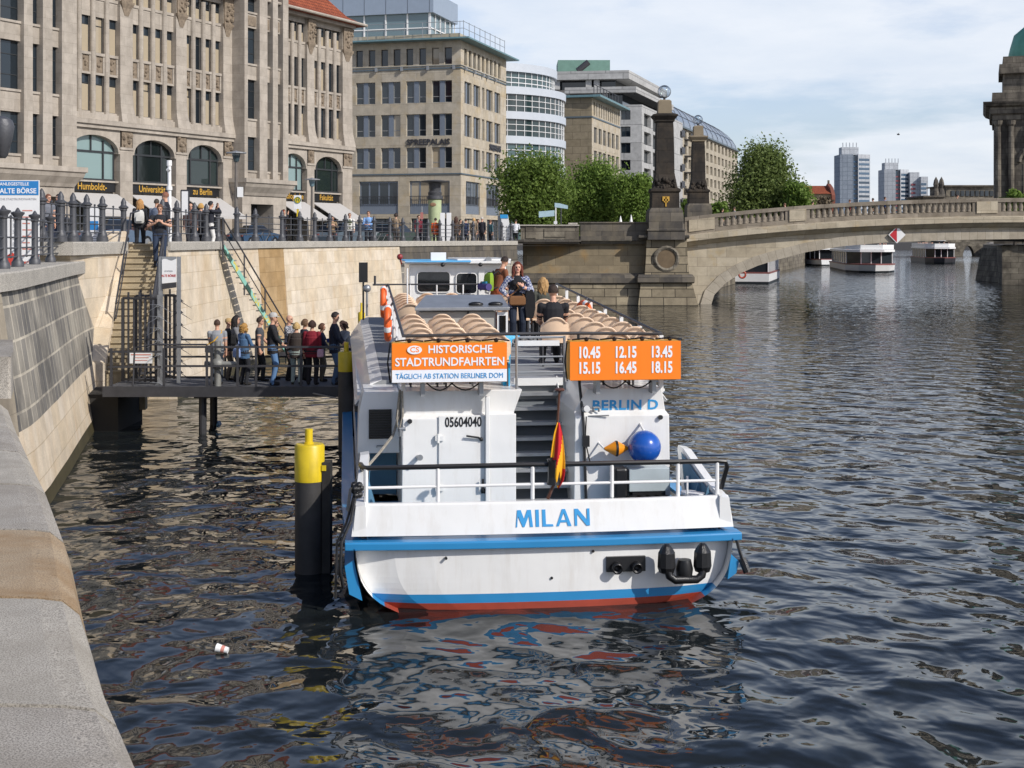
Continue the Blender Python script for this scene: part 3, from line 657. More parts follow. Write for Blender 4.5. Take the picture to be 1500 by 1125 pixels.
# glass penthouse
pf = Fac(SLf.pt(SLf.u(609), -4.5, 0), (.965,-.262)); pr = Fac((pf.A.x, pf.A.y), (.28,.96))
M_phg = glass_pane('penthouse_glass', (.10,.15,.17), None, 0, .06)
p = FB(pf); p.box(-22, 0, .1, 8, ZT+.2, 29.0); p.build('penthouse', M_phg, sb)
p = FB(pf); p.box(-22.2, .5, -.3, 8.3, 29.0, 31.2)
for q in range(10): p.box(-22+q*2.45, -21.97+q*2.45, -.32, -.3, 29.02, 31.18, 1)
p.build('penthouse_fascia', [paint('silver_cladding', hexc('9aa6b4'), .4, .3, .06, 2), M_steel], sb)
p = FB(pf)
for q in range(10): p.box(-.15-q*2.45, .0-q*2.45, .0, .1, ZT+.2, 29.0)
p.box(-22, 0, .02, .1, 27.4, 27.5); p.box(-22, 0, .02, .1, 26.4, 26.46)
p.M = pr.mat(0,0,0)
for q in range(6): p.box(q*1.6, .1+q*1.6, -.1, .0, ZT+.2, 29.0)
p.box(0, 8, -.1, .0, 27.4, 27.5); p.build('penthouse_mullions', M_white, sb)
lt = paint('grey_letters', (.06,.06,.07), .4, .4, .1, 3)
z_ = 14.95
inst('lettering', text_mesh('SPREEPALAIS', .85, lt, .012, .98, .05), sb, wmat(sb).inverted() @ frame(SLf.pt((SLf.u(596)+SLf.u(659.5))/2, .06, z_), (SLf.d.x,SLf.d.y,0), (0,0,1)))
inst('lettering', text_mesh('SPREEPALAIS', .95, lt, .012, .8, .05), sb, wmat(sb).inverted() @ frame(SRt.pt((SRt.u(714)+SRt.u(735))/2, .06, 15.0), (SRt.d.x,SRt.d.y,0), (0,0,1)))

# ------------------------------------------------ curved glass building
M_wband = paint('white_metal_cladding', hexc('bcc2c9'), .4, .1, .06, 1)
M_gl2 = glass_pane('green_glass', (.05,.085,.09), None, 0, .05)
cg = thing('glass_building', 'rounded office building of white bands and green glass strips behind the tree', 'building', (-5.4,172,ZG))
def ring(R0, R1, z0, z1, mat, name, par, a0=-175, a1=20, n=40, c=(-5.4,172)):
    m = MB(); r = []
    for i in range(n+1):
        a = R(a0+(a1-a0)*i/n); ca, sa = math.cos(a), math.sin(a)
        r.append([(c[0]+R0*ca,c[1]+R0*sa,z0),(c[0]+R1*ca,c[1]+R1*sa,z0),(c[0]+R1*ca,c[1]+R1*sa,z1),(c[0]+R0*ca,c[1]+R0*sa,z1)])
    m.loft(r); return m.build(name, mat, par, smooth=False)
bands = [(8.2,9.6),(12.9,14.0),(16.35,17.25),(19.25,20.15),(22.2,23.1)]
zs_ = [(4.5,8.2),(9.6,12.9),(14.0,16.35),(17.25,19.25),(20.15,22.2)]
for z0, z1 in bands: ring(8, 12.2, z0, z1, M_wband, 'white_band', cg)
for z0, z1 in zs_: ring(8, 11.9, z0, z1, M_gl2, 'glass_strip', cg)
ring(6, 10.7, 23.1, 25.0, M_gl2, 'glass_strip', cg); ring(6, 11.1, 25.0, 26.0, M_wband, 'white_band', cg)
mu = MB()
for i in range(36):
    a = R(-178 + i*5.6); ca, sa = math.cos(a), math.sin(a)
    for z0, z1 in zs_: mu.bar((-5.4+11.95*ca,172+11.95*sa,z0), (-5.4+11.95*ca,172+11.95*sa,z1), .09, .08)
    mu.bar((-5.4+10.75*ca,172+10.75*sa,23.1), (-5.4+10.75*ca,172+10.75*sa,25.0), .09, .08)
for z in (10.7,11.8,14.8,15.6,17.9,18.6,20.8,21.5):
    mu.tube([(-5.4+11.97*math.cos(R(-178+5*i)), 172+11.97*math.sin(R(-178+5*i)), z) for i in range(41)], .045, 4)
for z in (23.7,24.3): mu.tube([(-5.4+10.77*math.cos(R(-178+5*i)), 172+10.77*math.sin(R(-178+5*i)), z) for i in range(41)], .06, 4)
mu.build('mullion_grid', M_white, cg)
rf = MB(); rf.lathe([(0,26.0),(10.5,26.0),(10.5,26.1),(0,26.15)], (-5.4,172,0), 32); rf.box(-16,-1,172,186,ZG,26.0); rf.build('roof', M_wband, cg)
bx = MB(); bx.box(-12,-5,176,184,26.1,28.4); bx.build('roof_house', M_wband, cg)

# ------------------------------------------------ second sandstone wing
W2x, W2y = PX(867,190.), 190.
wl2 = Fac((W2x,W2y), (.965,-.262)); wr2 = Fac((W2x,W2y), (.28,.96))
w2 = thing('office_building', 'brown sandstone office wing with a windowless end and a thin overhanging roof', 'building', (W2x,W2y,ZG))
u0 = wl2.u(824)-1; u1 = wr2.u(908.5)
b2 = FB(wl2); b2.quad((u0,0,ZG),(0,0,ZG),(0,0,24.8),(u0,0,24.8)); b2.build('end_wall', masonry('sandstone_end', hexc('8f846f'), hexc('867b66'), hexc('655d4e'), 2.2, 1.0, .5, .03), w2)
b2 = FB(wr2)
sm = [(wr2.u(720+a/7.5), wr2.u(720+c/7.5)) for a, c in ((1122,1138),(1150,1163),(1177,1190),(1203,1216),(1228,1242),(1254,1267),(1278,1291),(1303,1316),(1326,1338),(1349,1361),(1371,1382),(1392,1403))]
pr_ = [(wr2.u(720+a/7.5), wr2.u(720+c/7.5)) for a, c in ((1125,1162),(1176,1212),(1226,1260),(1275,1308),(1321,1353),(1368,1398))]
rects = [(a,c,22.4,24.3) for a,c in sm] + [(a,c,z-2.2,z) for a,c in pr_ for z in (20.8,17.5,14.1,10.8)]
holes(b2, (0,u1), (ZG,24.8), rects, .3); b2.build('wall', M_sp, w2)
for a,c in sm: window(w2, wr2, a, c, 22.4, 24.3, .25, M_frame_dk, M_glass)
for a,c in pr_:
    for z in (20.8,17.5,14.1,10.8): window(w2, wr2, a, c, z-2.2, z, .25, M_frame_gr, M_glass, 2)
b2 = MB(); b2.prism([(p.x,p.y) for p in (wl2.pt(u0,-.4,0), wl2.pt(-.4,-.4,0), wr2.pt(u1,-.4,0), wr2.pt(u1,-14,0), wl2.pt(u0,-14,0))], ZG, 24.7); b2.build('core', M_frame_dk, w2)
b2 = MB(); b2.prism([(p.x,p.y) for p in (wl2.pt(u0,.6,0), wl2.pt(0,0,0)+Vector((1.1,-1.2,0)), wr2.pt(u1+1,1.3,0), wr2.pt(u1+1,-14,0), wl2.pt(u0,-14,0))], 24.8, 25.1); b2.build('canopy_roof', M_lead, w2)
b2 = FB(wl2); b2.box(u0, .06, -.1, -.004, 22.0, 22.2); b2.M = wr2.mat(0,0,0); b2.box(0, u1, -.1, -.004, 22.0, 22.2); b2.build('string_course', M_spstring, w2)
b2 = MB()
for q in range(9): p = wr2.pt(u1*q/8*.85, .3, 0); b2.tube([(p.x,p.y,25.1),(p.x,p.y,26.6)], .06, 5)
b2.tube([wr2.pt(0,.3,26.6), wr2.pt(u1*.85,.3,26.6)], .06, 5); b2.build('roof_railing', M_steel, w2)

# ------------------------------------------------ grey terraced building
M_gc = masonry('pale_concrete', hexc('b4b4b2'), hexc('a6a6a4'), hexc('7f7f7e'), 6, 3.05, .5, .06, bump=.2)
GX, GY = PX(940,230.), 230.
gl = Fac((GX,GY), (.985,-.17)); gr_ = Fac((GX,GY), (.30,.954))
gb_ = thing('apartment_building', 'light grey terraced block with black windows and a green box on its roof', 'building', (GX,GY,ZG))
def zz_(py): return PZ(py, 230.)
uG0 = gl.u(808)-4; uG1 = gr_.u(1000)
rl_ = [(gl.u(909.5), gl.u(923.5), zz_(y1), zz_(y0)) for y0, y1 in ((161,175),(185,200),(209,224),(234,249),(258,272),(283,296))]
fl = FB(gl); holes(fl, (gl.u(905),0), (ZG, zz_(153)), rl_, .5); fl.build('wall', M_gc, gb_)
for r_ in rl_: window(gb_, gl, *r_, .45, M_frame_dk, M_glass, 2, (), .1)
rr_ = [(gr_.u(943.5), gr_.u(953.5), z-2.2, z) for z in (26.5,23.4,20.3,17.2,14.1,11.0)] + [(gr_.u(956.5), gr_.u(966.5), z-2.5, z) for z in (26.5,23.4,20.3,17.2,14.1,11.0)] + [(gr_.u(973), gr_.u(984), z-2.2, z) for z in (26.5,23.4,20.3,17.2,14.1,11.0)]
fr = FB(gr_); holes(fr, (0,uG1), (ZG, zz_(153)), rr_, .8); fr.build('wall', M_gc, gb_)
for r_ in rr_: window(gb_, gr_, *r_, .7, M_frame_dk, M_glass, 2, (), .12)
cr_ = MB(); cr_.prism([(p.x,p.y) for p in (gl.pt(gl.u(905),-1,0), gl.pt(-1,-1,0), gr_.pt(uG1-.01,-1,0), gr_.pt(uG1-.01,-16,0), gl.pt(gl.u(905),-18,0))], ZG, zz_(153)-.05); cr_.build('core', M_frame_dk, gb_)
for k, (px0, px1, y0, y1, back) in enumerate(((826,931,126,134,1.0),(809,919,101.5,111.5,3.0))):     # two set-back terraces: slab, parapet, glass
    s_ = MB(); off = back
    pa, pb_ = gl.pt(gl.u(px0), -off, 0), gl.pt(gl.u(px1), -off, 0)
    q1 = Vector((pb_.x,pb_.y,0)) + Vector((gr_.d.x,gr_.d.y,0))*34; q0 = Vector((pa.x,pa.y,0)) + Vector((gr_.d.x,gr_.d.y,0))*30
    zt, zb = zz_(y0)+back*.1, zz_(y1)
    s_.prism([(pa.x,pa.y),(pb_.x,pb_.y),(q1.x,q1.y),(q0.x,q0.y)], zb, zt); s_.build('terrace_parapet', M_gc, gb_)
    i_ = MB(); dn = Vector((gl.n.x,gl.n.y,0))*-2.2 - Vector((gl.d.x,gl.d.y,0))*2.5
    i_.prism([((p+dn).x,(p+dn).y) for p in (pa,pb_,q1,q0)], zz_(153) if k == 0 else zz_(127)+.2, zb-.02); i_.build('glazed_storey', M_glass, gb_)
    pz = MB(); 
    for f_ in (.02,.45,.56): p0 = pa.lerp(pb_, f_) + Vector((gl.n.x,gl.n.y,0))*-1.0; pz.box(p0.x-.5,p0.x+.5,p0.y-.4,p0.y+.4, zz_(153) if k == 0 else zz_(127)+.2, zb-.03)
    pz.build('pillar', M_gc, gb_)
cop = MB(); p0 = gl.pt(gl.u(822),-9,0); cop.box(PX(817,243),PX(893,243),242,250,zz_(104),PZ(89,243)); cop.build('roof_box', paint('green_patina', hexc('6d8f82'), .6, .1, .15, 1), gb_)
cop = MB(); cop.tube([P(846,104,240),P(862,91,240)], .55, 10); cop.build('roof_duct', M_steel, gb_)

# ------------------------------------------------ beige block with a curved glass roof
dq = thing('office_building', 'beige gridded block with small dark windows under a sloping glass roof', 'building', (PX(1000,275.),275.,ZG))
D0 = Vector((PX(985,262.),262.)); D1 = Vector((PX(1080.5,345.),345.)); df = Fac(D0, (D1-D0).normalized()); uD1 = (D1-D0).length
zr = 27.2
rects = []
for i in range(16):
    ua = uD1*(i+.22)/16; ub = uD1*(i+.78)/16
    for k in range(8):
        z0 = ZG+1.2+k*(zr-ZG)/8.2; rects.append((ua,ub,z0,z0+(zr-ZG)/8.2*.66))
fd = FB(df); holes(fd, (0,uD1), (ZG,zr), rects, .7); fd.quad((uD1,0,ZG),(uD1,20,ZG),(uD1,20,zr),(uD1,0,zr)); fd.build('wall', masonry('beige_grid_stone', hexc('b2a998'), hexc('a79e8c'), hexc('8a8171'), 3, 1.5, .5, .03, bump=.2), dq)
for i, r_ in enumerate(rects[:96]): window(dq, df, *r_, .6, M_frame_dk, M_glass, 1, (), .08)
c_ = FB(df); c_.box(.05, uD1-.05, .75, 20, ZG, zr-.02); c_.build('core', M_glass, dq)
rg = FB(df); nn = 8; rings = []
for i in range(nn+1):
    a = math.pi/2*i/nn; rings.append([(-1 + 10*math.sin(a)**2, .2+8*(1-math.cos(a)), zr+.2+6.2*math.sin(a)), (uD1-.5-26*(math.sin(a))**2*.9, .2+8*(1-math.cos(a)), zr+.2+6.2*math.sin(a))])
vs = [p for r_ in rings for p in r_]; rg.add(vs, [(2*i,2*i+1,2*i+3,2*i+2) for i in range(nn)])
rg.add([(rings[i][1][0], rings[i][1][1], rings[i][1][2]) for i in range(nn+1)] + [(uD1-20, 18, zr)], [(i, nn+1, i+1) for i in range(nn)])
ro_ = rg.build('glass_roof', paint('sky_glass', (.15,.19,.25), .25, .2, .1, .3), dq, smooth=True)
rb_ = FB(df)
for q in range(0,13): rb_.tube([((r_[0][0] + (r_[1][0]-r_[0][0])*q/12), r_[0][1]-.05, r_[0][2]+.03) for r_ in rings], .04, 4)
for r_ in rings[::2]: rb_.tube([(r_[0][0],r_[0][1]-.05,r_[0][2]+.03),(r_[1][0],r_[1][1]-.05,r_[1][2]+.03)], .04, 4)
rb_.build('roof_ribs', M_steel, ro_)
ev = FB(df); ev.box(-1, uD1+.3, -.5, .3, zr, zr+.35); ev.build('cornice', M_spstring, dq)
bc = FB(df)
for k in range(6):
    z0 = ZG+4+k*3.3
    for ua in (2.2, 12.5): bc.box(ua, ua+3.4, -1.4, -.003, z0, z0+.2); bc.box(ua, ua+3.4, -1.45, -1.38, z0+.2, z0+1.3)
bc.build('balcony', M_steel, dq)

# ------------------------------------------------ far houses, slabs, museum, cathedral
M_hw = masonry('slab_cladding', hexc('9aa3ad'), hexc('8e97a2'), hexc('6f7883'), 3, 2.9, 0, .12, bump=.1)
M_hw2 = masonry('slab_cladding_light', hexc('bcc0c4'), hexc('b0b4b9'), hexc('8f949a'), 3, 2.9, 0, .12, bump=.1)
M_bluegl = glass_pane('slab_glass', (.05,.09,.14), None, 0, .15)
def far_slab(label, Y, faces, top, spec):
    t = thing('high_rise', label, 'tower block', (PX(faces[0],Y),Y,4.0)); x0, xm, xm2, x1 = [PX(x,Y) for x in faces]; zt = PZ(top,Y)
    m = MB(); m.prism([(x0,Y+18),(x0,Y+2),(xm,Y),(xm,Y+20)], 4, zt); m.build('blank_wall', spec[0], t)
    m = MB(); m.box(xm, xm2, Y+1.5, Y+20, 4, zt-1); m.build('stair_strip', spec[2], t)
    m = MB(); m.prism([(xm2,Y),(x1,Y+4),(x1,Y+20),(xm2,Y+20)], 4, zt); m.build('wall', spec[1], t)
    fn = Fac((xm2,Y), (x1-xm2, 4)); n = int((zt-6)/2.95); L_ = math.hypot(x1-xm2, 4)
    for k in range(n):
        m = FB(fn); m.box(.6, L_-.6, -.12, -.01, 6+k*2.95, 7.5+k*2.95); m.build('window_strip', M_bluegl, t)
        m = MB(); m.box(xm+.02, xm2-.02, Y+1.2, Y+1.48, 5+k*2.95, 5.9+k*2.95); m.build('balcony', spec[3], t)
    m = MB(); m.box(xm-6, x1-7, Y+6, Y+14, zt-.1, zt+5)
    for q in range(5): m.tube([(xm-5+q*2.2,Y+7,zt+4.5),(xm-5+q*2.2,Y+7,zt+8)], .3, 5)
    m.build('roof_house', spec[1], t); return t
far_slab('tall grey tower block with a dark blue stair strip left of its shorter neighbour', 880., (1231.5,1250,1257,1277), 226, (M_hw, M_hw2, M_bluegl, paint('blue_balcony', hexc('3c5a78'), .6)))
M_redb = paint('red_balcony', hexc('8c4a50'), .7)
far_slab('pale stepped tower block with red balcony strips, nearest the domed tower', 960., (1296.5,1312,1319,1334), 248, (M_hw2, M_hw2, M_bluegl, M_redb))
t = thing('high_rise', 'low right-hand slab attached beside the pale stepped tower block', 'tower block', (PX(1340,958.),958.,4))
m = MB(); m.box(PX(1334.2,958),PX(1348,958),960,978,4,PZ(252,958)); m.box(PX(1348,958),PX(1358,958),956,975,4,PZ(259,958)); m.build('wall', M_hw2, t)
for k in range(13):
    m = MB(); m.box(PX(1349,956),PX(1357,956),955.8,955.99,8+k*2.95,9.6+k*2.95); m.build('window_strip', M_bluegl, t)
    m = MB(); m.box(PX(1336,958),PX(1342,958),959.5,959.98,8+k*2.95,9.3+k*2.95); m.build('balcony', M_redb, t)

rh = thing('house', 'row of pale houses with red tiled roofs and a stepped gable behind the willow', 'house', (PX(1190,420.),420,ZG))
x0,x1,xg = PX(1165,420.),PX(1217,420.),PX(1222,420.)
m = MB(); m.box(x0,x1,420,432,ZG,PZ(283,420)); m.build('wall', paint('cream_plaster', hexc('a3947a'), .9, 0, .2, .4), rh)
m = MB(); m.extr([(x0-1,419,PZ(284,420)),(x0-1,426,PZ(271,420)),(x0-1,433,PZ(284,420))], (x1-x0+1,0,0)); m.build('roof', M_tile, rh)
m = MB(); m.extr([(x1,418.6,ZG),(x1,418.6,PZ(286,420)),(x1,421,PZ(275,420)),(x1,425,PZ(268,420)),(x1,429,PZ(275,420)),(x1,434,PZ(286,420)),(x1,434,ZG)], (xg-x1,0,0)); m.build('gable', paint('brick_gable', hexc('7d4a3c'), .9, 0, .2, .4), rh)
m = MB(); m.tube([(xg-.6,425,PZ(272,420)),(xg-.6,425,PZ(263,420))], .35, 6); m.build('chimney', M_sandold, rh)

mu_ = thing('museum', 'long low grey classical building with a flat cornice left of the domed tower', 'building', (PX(1400,330.),330,ZG))
m = MB(); a, c = PX(1355,330.), PX(1462,330.)
m.loft([[(a,330,ZG),(c,330,ZG),(c,345,ZG),(a,345,ZG)],[(a,330,PZ(289,330)),(c,330,PZ(289,330)),(c,345,PZ(289,330)),(a,345,PZ(289,330))]])
am, cm_ = PX(1388,330.), PX(1464,330.); m.box(am, cm_, 331, 344, PZ(289,330)+.01, PZ(273,330)); m.build('wall', M_sandold, mu_)
m = MB(); m.box(am-.6, cm_, 330.2, 345, PZ(273,330)+.01, PZ(271,330)); m.box(a-.6, am-.7, 329.4, 345, PZ(289,330)+.01, PZ(286.5,330)); m.build('cornice', M_darkstone, mu_)
for k in range(9):
    m = MB(); u = am+1.2+k*(cm_-am-2)/9; m.box(u, u+.8, 330.8, 330.99, PZ(287,330), PZ(279,330)); m.build('window', M_glass, mu_)
for k in range(2):
    m = MB(); u = PX(1373+k*8,330.); m.lathe([(1.0,0),(.8,1),(.5,2.0),(.7,3.0),(.5,4.0),(.0,4.9)], (u,331,PZ(288,330)), 8); m.build('roof_statue', M_darkstone, mu_)

ct = thing('cathedral_tower', 'dark sandstone church corner tower with green copper dome cut by the right edge', 'church', (PX(1512,150.),152,ZG))
CTM = Matrix.Translation((PX(1457,150.),150,0)) @ Matrix.Rotation(R(-19.0),4,'Z') @ Matrix.Translation((0,-150,0)); bx0 = 0.0
M_dom = masonry('sooty_sandstone', hexc('8b8375'), hexc('6c655b'), hexc('3a3632'), 1.6, .6, .5, .015, stain=hexc('34302d'), stain_amt=.75, streak=3, contrast=(.42,.62))
M_copper = paint('green_copper', hexc('5f9c88'), .6, .1, .25, 1.0)
def zt_(py): return PZ(py, 150.)
m = MB(CTM); m.box(0, bx0+12, 150, 165, ZG, zt_(176)); m.build('tower_body', M_dom, ct)
m = MB(CTM)
for x in (0.0, 1.35): m.lathe([(.42,ZG),(.42,ZG+1),(.34,ZG+1.2),(.30,zt_(186)),(.45,zt_(183)),(.5,zt_(177))], (bx0+.35+x,149.7,0), 12)
m.box(bx0-.1, bx0+2.2, 149.1, 149.99, ZG, ZG+2.2); m.build('column', M_dom, ct)
m = MB(CTM); m.loft([[(bx0-q,150-q,z),(bx0+12,150-q,z),(bx0+12,165,z),(bx0-q,165,z)] for z, q in ((zt_(176)+.01,.15),(zt_(168),.2),(zt_(167),.45),(zt_(158),.5),(zt_(156),.9),(zt_(152),1.15),(zt_(150),1.2),(zt_(149),.3),(zt_(136),.25))]); m.build('cornice', M_dom, ct)
m = MB(CTM); lx = bx0+2.1; m.box(lx-1.2, lx+6, 152, 160, zt_(136)+.01, zt_(80)); m.box(lx-1.6, lx+6, 151.4, 160.4, zt_(106), zt_(92)); m.build('lantern', M_dom, ct)
m = MB(CTM); m.lathe([(4.1,0),(4.2,.5),(4.0,1.4),(3.6,2.8),(2.3,3.9),(.8,4.6),(.6,5.4),(0,6.0)], (lx+3.6,156,zt_(80)+.01), 24); m.build('dome', M_copper, ct, smooth=True)
m = MB(CTM); m.tube([(bx0+4.2+1.0*math.cos(R(a)),149.9,zt_(200)+1.5*math.sin(R(a))) for a in range(0,361,20)], .28, 6); m.box(bx0+2.9,bx0+5.5,149.6,149.99,zt_(223),zt_(220)); m.tube([(bx0+4.2+1.7*math.cos(R(a)),149.8,zt_(238)+1.6*math.sin(R(a))) for a in range(0,181,15)], .3, 6); m.build('window_surround', M_dom, ct)
m = MB(CTM); m.box(bx0+3.0, bx0+5.4, 149.93, 149.985, ZG, zt_(240)); m.ball((bx0+4.2,149.95,zt_(200)), .8, 14, 8, 0, (1,.05,1.5)); m.build('window', M_glass, ct)
# ================================================= BRIDGE, OBELISKS, FAR BOATS, TREES
M_bridge = masonry('bridge_sandstone', hexc('bbb09b'), hexc('aca08a'), hexc('80776a'), 1.5, .72, .5, .012, stain=hexc('ae9156'), stain_amt=.5, stain_scale=.15, bump=.35, contrast=(.55,.72))
M_bridge2 = masonry('bridge_parapet_stone', hexc('988e80'), hexc('857c6f'), hexc('5e574d'), 2.4, 2.0, .5, .015, stain=hexc('5c5244'), stain_amt=.6, streak=2, bump=.3)
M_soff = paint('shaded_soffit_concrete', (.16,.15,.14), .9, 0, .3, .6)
YB, YB2 = 105.0, 133.0
br = thing('arch_bridge', 'wide pale stone arch bridge with openwork balustrade across the river', 'bridge', (PX(1010,YB),YB,0))
# arch and road curve, by photo survey of the upstream face
AR = [(1036,447),(1046,432),(1062,415),(1085,400),(1110,389),(1140,380),(1180,369.5),(1230,361),(1300,355),(1400,351.5),(1500,350),(1600,351.5),(1700,355),(1770,361),(1820,369.5)]
ar = [(PX(x,YB), PZ(y,YB)) for x, y in AR]; ar[0] = (ar[0][0], -1.0)
CO = [(1003,352),(1100,340.5),(1230,331.5),(1360,325.5),(1500,323),(1640,325.5),(1820,335)]
def interp(tab, x):
    for (x0,y0),(x1,y1) in zip(tab, tab[1:]):
        if x0 <= x <= x1: t = (x-x0)/(x1-x0); t2 = t; return y0+(y1-y0)*t2
    return tab[-1][1] if x > tab[-1][0] else tab[0][1]
co = [(PX(x,YB), PZ(y,YB)) for x, y in CO]
def smooth_tab(tab, n=40):
    xs = np.array([a for a,_ in tab]); ys = np.array([b for _,b in tab]); X = np.linspace(xs[0], xs[-1], n)
    c = np.polyfit(xs, ys, 4); return [(float(x), float(np.polyval(c, x))) for x in X]
co = smooth_tab(co)
def arz(x): return interp(ar, x)
def coz(x): return interp(co, x)
XL, XR = PX(1003,YB), co[-1][0]
xs = sorted(set([XL, ar[0][0]-.001] + [a for a,_ in ar] + [XL + (XR-XL)*i/50 for i in range(51)])); xs = [x for x in xs if XL <= x <= XR]
sp_ = MB()
for a, c in zip(xs, xs[1:]):
    za = arz(a) if a >= ar[0][0] else -1.0; zc = arz(c) if c > ar[0][0] else -1.0
    sp_.quad((a,YB,za),(c,YB,zc),(c,YB,coz(c)),(a,YB,coz(a)), 0, [(a,za),(c,zc),(c,coz(c)),(a,coz(a))])
sp_.build('spandrel_wall', M_bridge, br)
rg = MB(); d2 = []
for i, (x, z) in enumerate(ar):
    p, q = ar[max(i-1,0)], ar[min(i+1,len(ar)-1)]; t = Vector((q[0]-p[0], q[1]-p[1])).normalized(); nn_ = Vector((-t.y, t.x)); th_ = .82 - .12*min(1, i/8)
    d2.append(((x+nn_.x*th_, z+nn_.y*th_)))
acc = 0
for i in range(len(ar)-1):
    L_ = math.hypot(ar[i+1][0]-ar[i][0], ar[i+1][1]-ar[i][1])
    rg.quad((ar[i][0],YB-.12,ar[i][1]),(ar[i+1][0],YB-.12,ar[i+1][1]),(d2[i+1][0],YB-.12,d2[i+1][1]),(d2[i][0],YB-.12,d2[i][1]), 0, [(acc,.05),(acc+L_,.05),(acc+L_,.85),(acc,.85)])
    rg.quad((d2[i][0],YB-.12,d2[i][1]),(d2[i+1][0],YB-.12,d2[i+1][1]),(d2[i+1][0],YB+.0,d2[i+1][1]),(d2[i][0],YB+.0,d2[i][1])); acc += L_
rg.build('arch_ring', masonry('arch_voussoirs', hexc('b0a797'), hexc('a69c8b'), hexc('7b7263'), .62, 2.0, 0, .012, bump=.25), br)
sf = MB()
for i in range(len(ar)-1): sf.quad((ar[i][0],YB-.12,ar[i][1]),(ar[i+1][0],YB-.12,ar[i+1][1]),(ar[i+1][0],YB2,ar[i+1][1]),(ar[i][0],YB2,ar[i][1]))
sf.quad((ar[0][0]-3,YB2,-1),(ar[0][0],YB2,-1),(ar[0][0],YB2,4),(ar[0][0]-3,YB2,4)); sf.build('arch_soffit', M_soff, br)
dk = MB()
for a, c in zip(xs, xs[1:]):
    dk.quad((a,YB,coz(a)),(c,YB,coz(c)),(c,YB2,coz(c)),(a,YB2,coz(a)))
    za = max(arz(a), 3.5) if a >= ar[0][0] else 3.; dk.quad((c,YB2,max(arz(c),3.5)),(a,YB2,za),(a,YB2,coz(a)+1.2),(c,YB2,coz(c)+1.2))
dk.build('deck', M_bridge2, br)
cn = MB(); cn.loft([[(x,YB-.75,coz(x)-.12),(x,YB-.75,coz(x)+.28),(x,YB-.2,coz(x)+.38),(x,YB+.5,coz(x)+.38),(x,YB+.5,coz(x)-.12),(x,YB-.02,coz(x)-.5),(x,YB-.2,coz(x)-.46)] for x in xs]); cn.build('cornice', M_bridge, br)
# balustrade: base, pierced panel of posts, rail, solid dies
dies = [(1003,1052),(1150,1186),(1424,1466),(1560,1600),(1740,1800)]; dieX = [(PX(a,YB),PX(c,YB)) for a, c in dies]
def rail(z0, z1, y0, y1, x0, x1, name, mat, n=30, par=br):
    m = MB(); m.loft([[(x,y0,coz(x)+z0),(x,y1,coz(x)+z0),(x,y1,coz(x)+z1),(x,y0,coz(x)+z1)] for x in [x0+(x1-x0)*i/n for i in range(n+1)]]); return m.build(name, mat, par)
rail(.384, .72, YB-.12, YB+.34, XL, XR, 'balustrade_base', M_bridge2); rail(1.45, 1.75, YB-.16, YB+.38, XL, XR, 'balustrade_rail', M_bridge2)
for a, c in dieX: rail(.724, 1.446, YB-.10, YB+.30, a, c, 'balustrade_die', M_bridge2, 6); rail(.60, 1.5, YB-.2, YB-.161, a+.3, c-.3, 'die_panel', M_bridge, 6)
bal = MB(); bal.lathe([(.20,0),(.20,.05),(.155,.10),(.195,.26),(.195,.34),(.145,.60),(.19,.66),(.19,.722)], (0,0,0), 8); bm_ = bal.mesh('baluster', M_bridge2, True)
x = XL
nb = 0
for (a, c), (a2, c2) in zip(dieX, dieX[1:]):
    k = int((a2-c)/.44); 
    for i in range(k):
        xx = c + (i+.5)*(a2-c)/k
        if nb < 98: inst('baluster', bm_, br, Matrix.Translation((xx - wmat(br).translation.x, .10, coz(xx)+.724))); nb += 1

# navigation board
nv = thing('navigation_sign', 'red and white diamond navigation board hung on the bridge face', 'sign', P(1314,344,YB-.35))
c_ = P(1314,344,YB-.32); hw = 12.5/F*YB
m = MB(); m.extr([(c_.x-hw,c_.y,c_.z),(c_.x,c_.y,c_.z-hw),(c_.x+hw,c_.y,c_.z),(c_.x,c_.y,c_.z+hw)], (0,.06,0)); m.build('board', M_white, nv)
m = MB(); m.extr([(c_.x-hw*.86,c_.y-.012,c_.z),(c_.x-.01,c_.y-.012,c_.z-hw*.86),(c_.x-.01,c_.y-.012,c_.z+hw*.86)], (0,.01,0)); m.build('red_half', paint('signal_red', (.50,.02,.03), .4, 0, .1, 1), nv)
m = MB(); m.box(c_.x-.05,c_.x+.05,c_.y+.061,YB-.005,c_.z-.05,c_.z+.05); m.build('bracket', M_steel, nv)

# abutment between the quay and the bridge, with its pier
ab = thing('abutment_wall', 'dark stained ashlar river wall between the quay and the obelisk pier', 'wall', (PX(850,104.),104,0))
Y0 = 104.0
def ax(p): return PX(p, Y0)
def az(p): return PZ(p, Y0)
x0, x1 = ax(757), ax(948)
m = MB(); m.loft([[(x0,Y0-o,z),(x1,Y0-o,z),(x1,Y0+5,z),(x0,Y0+5,z)] for z, o in ((-1.5,1.0),(az(416),.62))]); m.build('base_course', masonry('base_ashlar', hexc('a2967e'), hexc('7e7461'), hexc('2f2b25'), 1.75, .62, .5, .03, stain=hexc('5a5144'), stain_amt=.6), ab)
m = MB(); m.loft([[(x0,Y0-o,z),(x1,Y0-o,z),(x1,Y0+5,z),(x0,Y0+5,z)] for z, o in ((az(416)+.003,.62),(az(414),.78),(az(407),.78),(az(400),.30))]); m.build('string_course', M_darkstone, ab)
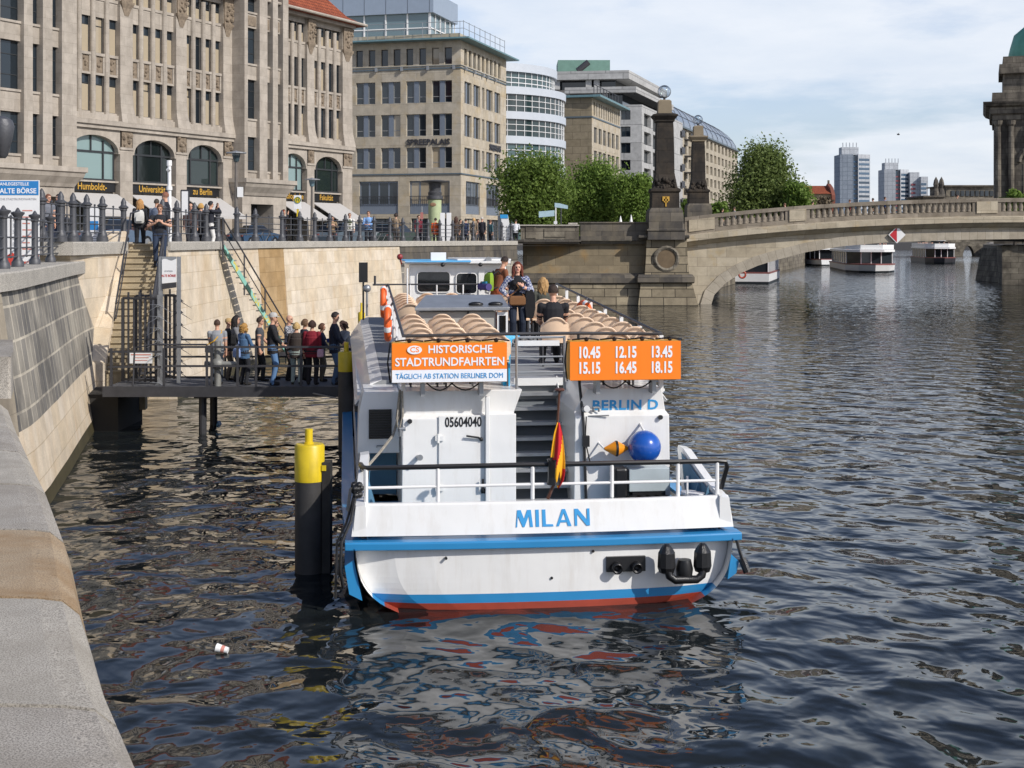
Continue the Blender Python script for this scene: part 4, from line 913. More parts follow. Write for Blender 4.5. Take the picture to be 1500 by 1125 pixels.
m = MB(); m.loft([[(x0+.5,Y0-o,z),(x1,Y0-o,z),(x1,Y0+5,z),(x0+.5,Y0+5,z)] for z, o in ((az(400)+.003,.22),(az(357),.0))]); m.build('wall_face', masonry('stained_ashlar', hexc('8d8068'), hexc('756a56'), hexc('574e40'), 2.2, .75, .5, .012, stain=hexc('a07c45'), stain_amt=.6, stain_scale=.10, contrast=(.5,.68)), ab)
xm = ax(848)
m = MB(); m.box(x0, xm, Y0-.75, Y0+5, az(357)+.003, az(354)); m.box(x0-.1, xm+.1, Y0-.95, Y0+5, az(354)+.003, az(351)); m.build('cornice', M_darkstone, ab)
m = MB(); m.box(x0+.3, xm-.02, Y0-.7, Y0-.1, az(351)+.005, az(331)); m.box(ax(770),ax(785),Y0-.76,Y0-.703,az(349),az(333)); m.box(ax(797),ax(828),Y0-.76,Y0-.703,az(347),az(335)); m.build('parapet', M_sandold, ab)
m = MB(); m.box(x0+.2, xm, Y0-.85, Y0-.0, az(331)+.003, az(329.3)); m.box(ax(832),ax(845.5),Y0-.72,Y0-.05,az(329)+.003,az(326.5)); m.build('parapet_cap', M_cap, ab)
m = MB(); m.box(xm+.12, x1, Y0-.35, Y0+4, az(357)+.003, az(353)); m.box(xm+.1, x1, Y0-.6, Y0+4, az(353)+.003, az(346)); m.build('cornice', M_darkstone, ab)
m = MB(); m.box(xm+.1, x1, Y0-.3, Y0+.3, az(346)+.003, az(327)); m.build('parapet', M_darkstone, ab)
m = MB(); m.box(xm, x1, Y0-.4, Y0+.4, az(327)+.003, az(325)); m.build('parapet_cap', M_darkstone, ab)

def obelisk(label, sc_px, Y, pxs, sign):
    """pxs: px of axis; vertical list in photo rows"""
    cx = PX(pxs, Y); t = thing('obelisk', label, 'monument', (cx, Y+1.5, 0)); s = Y/F
    def zz(py): return PZ(py, Y)
    return t, cx, s, zz
pi_ = thing('bridge_pier', 'battered pale ashlar pier with a round niche below the nearer obelisk', 'pier', (PX(977,103.),103,0))
Y1 = 103.0
def bx_(p): return PX(p, Y1)
def bz_(p): return PZ(p, Y1)
m = MB(); m.loft([[(bx_(a),Y1-o,z),(bx_(c),Y1-o,z),(bx_(c),Y1+6,z),(bx_(a),Y1+6,z)] for z, o, a, c in ((-1.5,.6,934,1032),(bz_(446),.6,934,1021),(bz_(415),.3,938,1013))]); m.build('pier_base', MATS['base_ashlar'], pi_)
m = MB(); m.loft([[(bx_(935-q),Y1-.35-o,z),(bx_(1014+q),Y1-.35-o,z),(bx_(1014+q),Y1+6,z),(bx_(935-q),Y1+6,z)] for z, q, o in ((bz_(415)+.003,1,.1),(bz_(413),2,.3),(bz_(406),2,.3),(bz_(402),0,.0))]); m.build('string_course', M_darkstone, pi_)
m = MB(); m.loft([[(bx_(a),Y1-o,z),(bx_(c),Y1-o,z),(bx_(c),Y1+6,z),(bx_(a),Y1+6,z)] for z, o, a, c in ((bz_(402)+.003,.28,944,1009),(bz_(380),.12,946,1007),(bz_(350),.0,947.5,1006))]); m.build('pier_body', MATS['base_ashlar'], pi_)
m = MB(); m.tube([(bx_(976)+.85*math.cos(R(a)),Y1-.2,bz_(379)+.85*math.sin(R(a))) for a in range(0,361,18)], .16, 6); m.build('niche_ring', M_sandold, pi_)
m = MB(); m.tube([(bx_(976),Y1-.22,bz_(379)),(bx_(976),Y1-.13,bz_(379))], .72, 20); m.build('niche', paint('niche_stone', hexc('6c5c47'), .9, 0, .3, 2), pi_)
m = MB(); m.loft([[(bx_(936-q),Y1-.1-o,z),(bx_(1008+q),Y1-.1-o,z),(bx_(1008+q),Y1+6,z),(bx_(936-q),Y1+6,z)] for z, q, o in ((bz_(350)+.003,0,.1),(bz_(348),1,.25),(bz_(345),1,.3),(bz_(344),0,.1))]); m.build('cornice', M_darkstone, pi_)

M_obd = masonry('dark_obelisk_stone', hexc('38332e'), hexc('292623'), hexc('1b1917'), 1.3, .9, .5, .02, stain=hexc('54493c'), stain_amt=.6, stain_scale=.2)
M_obl = paint('pale_obelisk_stone', hexc('827662'), .9, 0, .2, 1.0)
M_globe = None
def glass_thin(name):
    m, N, L, B = newmat(name); B.inputs['Base Color'].default_value = (.9,.95,1,1); B.inputs['Roughness'].default_value = .03
    tr = N.new('ShaderNodeBsdfTransparent'); tr.inputs['Color'].default_value = (.86,.90,.93,1); mxs = N.new('ShaderNodeMixShader'); lw = N.new('ShaderNodeLayerWeight'); lw.inputs['Blend'].default_value = .35
    gl_ = N.new('ShaderNodeBsdfGlossy'); gl_.inputs['Roughness'].default_value = .06
    L.new(lw.outputs['Facing'], mxs.inputs[0]); L.new(tr.outputs[0], mxs.inputs[1]); L.new(gl_.outputs[0], mxs.inputs[2]); L.new(mxs.outputs[0], N['Material Output'].inputs['Surface']); return m
M_globe = glass_thin('clear_lamp_glass')
def make_obelisk(label, Y, cx, k, y0, mat, gold):
    """k: metres per photo row at the obelisk, y0: photo row of the axis foot; heights below are in rows of the nearer obelisk"""
    X = PX(cx, Y); t = thing('obelisk', label, 'monument', (X, Y+2.2, PZ(y0,Y)))
    zb = PZ(y0, Y)
    def Z(r): return zb + r*k
    def sq(hw, z): return [(X-hw*k,Y+2.2-hw*k,z),(X+hw*k,Y+2.2-hw*k,z),(X+hw*k,Y+2.2+hw*k,z),(X-hw*k,Y+2.2+hw*k,z)]
    m = MB(); m.loft([sq(27,Z(-2)),sq(26.5,Z(10)),sq(28,Z(11)),sq(28,Z(13)),sq(25,Z(14)),sq(25,Z(32)),sq(24,Z(40)),sq(21,Z(44))]); m.build('plinth', M_darkstone, t)
    m = MB(); m.loft([sq(20,Z(44)+.003),sq(19.5,Z(66)),sq(21.5,Z(68)),sq(21.5,Z(71)),sq(17,Z(74)),sq(15,Z(86)),sq(13.5,Z(94))]); m.build('pedestal', M_obd, t)
    m = MB()
    for q in range(26): a = rnd.random()*6.28; m.ball((X+(rnd.random()-.5)*28*k, Y+2.2-(15.5+rnd.random()*3)*k, Z(72+rnd.random()*14)), (2.0+rnd.random()*1.8)*k, 7, 5)
    m.ball((X,Y+2.2-17*k,Z(85)), 4.5*k, 8, 6); m.build('carved_trophy', M_obd, t)
    m = MB(); m.loft([sq(13.3,Z(94)+.003),sq(13,Z(120)),sq(12.2,Z(160)),sq(11.6,Z(169))]); m.build('shaft', mat, t)
    m = MB(); m.loft([sq(12,Z(169)+.003),sq(13.5,Z(170)),sq(13.5,Z(172)),sq(16.5,Z(176)),sq(18,Z(178)),sq(18,Z(180)),sq(11,Z(182))]); m.build('capital', M_obd if gold else M_obl, t)
    m = MB(); m.loft([sq(10,Z(182)+.003),sq(9.4,Z(200)),sq(7,Z(202))]); m.build('top_block', M_obl, t)
    m = MB(); m.lathe([(2.0*k,0),(1.5*k,2*k),(2.5*k,3*k),(1.2*k,4*k)], (X,Y+2.2,Z(202)+.003), 10); m.lathe([(0.01,21.4*k),(3*k,21.2*k),(4.4*k,20*k),(0.01,19.9*k)], (X,Y+2.2,Z(202)), 12)
    for a in range(0,180,60): m.tube([(X+9.6*k*math.cos(R(a))*math.sin(R(b)), Y+2.2+9.6*k*math.sin(R(a))*math.sin(R(b)), Z(214.4)+9.3*k*math.cos(R(b))) for b in range(0,361,20)], .25*k, 4)
    lf = m.build('lantern_frame', M_steel, t)
    m = MB(); m.ball((X,Y+2.2,Z(214.4)), 9.2*k, 20, 14); m.build('lantern_globe', M_globe, lf, smooth=True, angle=0)
    if gold:
        m = MB(); f = Y+2.2-20.2*k; m.box(X-.9*k,X+.9*k,f-.05,f+.25,Z(46),Z(60)); m.box(X-5*k,X+5*k,f-.05,f+.25,Z(57),Z(60.5)); m.box(X-5*k,X-3*k,f-.05,f+.25,Z(54),Z(57)); m.box(X+3*k,X+5*k,f-.05,f+.25,Z(54),Z(57)); m.box(X-3*k,X+3*k,f-.05,f+.25,Z(52),Z(54)); m.build('gilt_emblem', M_gold, t)
    return t
make_obelisk('nearer tall dark obelisk with a glass globe and gilt emblem on its pedestal', 101.6, 978, 104/F, 349, M_obd, True)
make_obelisk('farther paler obelisk with a glass globe on the far side of the bridge', 134., 1027, 134/F*.735, 330, M_obd, False)

# right bank seen under the bridge, far bridge, left bank beyond
rb = thing('embankment_wall', 'grey river wall with a buttress seen under the bridge at the right', 'wall', (PX(1470,165.),165,0))
m = MB(); m.prism([(PX(1446,300.),300),(PX(1440,200.),200),(PX(1452,172.),172),(PX(1468,150.),150),(90,140),(140,300)], -1, 4.3); m.loft([[(PX(1463,160.)-q,159-q,z),(PX(1471,160.),158.5-q,z),(PX(1471,160.),166,z),(PX(1463,160.)-q,166,z)] for z, q in ((-1,.9),(4,.0))]); m.build('wall_face', M_sandold, rb)
g = MB(); g.prism([(PX(1447,201.),201),(PX(1480,150.),150),(400,150),(400,690),(PX(1452,690.),690),(PX(1450,300.),300)], 3.0, 4.42); structure(g, 'right_bank', M_paving)
lw_ = thing('embankment_wall', 'mottled river wall beyond the bridge on the left bank', 'wall', (15,150,0))
m = MB(); m.prism([(PX(1040,133.2)-2,133.2),(PX(1042,133.2),133.2),(PX(1140,213.),213),(PX(1183,272.),272),(PX(1212,420.),420),(13.3,420),(13.3,133.2)], -1, 4.2); m.build('wall_face', M_sandold, lw_)
g = MB(); g.poly([(13.002,133,4.205),(19.2,133.25,4.205),(PX(1140,213.)-.3,213,4.205),(PX(1183,272.)-.3,272,4.205),(PX(1212,420.)-.3,420,4.205),(PX(1212,690.),690,4.205),(13.002,690,4.205)]); structure(g, 'left_bank', M_paving)
fb = thing('arch_bridge', 'distant low grey bridge seen under the arch of the near one', 'bridge', (120,430,0))
m = MB(); x0, x1 = PX(1195,430.), PX(1500,430.)
m.box(x0, x1, 430, 446, 4.2, 6.4); m.box(x0, x1, 429.6, 429.99, 5.9, 6.6)
for p in (1225,1392): m.box(PX(p,430.), PX(p+8,430.), 430.5, 446, -1, 4.2)
pts = [(PX(1400,430.)+i*1.6, -1+4.8*math.sin(math.pi*i/12)) for i in range(13)]
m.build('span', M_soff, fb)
m = MB(); m.extr([(PX(1392,427.),427,-1),(PX(1410,427.),427,-1)] + [(PX(1410,427.)+ (PX(1428,427.)-PX(1410,427.))*(.5-.5*math.cos(math.pi*i/8)), 427, -1+4.2*math.sin(math.pi*i/8)) for i in range(1,8)] + [(PX(1428,427.),427,-1),(PX(1445,427.),427,-1),(PX(1445,427.),427,5.6),(PX(1392,427.),427,5.6)], (0,2.5,0)); m.build('side_arch', M_sandold, fb)

# ---- distant boats
M_navy = paint('dark_hull', (.02,.025,.03), .4, 0, .2, 1); M_redl = paint('red_line', (.26,.09,.08), .4, 0, .1, 1); M_bglass = glass_pane('boat_glass', (.02,.025,.03), None, 0, .06)
def far_boat(label, x, y, rz, L, W, hull, style, dk=M_white):
    t = thing('tour_boat', label, 'boat', (x, y, 0), rz)
    def hp(z, f, s=1.0): return [(-W/2*s,-L/2,z),(W/2*s,-L/2,z),(W/2*s,L*.28,z),(W*.3*s,L*.44*f,z),(0,L*.5*f,z),(-W*.3*s,L*.44*f,z),(-W/2*s,L*.28,z)]
    m = MB(); m.loft([hp(-.5,.94,.92), hp(.25,.97,.98)]); m.build('hull_bottom', hull, t, local=True)
    m = MB(); m.loft([hp(.253,.97,.98), hp(1.15,1.0)]); m.build('hull', dk, t, local=True)
    m = MB(); m.loft([hp(1.153,1.0,1.02), hp(1.3,1.0,1.02)]); m.build('rubbing_strake', M_redl, t, local=True)
    h1 = 3.1
    m = MB(); m.loft([[(-W*.46,-L*.44,z),(W*.46,-L*.44,z),(W*.46,L*.26,z),(W*.2,L*.33,z),(-W*.2,L*.33,z),(-W*.46,L*.26,z)] for z in (1.303,h1)]); m.build('saloon', M_bglass, t, local=True)
    pb2 = MB(); pb2.box(-.06,.06,-.1,.1,1.31,h1); pm2 = pb2.mesh('saloon_post', M_white)
    for q in range(9):
        for s in (-1,1): inst('saloon_post', pm2, t, Matrix.Translation((s*W*.46, -L*.44+q*L*.70/8, 0)))
    for s in (-.2,.0,.2): inst('saloon_post', pm2, t, Matrix.Translation((W*s, L*.33, 0)))
    m = MB(); m.loft([[(-W*.5,-L*.47,z),(W*.5,-L*.47,z),(W*.5,L*.28,z),(W*.24,L*.37,z),(-W*.24,L*.37,z),(-W*.5,L*.28,z)] for z in (h1+.003,h1+.35)]); m.build('sun_deck', M_white, t, local=True)
    m = MB()
    ring_ = [(-W*.48,-L*.45),(W*.48,-L*.45),(W*.48,L*.27),(W*.22,L*.35),(-W*.22,L*.35),(-W*.48,L*.27)]
    for (ax_,ay_),(bx2,by2) in zip(ring_, ring_[1:]+ring_[:1]): m.bar((ax_,ay_,h1+.75),(bx2,by2,h1+.75), .06, .7)
    m.build('deck_rail', M_white, t, local=True)
    if style > 0:
        m = MB(); m.box(-W*.22, W*.22, L*.02, L*.16, h1+.36, h1+1.7); m.build('wheelhouse', M_bglass, t, local=True)
        m = MB(); m.box(-W*.26, W*.26, -.01*L, L*.18, h1+1.703, h1+1.95); m.build('wheelhouse_roof', M_white, t, local=True)
    pp = MB(); cols = []
    for q in range(46 if style > 0 else 16):
        xx, yy = (rnd.random()-.5)*W*.84, -L*.42+rnd.random()*L*.7
        if style > 0 and abs(xx) < W*.25 and -.0 < yy < L*.17: continue
        mi = rnd.randrange(5); pp.loft([[(xx-.2*k,yy-.14*k,z),(xx+.2*k,yy-.14*k,z),(xx+.2*k,yy+.14*k,z),(xx-.2*k,yy+.14*k,z)] for z, k in ((h1+.36,.9),(h1+.9,1.1),(h1+1.05,.5))], mi); pp.ball((xx,yy,h1+1.2), .13, 6, 5, 5)
    o = pp.build('passenger_crowd', [paint('crowd_%s' % n, c, .9, 0, .1, 2) for n, c in (('dark',(.03,.03,.04)),('red',(.35,.06,.05)),('pale',(.6,.58,.55)),('blue',(.08,.13,.3)),('tan',(.4,.3,.2)))] + [paint('crowd_skin',(.5,.3,.22),.7,0,.1,2)]); tag(o, 'seated passengers crowding the top deck of the %s' % label.split(' ', 1)[1].split(' coming')[0].split(' moored')[0].split(' showing')[0], 'crowd', None, 'stuff')
    o.matrix_world = Matrix.Translation((x,y,0)) @ Matrix.Rotation(rz,4,'Z')
    return t
far_boat('large white tour boat coming head on under the bridge arch', PX(1288,212.), 222., R(172), 34, 7.6, M_navy, 1)
far_boat('white tour boat moored against the far left wall behind the approaching boat', PX(1208,262.), 275., R(10), 26, 6.0, M_navy, 0)
far_boat('small dark tour boat in the distance right of the approaching boat', PX(1397,285.), 298., R(172), 26, 6.4, M_navy, 1, paint('dark_boat_side', (.06,.06,.07), .4, 0, .2, 1))
far_boat('white tour boat showing its stern beside the left end of the arch', 29.4, 164., R(-15), 22, 4.6, M_navy, 0)
o = MB(); c_ = P(1085.5,402,151.); o.tube([(c_.x+.36*math.cos(R(a)),150.2,c_.z+.36*math.sin(R(a))) for a in range(0,361,24)], .11, 8); tag(o.build('life_ring', paint('life_ring_red', (.4,.06,.03), .5)), 'small red life ring on the stern of the boat under the arch', 'life ring')

# ---- trees
def leaf_mat(name, c, c2):
    m, N, L, B = newmat(name); oi = N.new('ShaderNodeTexCoord'); n = noise_node(N, L, oi.outputs['Object'], 1.1, 5, .7); r = ramp_node(N, L, n.outputs[0], [(.32, c), (.68, c2)])
    L.new(r.outputs[0], B.inputs['Base Color']); B.inputs['Roughness'].default_value = .6; B.inputs['Specular IOR Level'].default_value = .25
    tl = N.new('ShaderNodeBsdfTranslucent'); L.new(r.outputs[0], tl.inputs['Color']); ms = N.new('ShaderNodeMixShader'); ms.inputs[0].default_value = .42
    L.new(B.outputs[0], ms.inputs[1]); L.new(tl.outputs[0], ms.inputs[2]); L.new(ms.outputs[0], N['Material Output'].inputs['Surface']); return m
M_bark = paint('bark', (.06,.05,.04), .9, 0, .4, 3, .8)
M_leaf = leaf_mat('maple_leaves', (.10,.165,.03), (.21,.29,.065)); M_leaf2 = leaf_mat('willow_leaves', (.105,.15,.04), (.22,.28,.085)); M_leaf3 = leaf_mat('bright_leaves', (.115,.19,.035), (.23,.33,.07))
def tree(name, label, x, y, zb, H_, W_, trunk, mat, seed, nleaf=9000, leaf=.28, lobes=26, group=None, droop=0.0, shape=1.0, cat='tree'):
    r = np.random.RandomState(seed); t = thing(name, label, cat, (x,y,zb), 0, group)
    b = MB(); top = zb+trunk
    b.tube([(x,y,zb-.1),(x+.1,y,zb+trunk*.5),(x-.05,y+.1,top),(x+.15,y,zb+H_*.65),(x,y,zb+H_*.9)], [W_*.035+.06,W_*.028+.05,W_*.024+.04,W_*.012+.02,.02], 8)
    cs = []
    for i in range(lobes):
        f = (i+.5)/lobes; zz = top + (H_-trunk)*(.06+.88*f); rad = .92*W_/2*(math.sin(math.pi*min(1,(.16+.84*(1-f)**.85)))**.55 if shape == 1.0 else math.sqrt(max(0,1-(2*f-.75)**2*.8)))*(.55+.45*r.rand())
        a = i*2.4+r.rand()*.8; q = rad*(.25+.62*r.rand()); c = np.array([x+q*math.cos(a), y+q*math.sin(a), zz]); cs.append((c, W_*(.10+.10*r.rand())))
        b.tube([(x,y,zz-(H_-trunk)*.16 if zz-(H_-trunk)*.16 > top*.98 else top),((x+c[0])/2,(y+c[1])/2,zz-.2),tuple(c)], [W_*.010+.02,W_*.006+.015,.012], 5)
    b.build('trunk', M_bark, t)
    per = nleaf//lobes; V = []; Fc = []
    for c, rd in cs:
        d = r.normal(size=(per,3)); d /= np.linalg.norm(d,axis=1)[:,None]; p = c + d*(rd*(.15+1.45*r.rand(per)**.85))[:,None]*np.array([1.15,1.15,.85]); p[:,2] -= droop*rd*r.rand(per)**2
        ax1 = r.normal(size=(per,3)); ax1 /= np.linalg.norm(ax1,axis=1)[:,None]; nrm = d + .8*r.normal(size=(per,3)); ax2 = np.cross(nrm, ax1); ax2 /= np.linalg.norm(ax2,axis=1)[:,None]; ax1 = np.cross(ax2, nrm); ax1 /= np.linalg.norm(ax1,axis=1)[:,None]
        s = leaf*(.6+.8*r.rand(per))[:,None]; o = len(V)
        q4 = np.stack([p-ax1*s, p+ax2*s*.6, p+ax1*s, p-ax2*s*.6], 1).reshape(-1,3); V += [tuple(k) for k in q4]; Fc += [(o+4*k,o+4*k+1,o+4*k+2,o+4*k+3) for k in range(per)]
    me = bpy.data.meshes.new('crown'); me.from_pydata(V, [], Fc); me.materials.append(mat); ob = bpy.data.objects.new('crown', me); COL.objects.link(ob); attach(ob, t); return t
gt_ = 'young trees on the promenade by the bridge'
def ptree(name, label, px, Y, ptop, pw, seed, mat, **kw):
    H_ = PZ(ptop,Y)-ZG; return tree(name, label, PX(px,Y), Y, ZG, H_, pw/F*Y, kw.pop('trunk', H_*.16), mat, seed, **kw)
ptree('leafy_tree', 'broad leafy green tree in front of the round glass building', 781, 118., 236, 128, 1, M_leaf, nleaf=30000, leaf=.14, lobes=60, group=gt_)
ptree('leafy_tree', 'leafy tree before the brown sandstone wing, middle of the promenade trees', 872, 124., 241, 98, 2, M_leaf3, nleaf=22000, leaf=.13, lobes=46, group=gt_)
ptree('leafy_tree', 'bright green tree touching the left side of the nearer obelisk', 930, 121., 256, 72, 3, M_leaf3, nleaf=17000, leaf=.13, lobes=40, group=gt_)
ptree('leafy_tree', 'low green tree filling the gap behind the direction signs', 833, 131., 276, 84, 4, M_leaf, nleaf=12000, leaf=.15, lobes=34, group=gt_)
ptree('leafy_tree', 'dark low tree standing behind the pale cafe parasols', 902, 137., 282, 76, 14, M_leaf, nleaf=9000, leaf=.16, lobes=28, group=gt_)
ptree('willow_tree', 'large olive green willow rising beyond the bridge', 1118, 190., 214, 124, 5, M_leaf2, nleaf=42000, leaf=.21, lobes=95, droop=1.2, shape=2.0)
ptree('leafy_tree', 'small bright tree at the right foot of the willow', 1168, 185., 268, 58, 6, M_leaf3, nleaf=12000, leaf=.2, lobes=34)
ptree('leafy_tree', 'small green tree between the two obelisks', 1008, 150., 288, 26, 7, M_leaf3, nleaf=3500, leaf=.25, lobes=14)
ptree('leafy_tree', 'green bush like tree just right of the farther obelisk', 1052, 168., 298, 40, 8, M_leaf3, nleaf=4000, leaf=.28, lobes=16)
ptree('bare_tree', 'thin brownish tree before the red roofed houses', 1206, 300., 288, 36, 9, paint('twiggy_crown', (.14,.11,.07), .9, 0, .3, 1), nleaf=3000, leaf=.3, lobes=20)
ptree('leafy_shrub', 'bright green shrub above the bridge rail at the foot of the cathedral tower', 1486, 144., 281, 46, 10, M_leaf3, nleaf=5000, leaf=.24, lobes=18, cat='shrub')
# ================================================= THE TOUR BOAT (local frame: x starboard, y forward from the stern, z over water)
BO, BRZ = (.47, 18.2, 0.0), R(7)
M_bw = paint('boat_white', (.78,.78,.765), .30, 0, .04, .8, coat=.25, streak=.24, streakc=(.42,.35,.26))
M_bb = paint('boat_blue', hexc('2f86bd'), .35, 0, .08, 1.5, coat=.2)
M_bdk = paint('deck_blue', hexc('5b87a3'), .6, 0, .18, 2.5)
M_red = paint('antifouling_red', hexc('9c3f2c'), .6, 0, .25, 2.5)
M_seat = paint('tan_plastic', hexc('ecceb0'), .36, 0, .06, 3)
M_deck = paint('grey_deck', (.26,.27,.28), .75, 0, .2, 3, .2)
M_grate = paint('stair_grating', (.44,.46,.48), .5, .4, .25, 6, .5)
M_grey = paint('grey_casing', hexc('a8a49c'), .5, 0, .08, 2)
M_orange = paint('banner_orange', (.95,.22,.005), .5, 0, .03, 2)
M_lblue = paint('letter_blue', hexc('2f93cf'), .5, 0, .02, 2)
M_lwhite = paint('letter_white', (.82,.84,.88), .5, 0, .02, 2)
M_blk = paint('black_paint', (.014,.014,.015), .35, 0, .2, 4)
M_cab = glass_pane('cabin_glass', (.012,.014,.016), None, 0, .05)
boat = thing('passenger_boat', 'white and blue river tour boat moored stern on, named in blue letters', 'boat', BO, BRZ)
BM = wmat(boat)
def bp(mb, name, mat, parent=None, **kw): return mb.build(name, mat, parent or boat, local=True, **kw)
def bloc(o, x=0, y=0, z=0): return BM @ Vector((x, y, z))
def hw(s):                                   # half beam along the length
    if s < 3: return 2.55 + .06*s/3
    if s < 15: return 2.61
    return 2.61*math.sqrt(max(0.0, 1 - ((s-15)/9.6)**2)) + .02
# hull, lofted from the stern
SL = [0, .2, .5, 1.5, 3, 6, 10, 14, 16, 18, 20, 21.5, 23, 24, 24.5]
def section(s, zz):                          # half breadth at height zz
    h = hw(s)
    k = float(np.interp(zz, [-.6,-.1,0,.06,.12,.21,.32,.45,.6,.86], [.4,.68,.775,.825,.865,.908,.945,.970,.985,1.0]))
    return h*(k if s < 20 else .5+.5*k)
def strip(z0, z1, mat, name, n=2, sl=SL, stern=True, grow=0):
    m = MB()
    for sgn in (-1, 1):
        for a, c in zip(sl, sl[1:]):
            for k in range(n):
                za, zc = z0+(z1-z0)*k/n, z0+(z1-z0)*(k+1)/n
                q = [(sgn*(section(a,za)+grow),a,za),(sgn*(section(c,za)+grow),c,za),(sgn*(section(c,zc)+grow),c,zc),(sgn*(section(a,zc)+grow),a,zc)]
                m.quad(*(q if sgn > 0 else q[::-1]))
    if stern:
        for k in range(n):
            za, zc = z0+(z1-z0)*k/n, z0+(z1-z0)*(k+1)/n; N_ = 10
            for i in range(N_):
                f0, f1 = -1+2*i/N_, -1+2*(i+1)/N_
                def e(f, z): return (f*section(0,z), .13*f*f + (.10*f**8) , z)
                m.quad(e(f0,za), e(f1,za), e(f1,zc), e(f0,zc))
    return bp(m, name, mat)
strip(-.6, .09, M_red, 'hull_bottom', 9); strip(.09, .21, M_bb, 'waterline_stripe', 3)
hu = strip(.21, .82, M_bw, 'hull', 8)
strip(.82, .86, M_bb, 'hull_blue_edge', 1)
m = MB()                                      # blue rubbing strake all round
def zsh(s): return .86
for sgn in (-1, 1):
    r = [[(sgn*(hw(s)+.0),s+.10,.80),(sgn*(hw(s)+.12),s+.10,.82),(sgn*(hw(s)+.12),s+.10,.92),(sgn*(hw(s)-.1),s+.10,.935)] for s in SL]
    m.loft(r)
n_ = 12; m.loft([[(f*2.68,-.10+.16*f*f*.8,.825),(f*2.68,.3,.825),(f*2.68,.3,.930),(f*2.68,-.085+.16*f*f*.8,.930),(f*2.68,-.10+.16*f*f*.8,.915)] for f in [-1+2*i/n_ for i in range(n_+1)]])
bp(m, 'rubbing_strake', M_bb, bevel=.012)
m = MB(); m.box(-2.4,2.4,.3,3.0,.84,.90); dk_ = bp(m, 'aft_deck', M_bdk)
# bulwark panel with the name, side bulwarks
m = MB(); n_ = 12
def pr(f, z, o=0): return (f*(2.545 + .05*(1.4-z)/.45) , .02+.10*f*f + o - .04*(1.4-z)/.45*0 + .10*(z-.95)/.45, z)
m.loft([[pr(f,.99),pr(f,1.375),pr(f,1.40,.02),pr(f,1.40,.09),pr(f,.99,.06)] for f in [-1+2*i/n_ for i in range(n_+1)]])
pan = bp(m, 'stern_bulwark', M_bw)
for sgn in (-1, 1):
    m = MB(); r = []
    for s, zt, o in ((.14,1.40,2.5),(.9,1.52,2.48),(1.9,1.80,2.42),(2.2,1.80,2.42)):
        r.append([(sgn*2.575,s,.99),(sgn*(o+.035),s,zt-.02),(sgn*(o-.09),s,zt),(sgn*(o-.10),s,zt-.05),(sgn*2.40,s,.99)])
    m.loft(r if sgn > 0 else [q[::-1] for q in r]); bp(m, 'side_bulwark', M_bw)
    m = MB(); m.loft([[(sgn*(2.385),s,.905),(sgn*(o-.115),s,zt-.06),(sgn*(o-.122),s,zt-.06),(sgn*2.375,s,.905)] for s, zt, o in ((.2,1.40,2.5),(.9,1.52,2.48),(1.88,1.80,2.42))]); bp(m, 'bulwark_lining', M_bdk)
    for s in (.5, 1.0, 1.5): 
        m = MB(); m.extr([(sgn*2.37,s,.905),(sgn*2.18,s,.905),(sgn*2.34,s,1.5)], (0,.03,0)); bp(m, 'bulwark_bracket', M_bdk)
    m = MB(); m.tube([(sgn*2.40,.28,1.4),(sgn*2.40,.28,1.85)], .03, 8); bp(m, 'rail_post', M_white)
GL = {'M': ([(0,0),(.06,0),(.10,.62),(.115,.62),(.32,0),(.40,0),(.605,.62),(.62,.62),(.66,0),(.80,0),(.72,1),(.54,1),(.40,.50),(.385,.50),(.24,1),(.08,1)], .86), 'I': ([(0,0),(.16,0),(.16,1),(0,1)], .24), 'L': ([(0,0),(.52,0),(.50,.13),(.17,.14),(.16,1),(0,1)], .58), 'N': ([(0,0),(.12,0),(.13,.70),(.56,0),(.72,0),(.72,1),(.60,1),(.59,.33),(.17,1),(0,1)], .80), 'A': ([(0,0),(.13,0),(.21,.25),(.47,.25),(.55,0),(.72,0),(.44,1),(.29,1)], .80)}
lm = MB(M=frame((-.415,.0435,1.075), (1,0,0), (0,.22,1))); xc_ = 0.0; hh_ = .225
for ch in 'MILAN':
    pts_, adv = GL[ch]; tris = [(x*hh_*1.28+xc_, y*hh_, -.001) for x, y in pts_]
    if ch == 'A':
        q = lambda x, y: (x*hh_*1.28+xc_, y*hh_, 0); 
        for pl_ in ([(0,0),(.13,0),(.34,.70),(.365,.78),(.365,1),(.29,1)], [(.365,.78),(.39,.70),(.55,0),(.72,0),(.44,1),(.365,1)], [(.19,.22),(.49,.22),(.455,.36),(.235,.36)]): lm.extr([(x*hh_*1.28+xc_, y*hh_, .0005) for x, y in pl_], (0,0,.0025))
    else: lm.extr(tris, (0,0,.0035))
    xc_ += adv*hh_*1.28 + .02
bp(lm, 'lettering', M_lblue, pan)
# stern rail
m = MB(); m.tube([(-2.40,2.0,1.45),(-2.46,1.0,1.80),(-2.44,.42,1.855),(-2.40,.28,1.865),(2.40,.28,1.865),(2.52,.30,1.855),(2.56,.34,1.78),(2.52,.50,1.45)], .034, 8); bp(m, 'top_rail', M_blk, smooth=True)
m = MB(); m.tube([(-2.40,.28,1.60),(2.40,.28,1.60)], .02, 8); bp(m, 'mid_rail', M_white, smooth=True)
for x in (-1.44,-.16,.93,1.85): m = MB(); m.tube([(x,.28,1.40),(x,.28,1.85)], .028, 8); bp(m, 'rail_post', M_white, smooth=True)
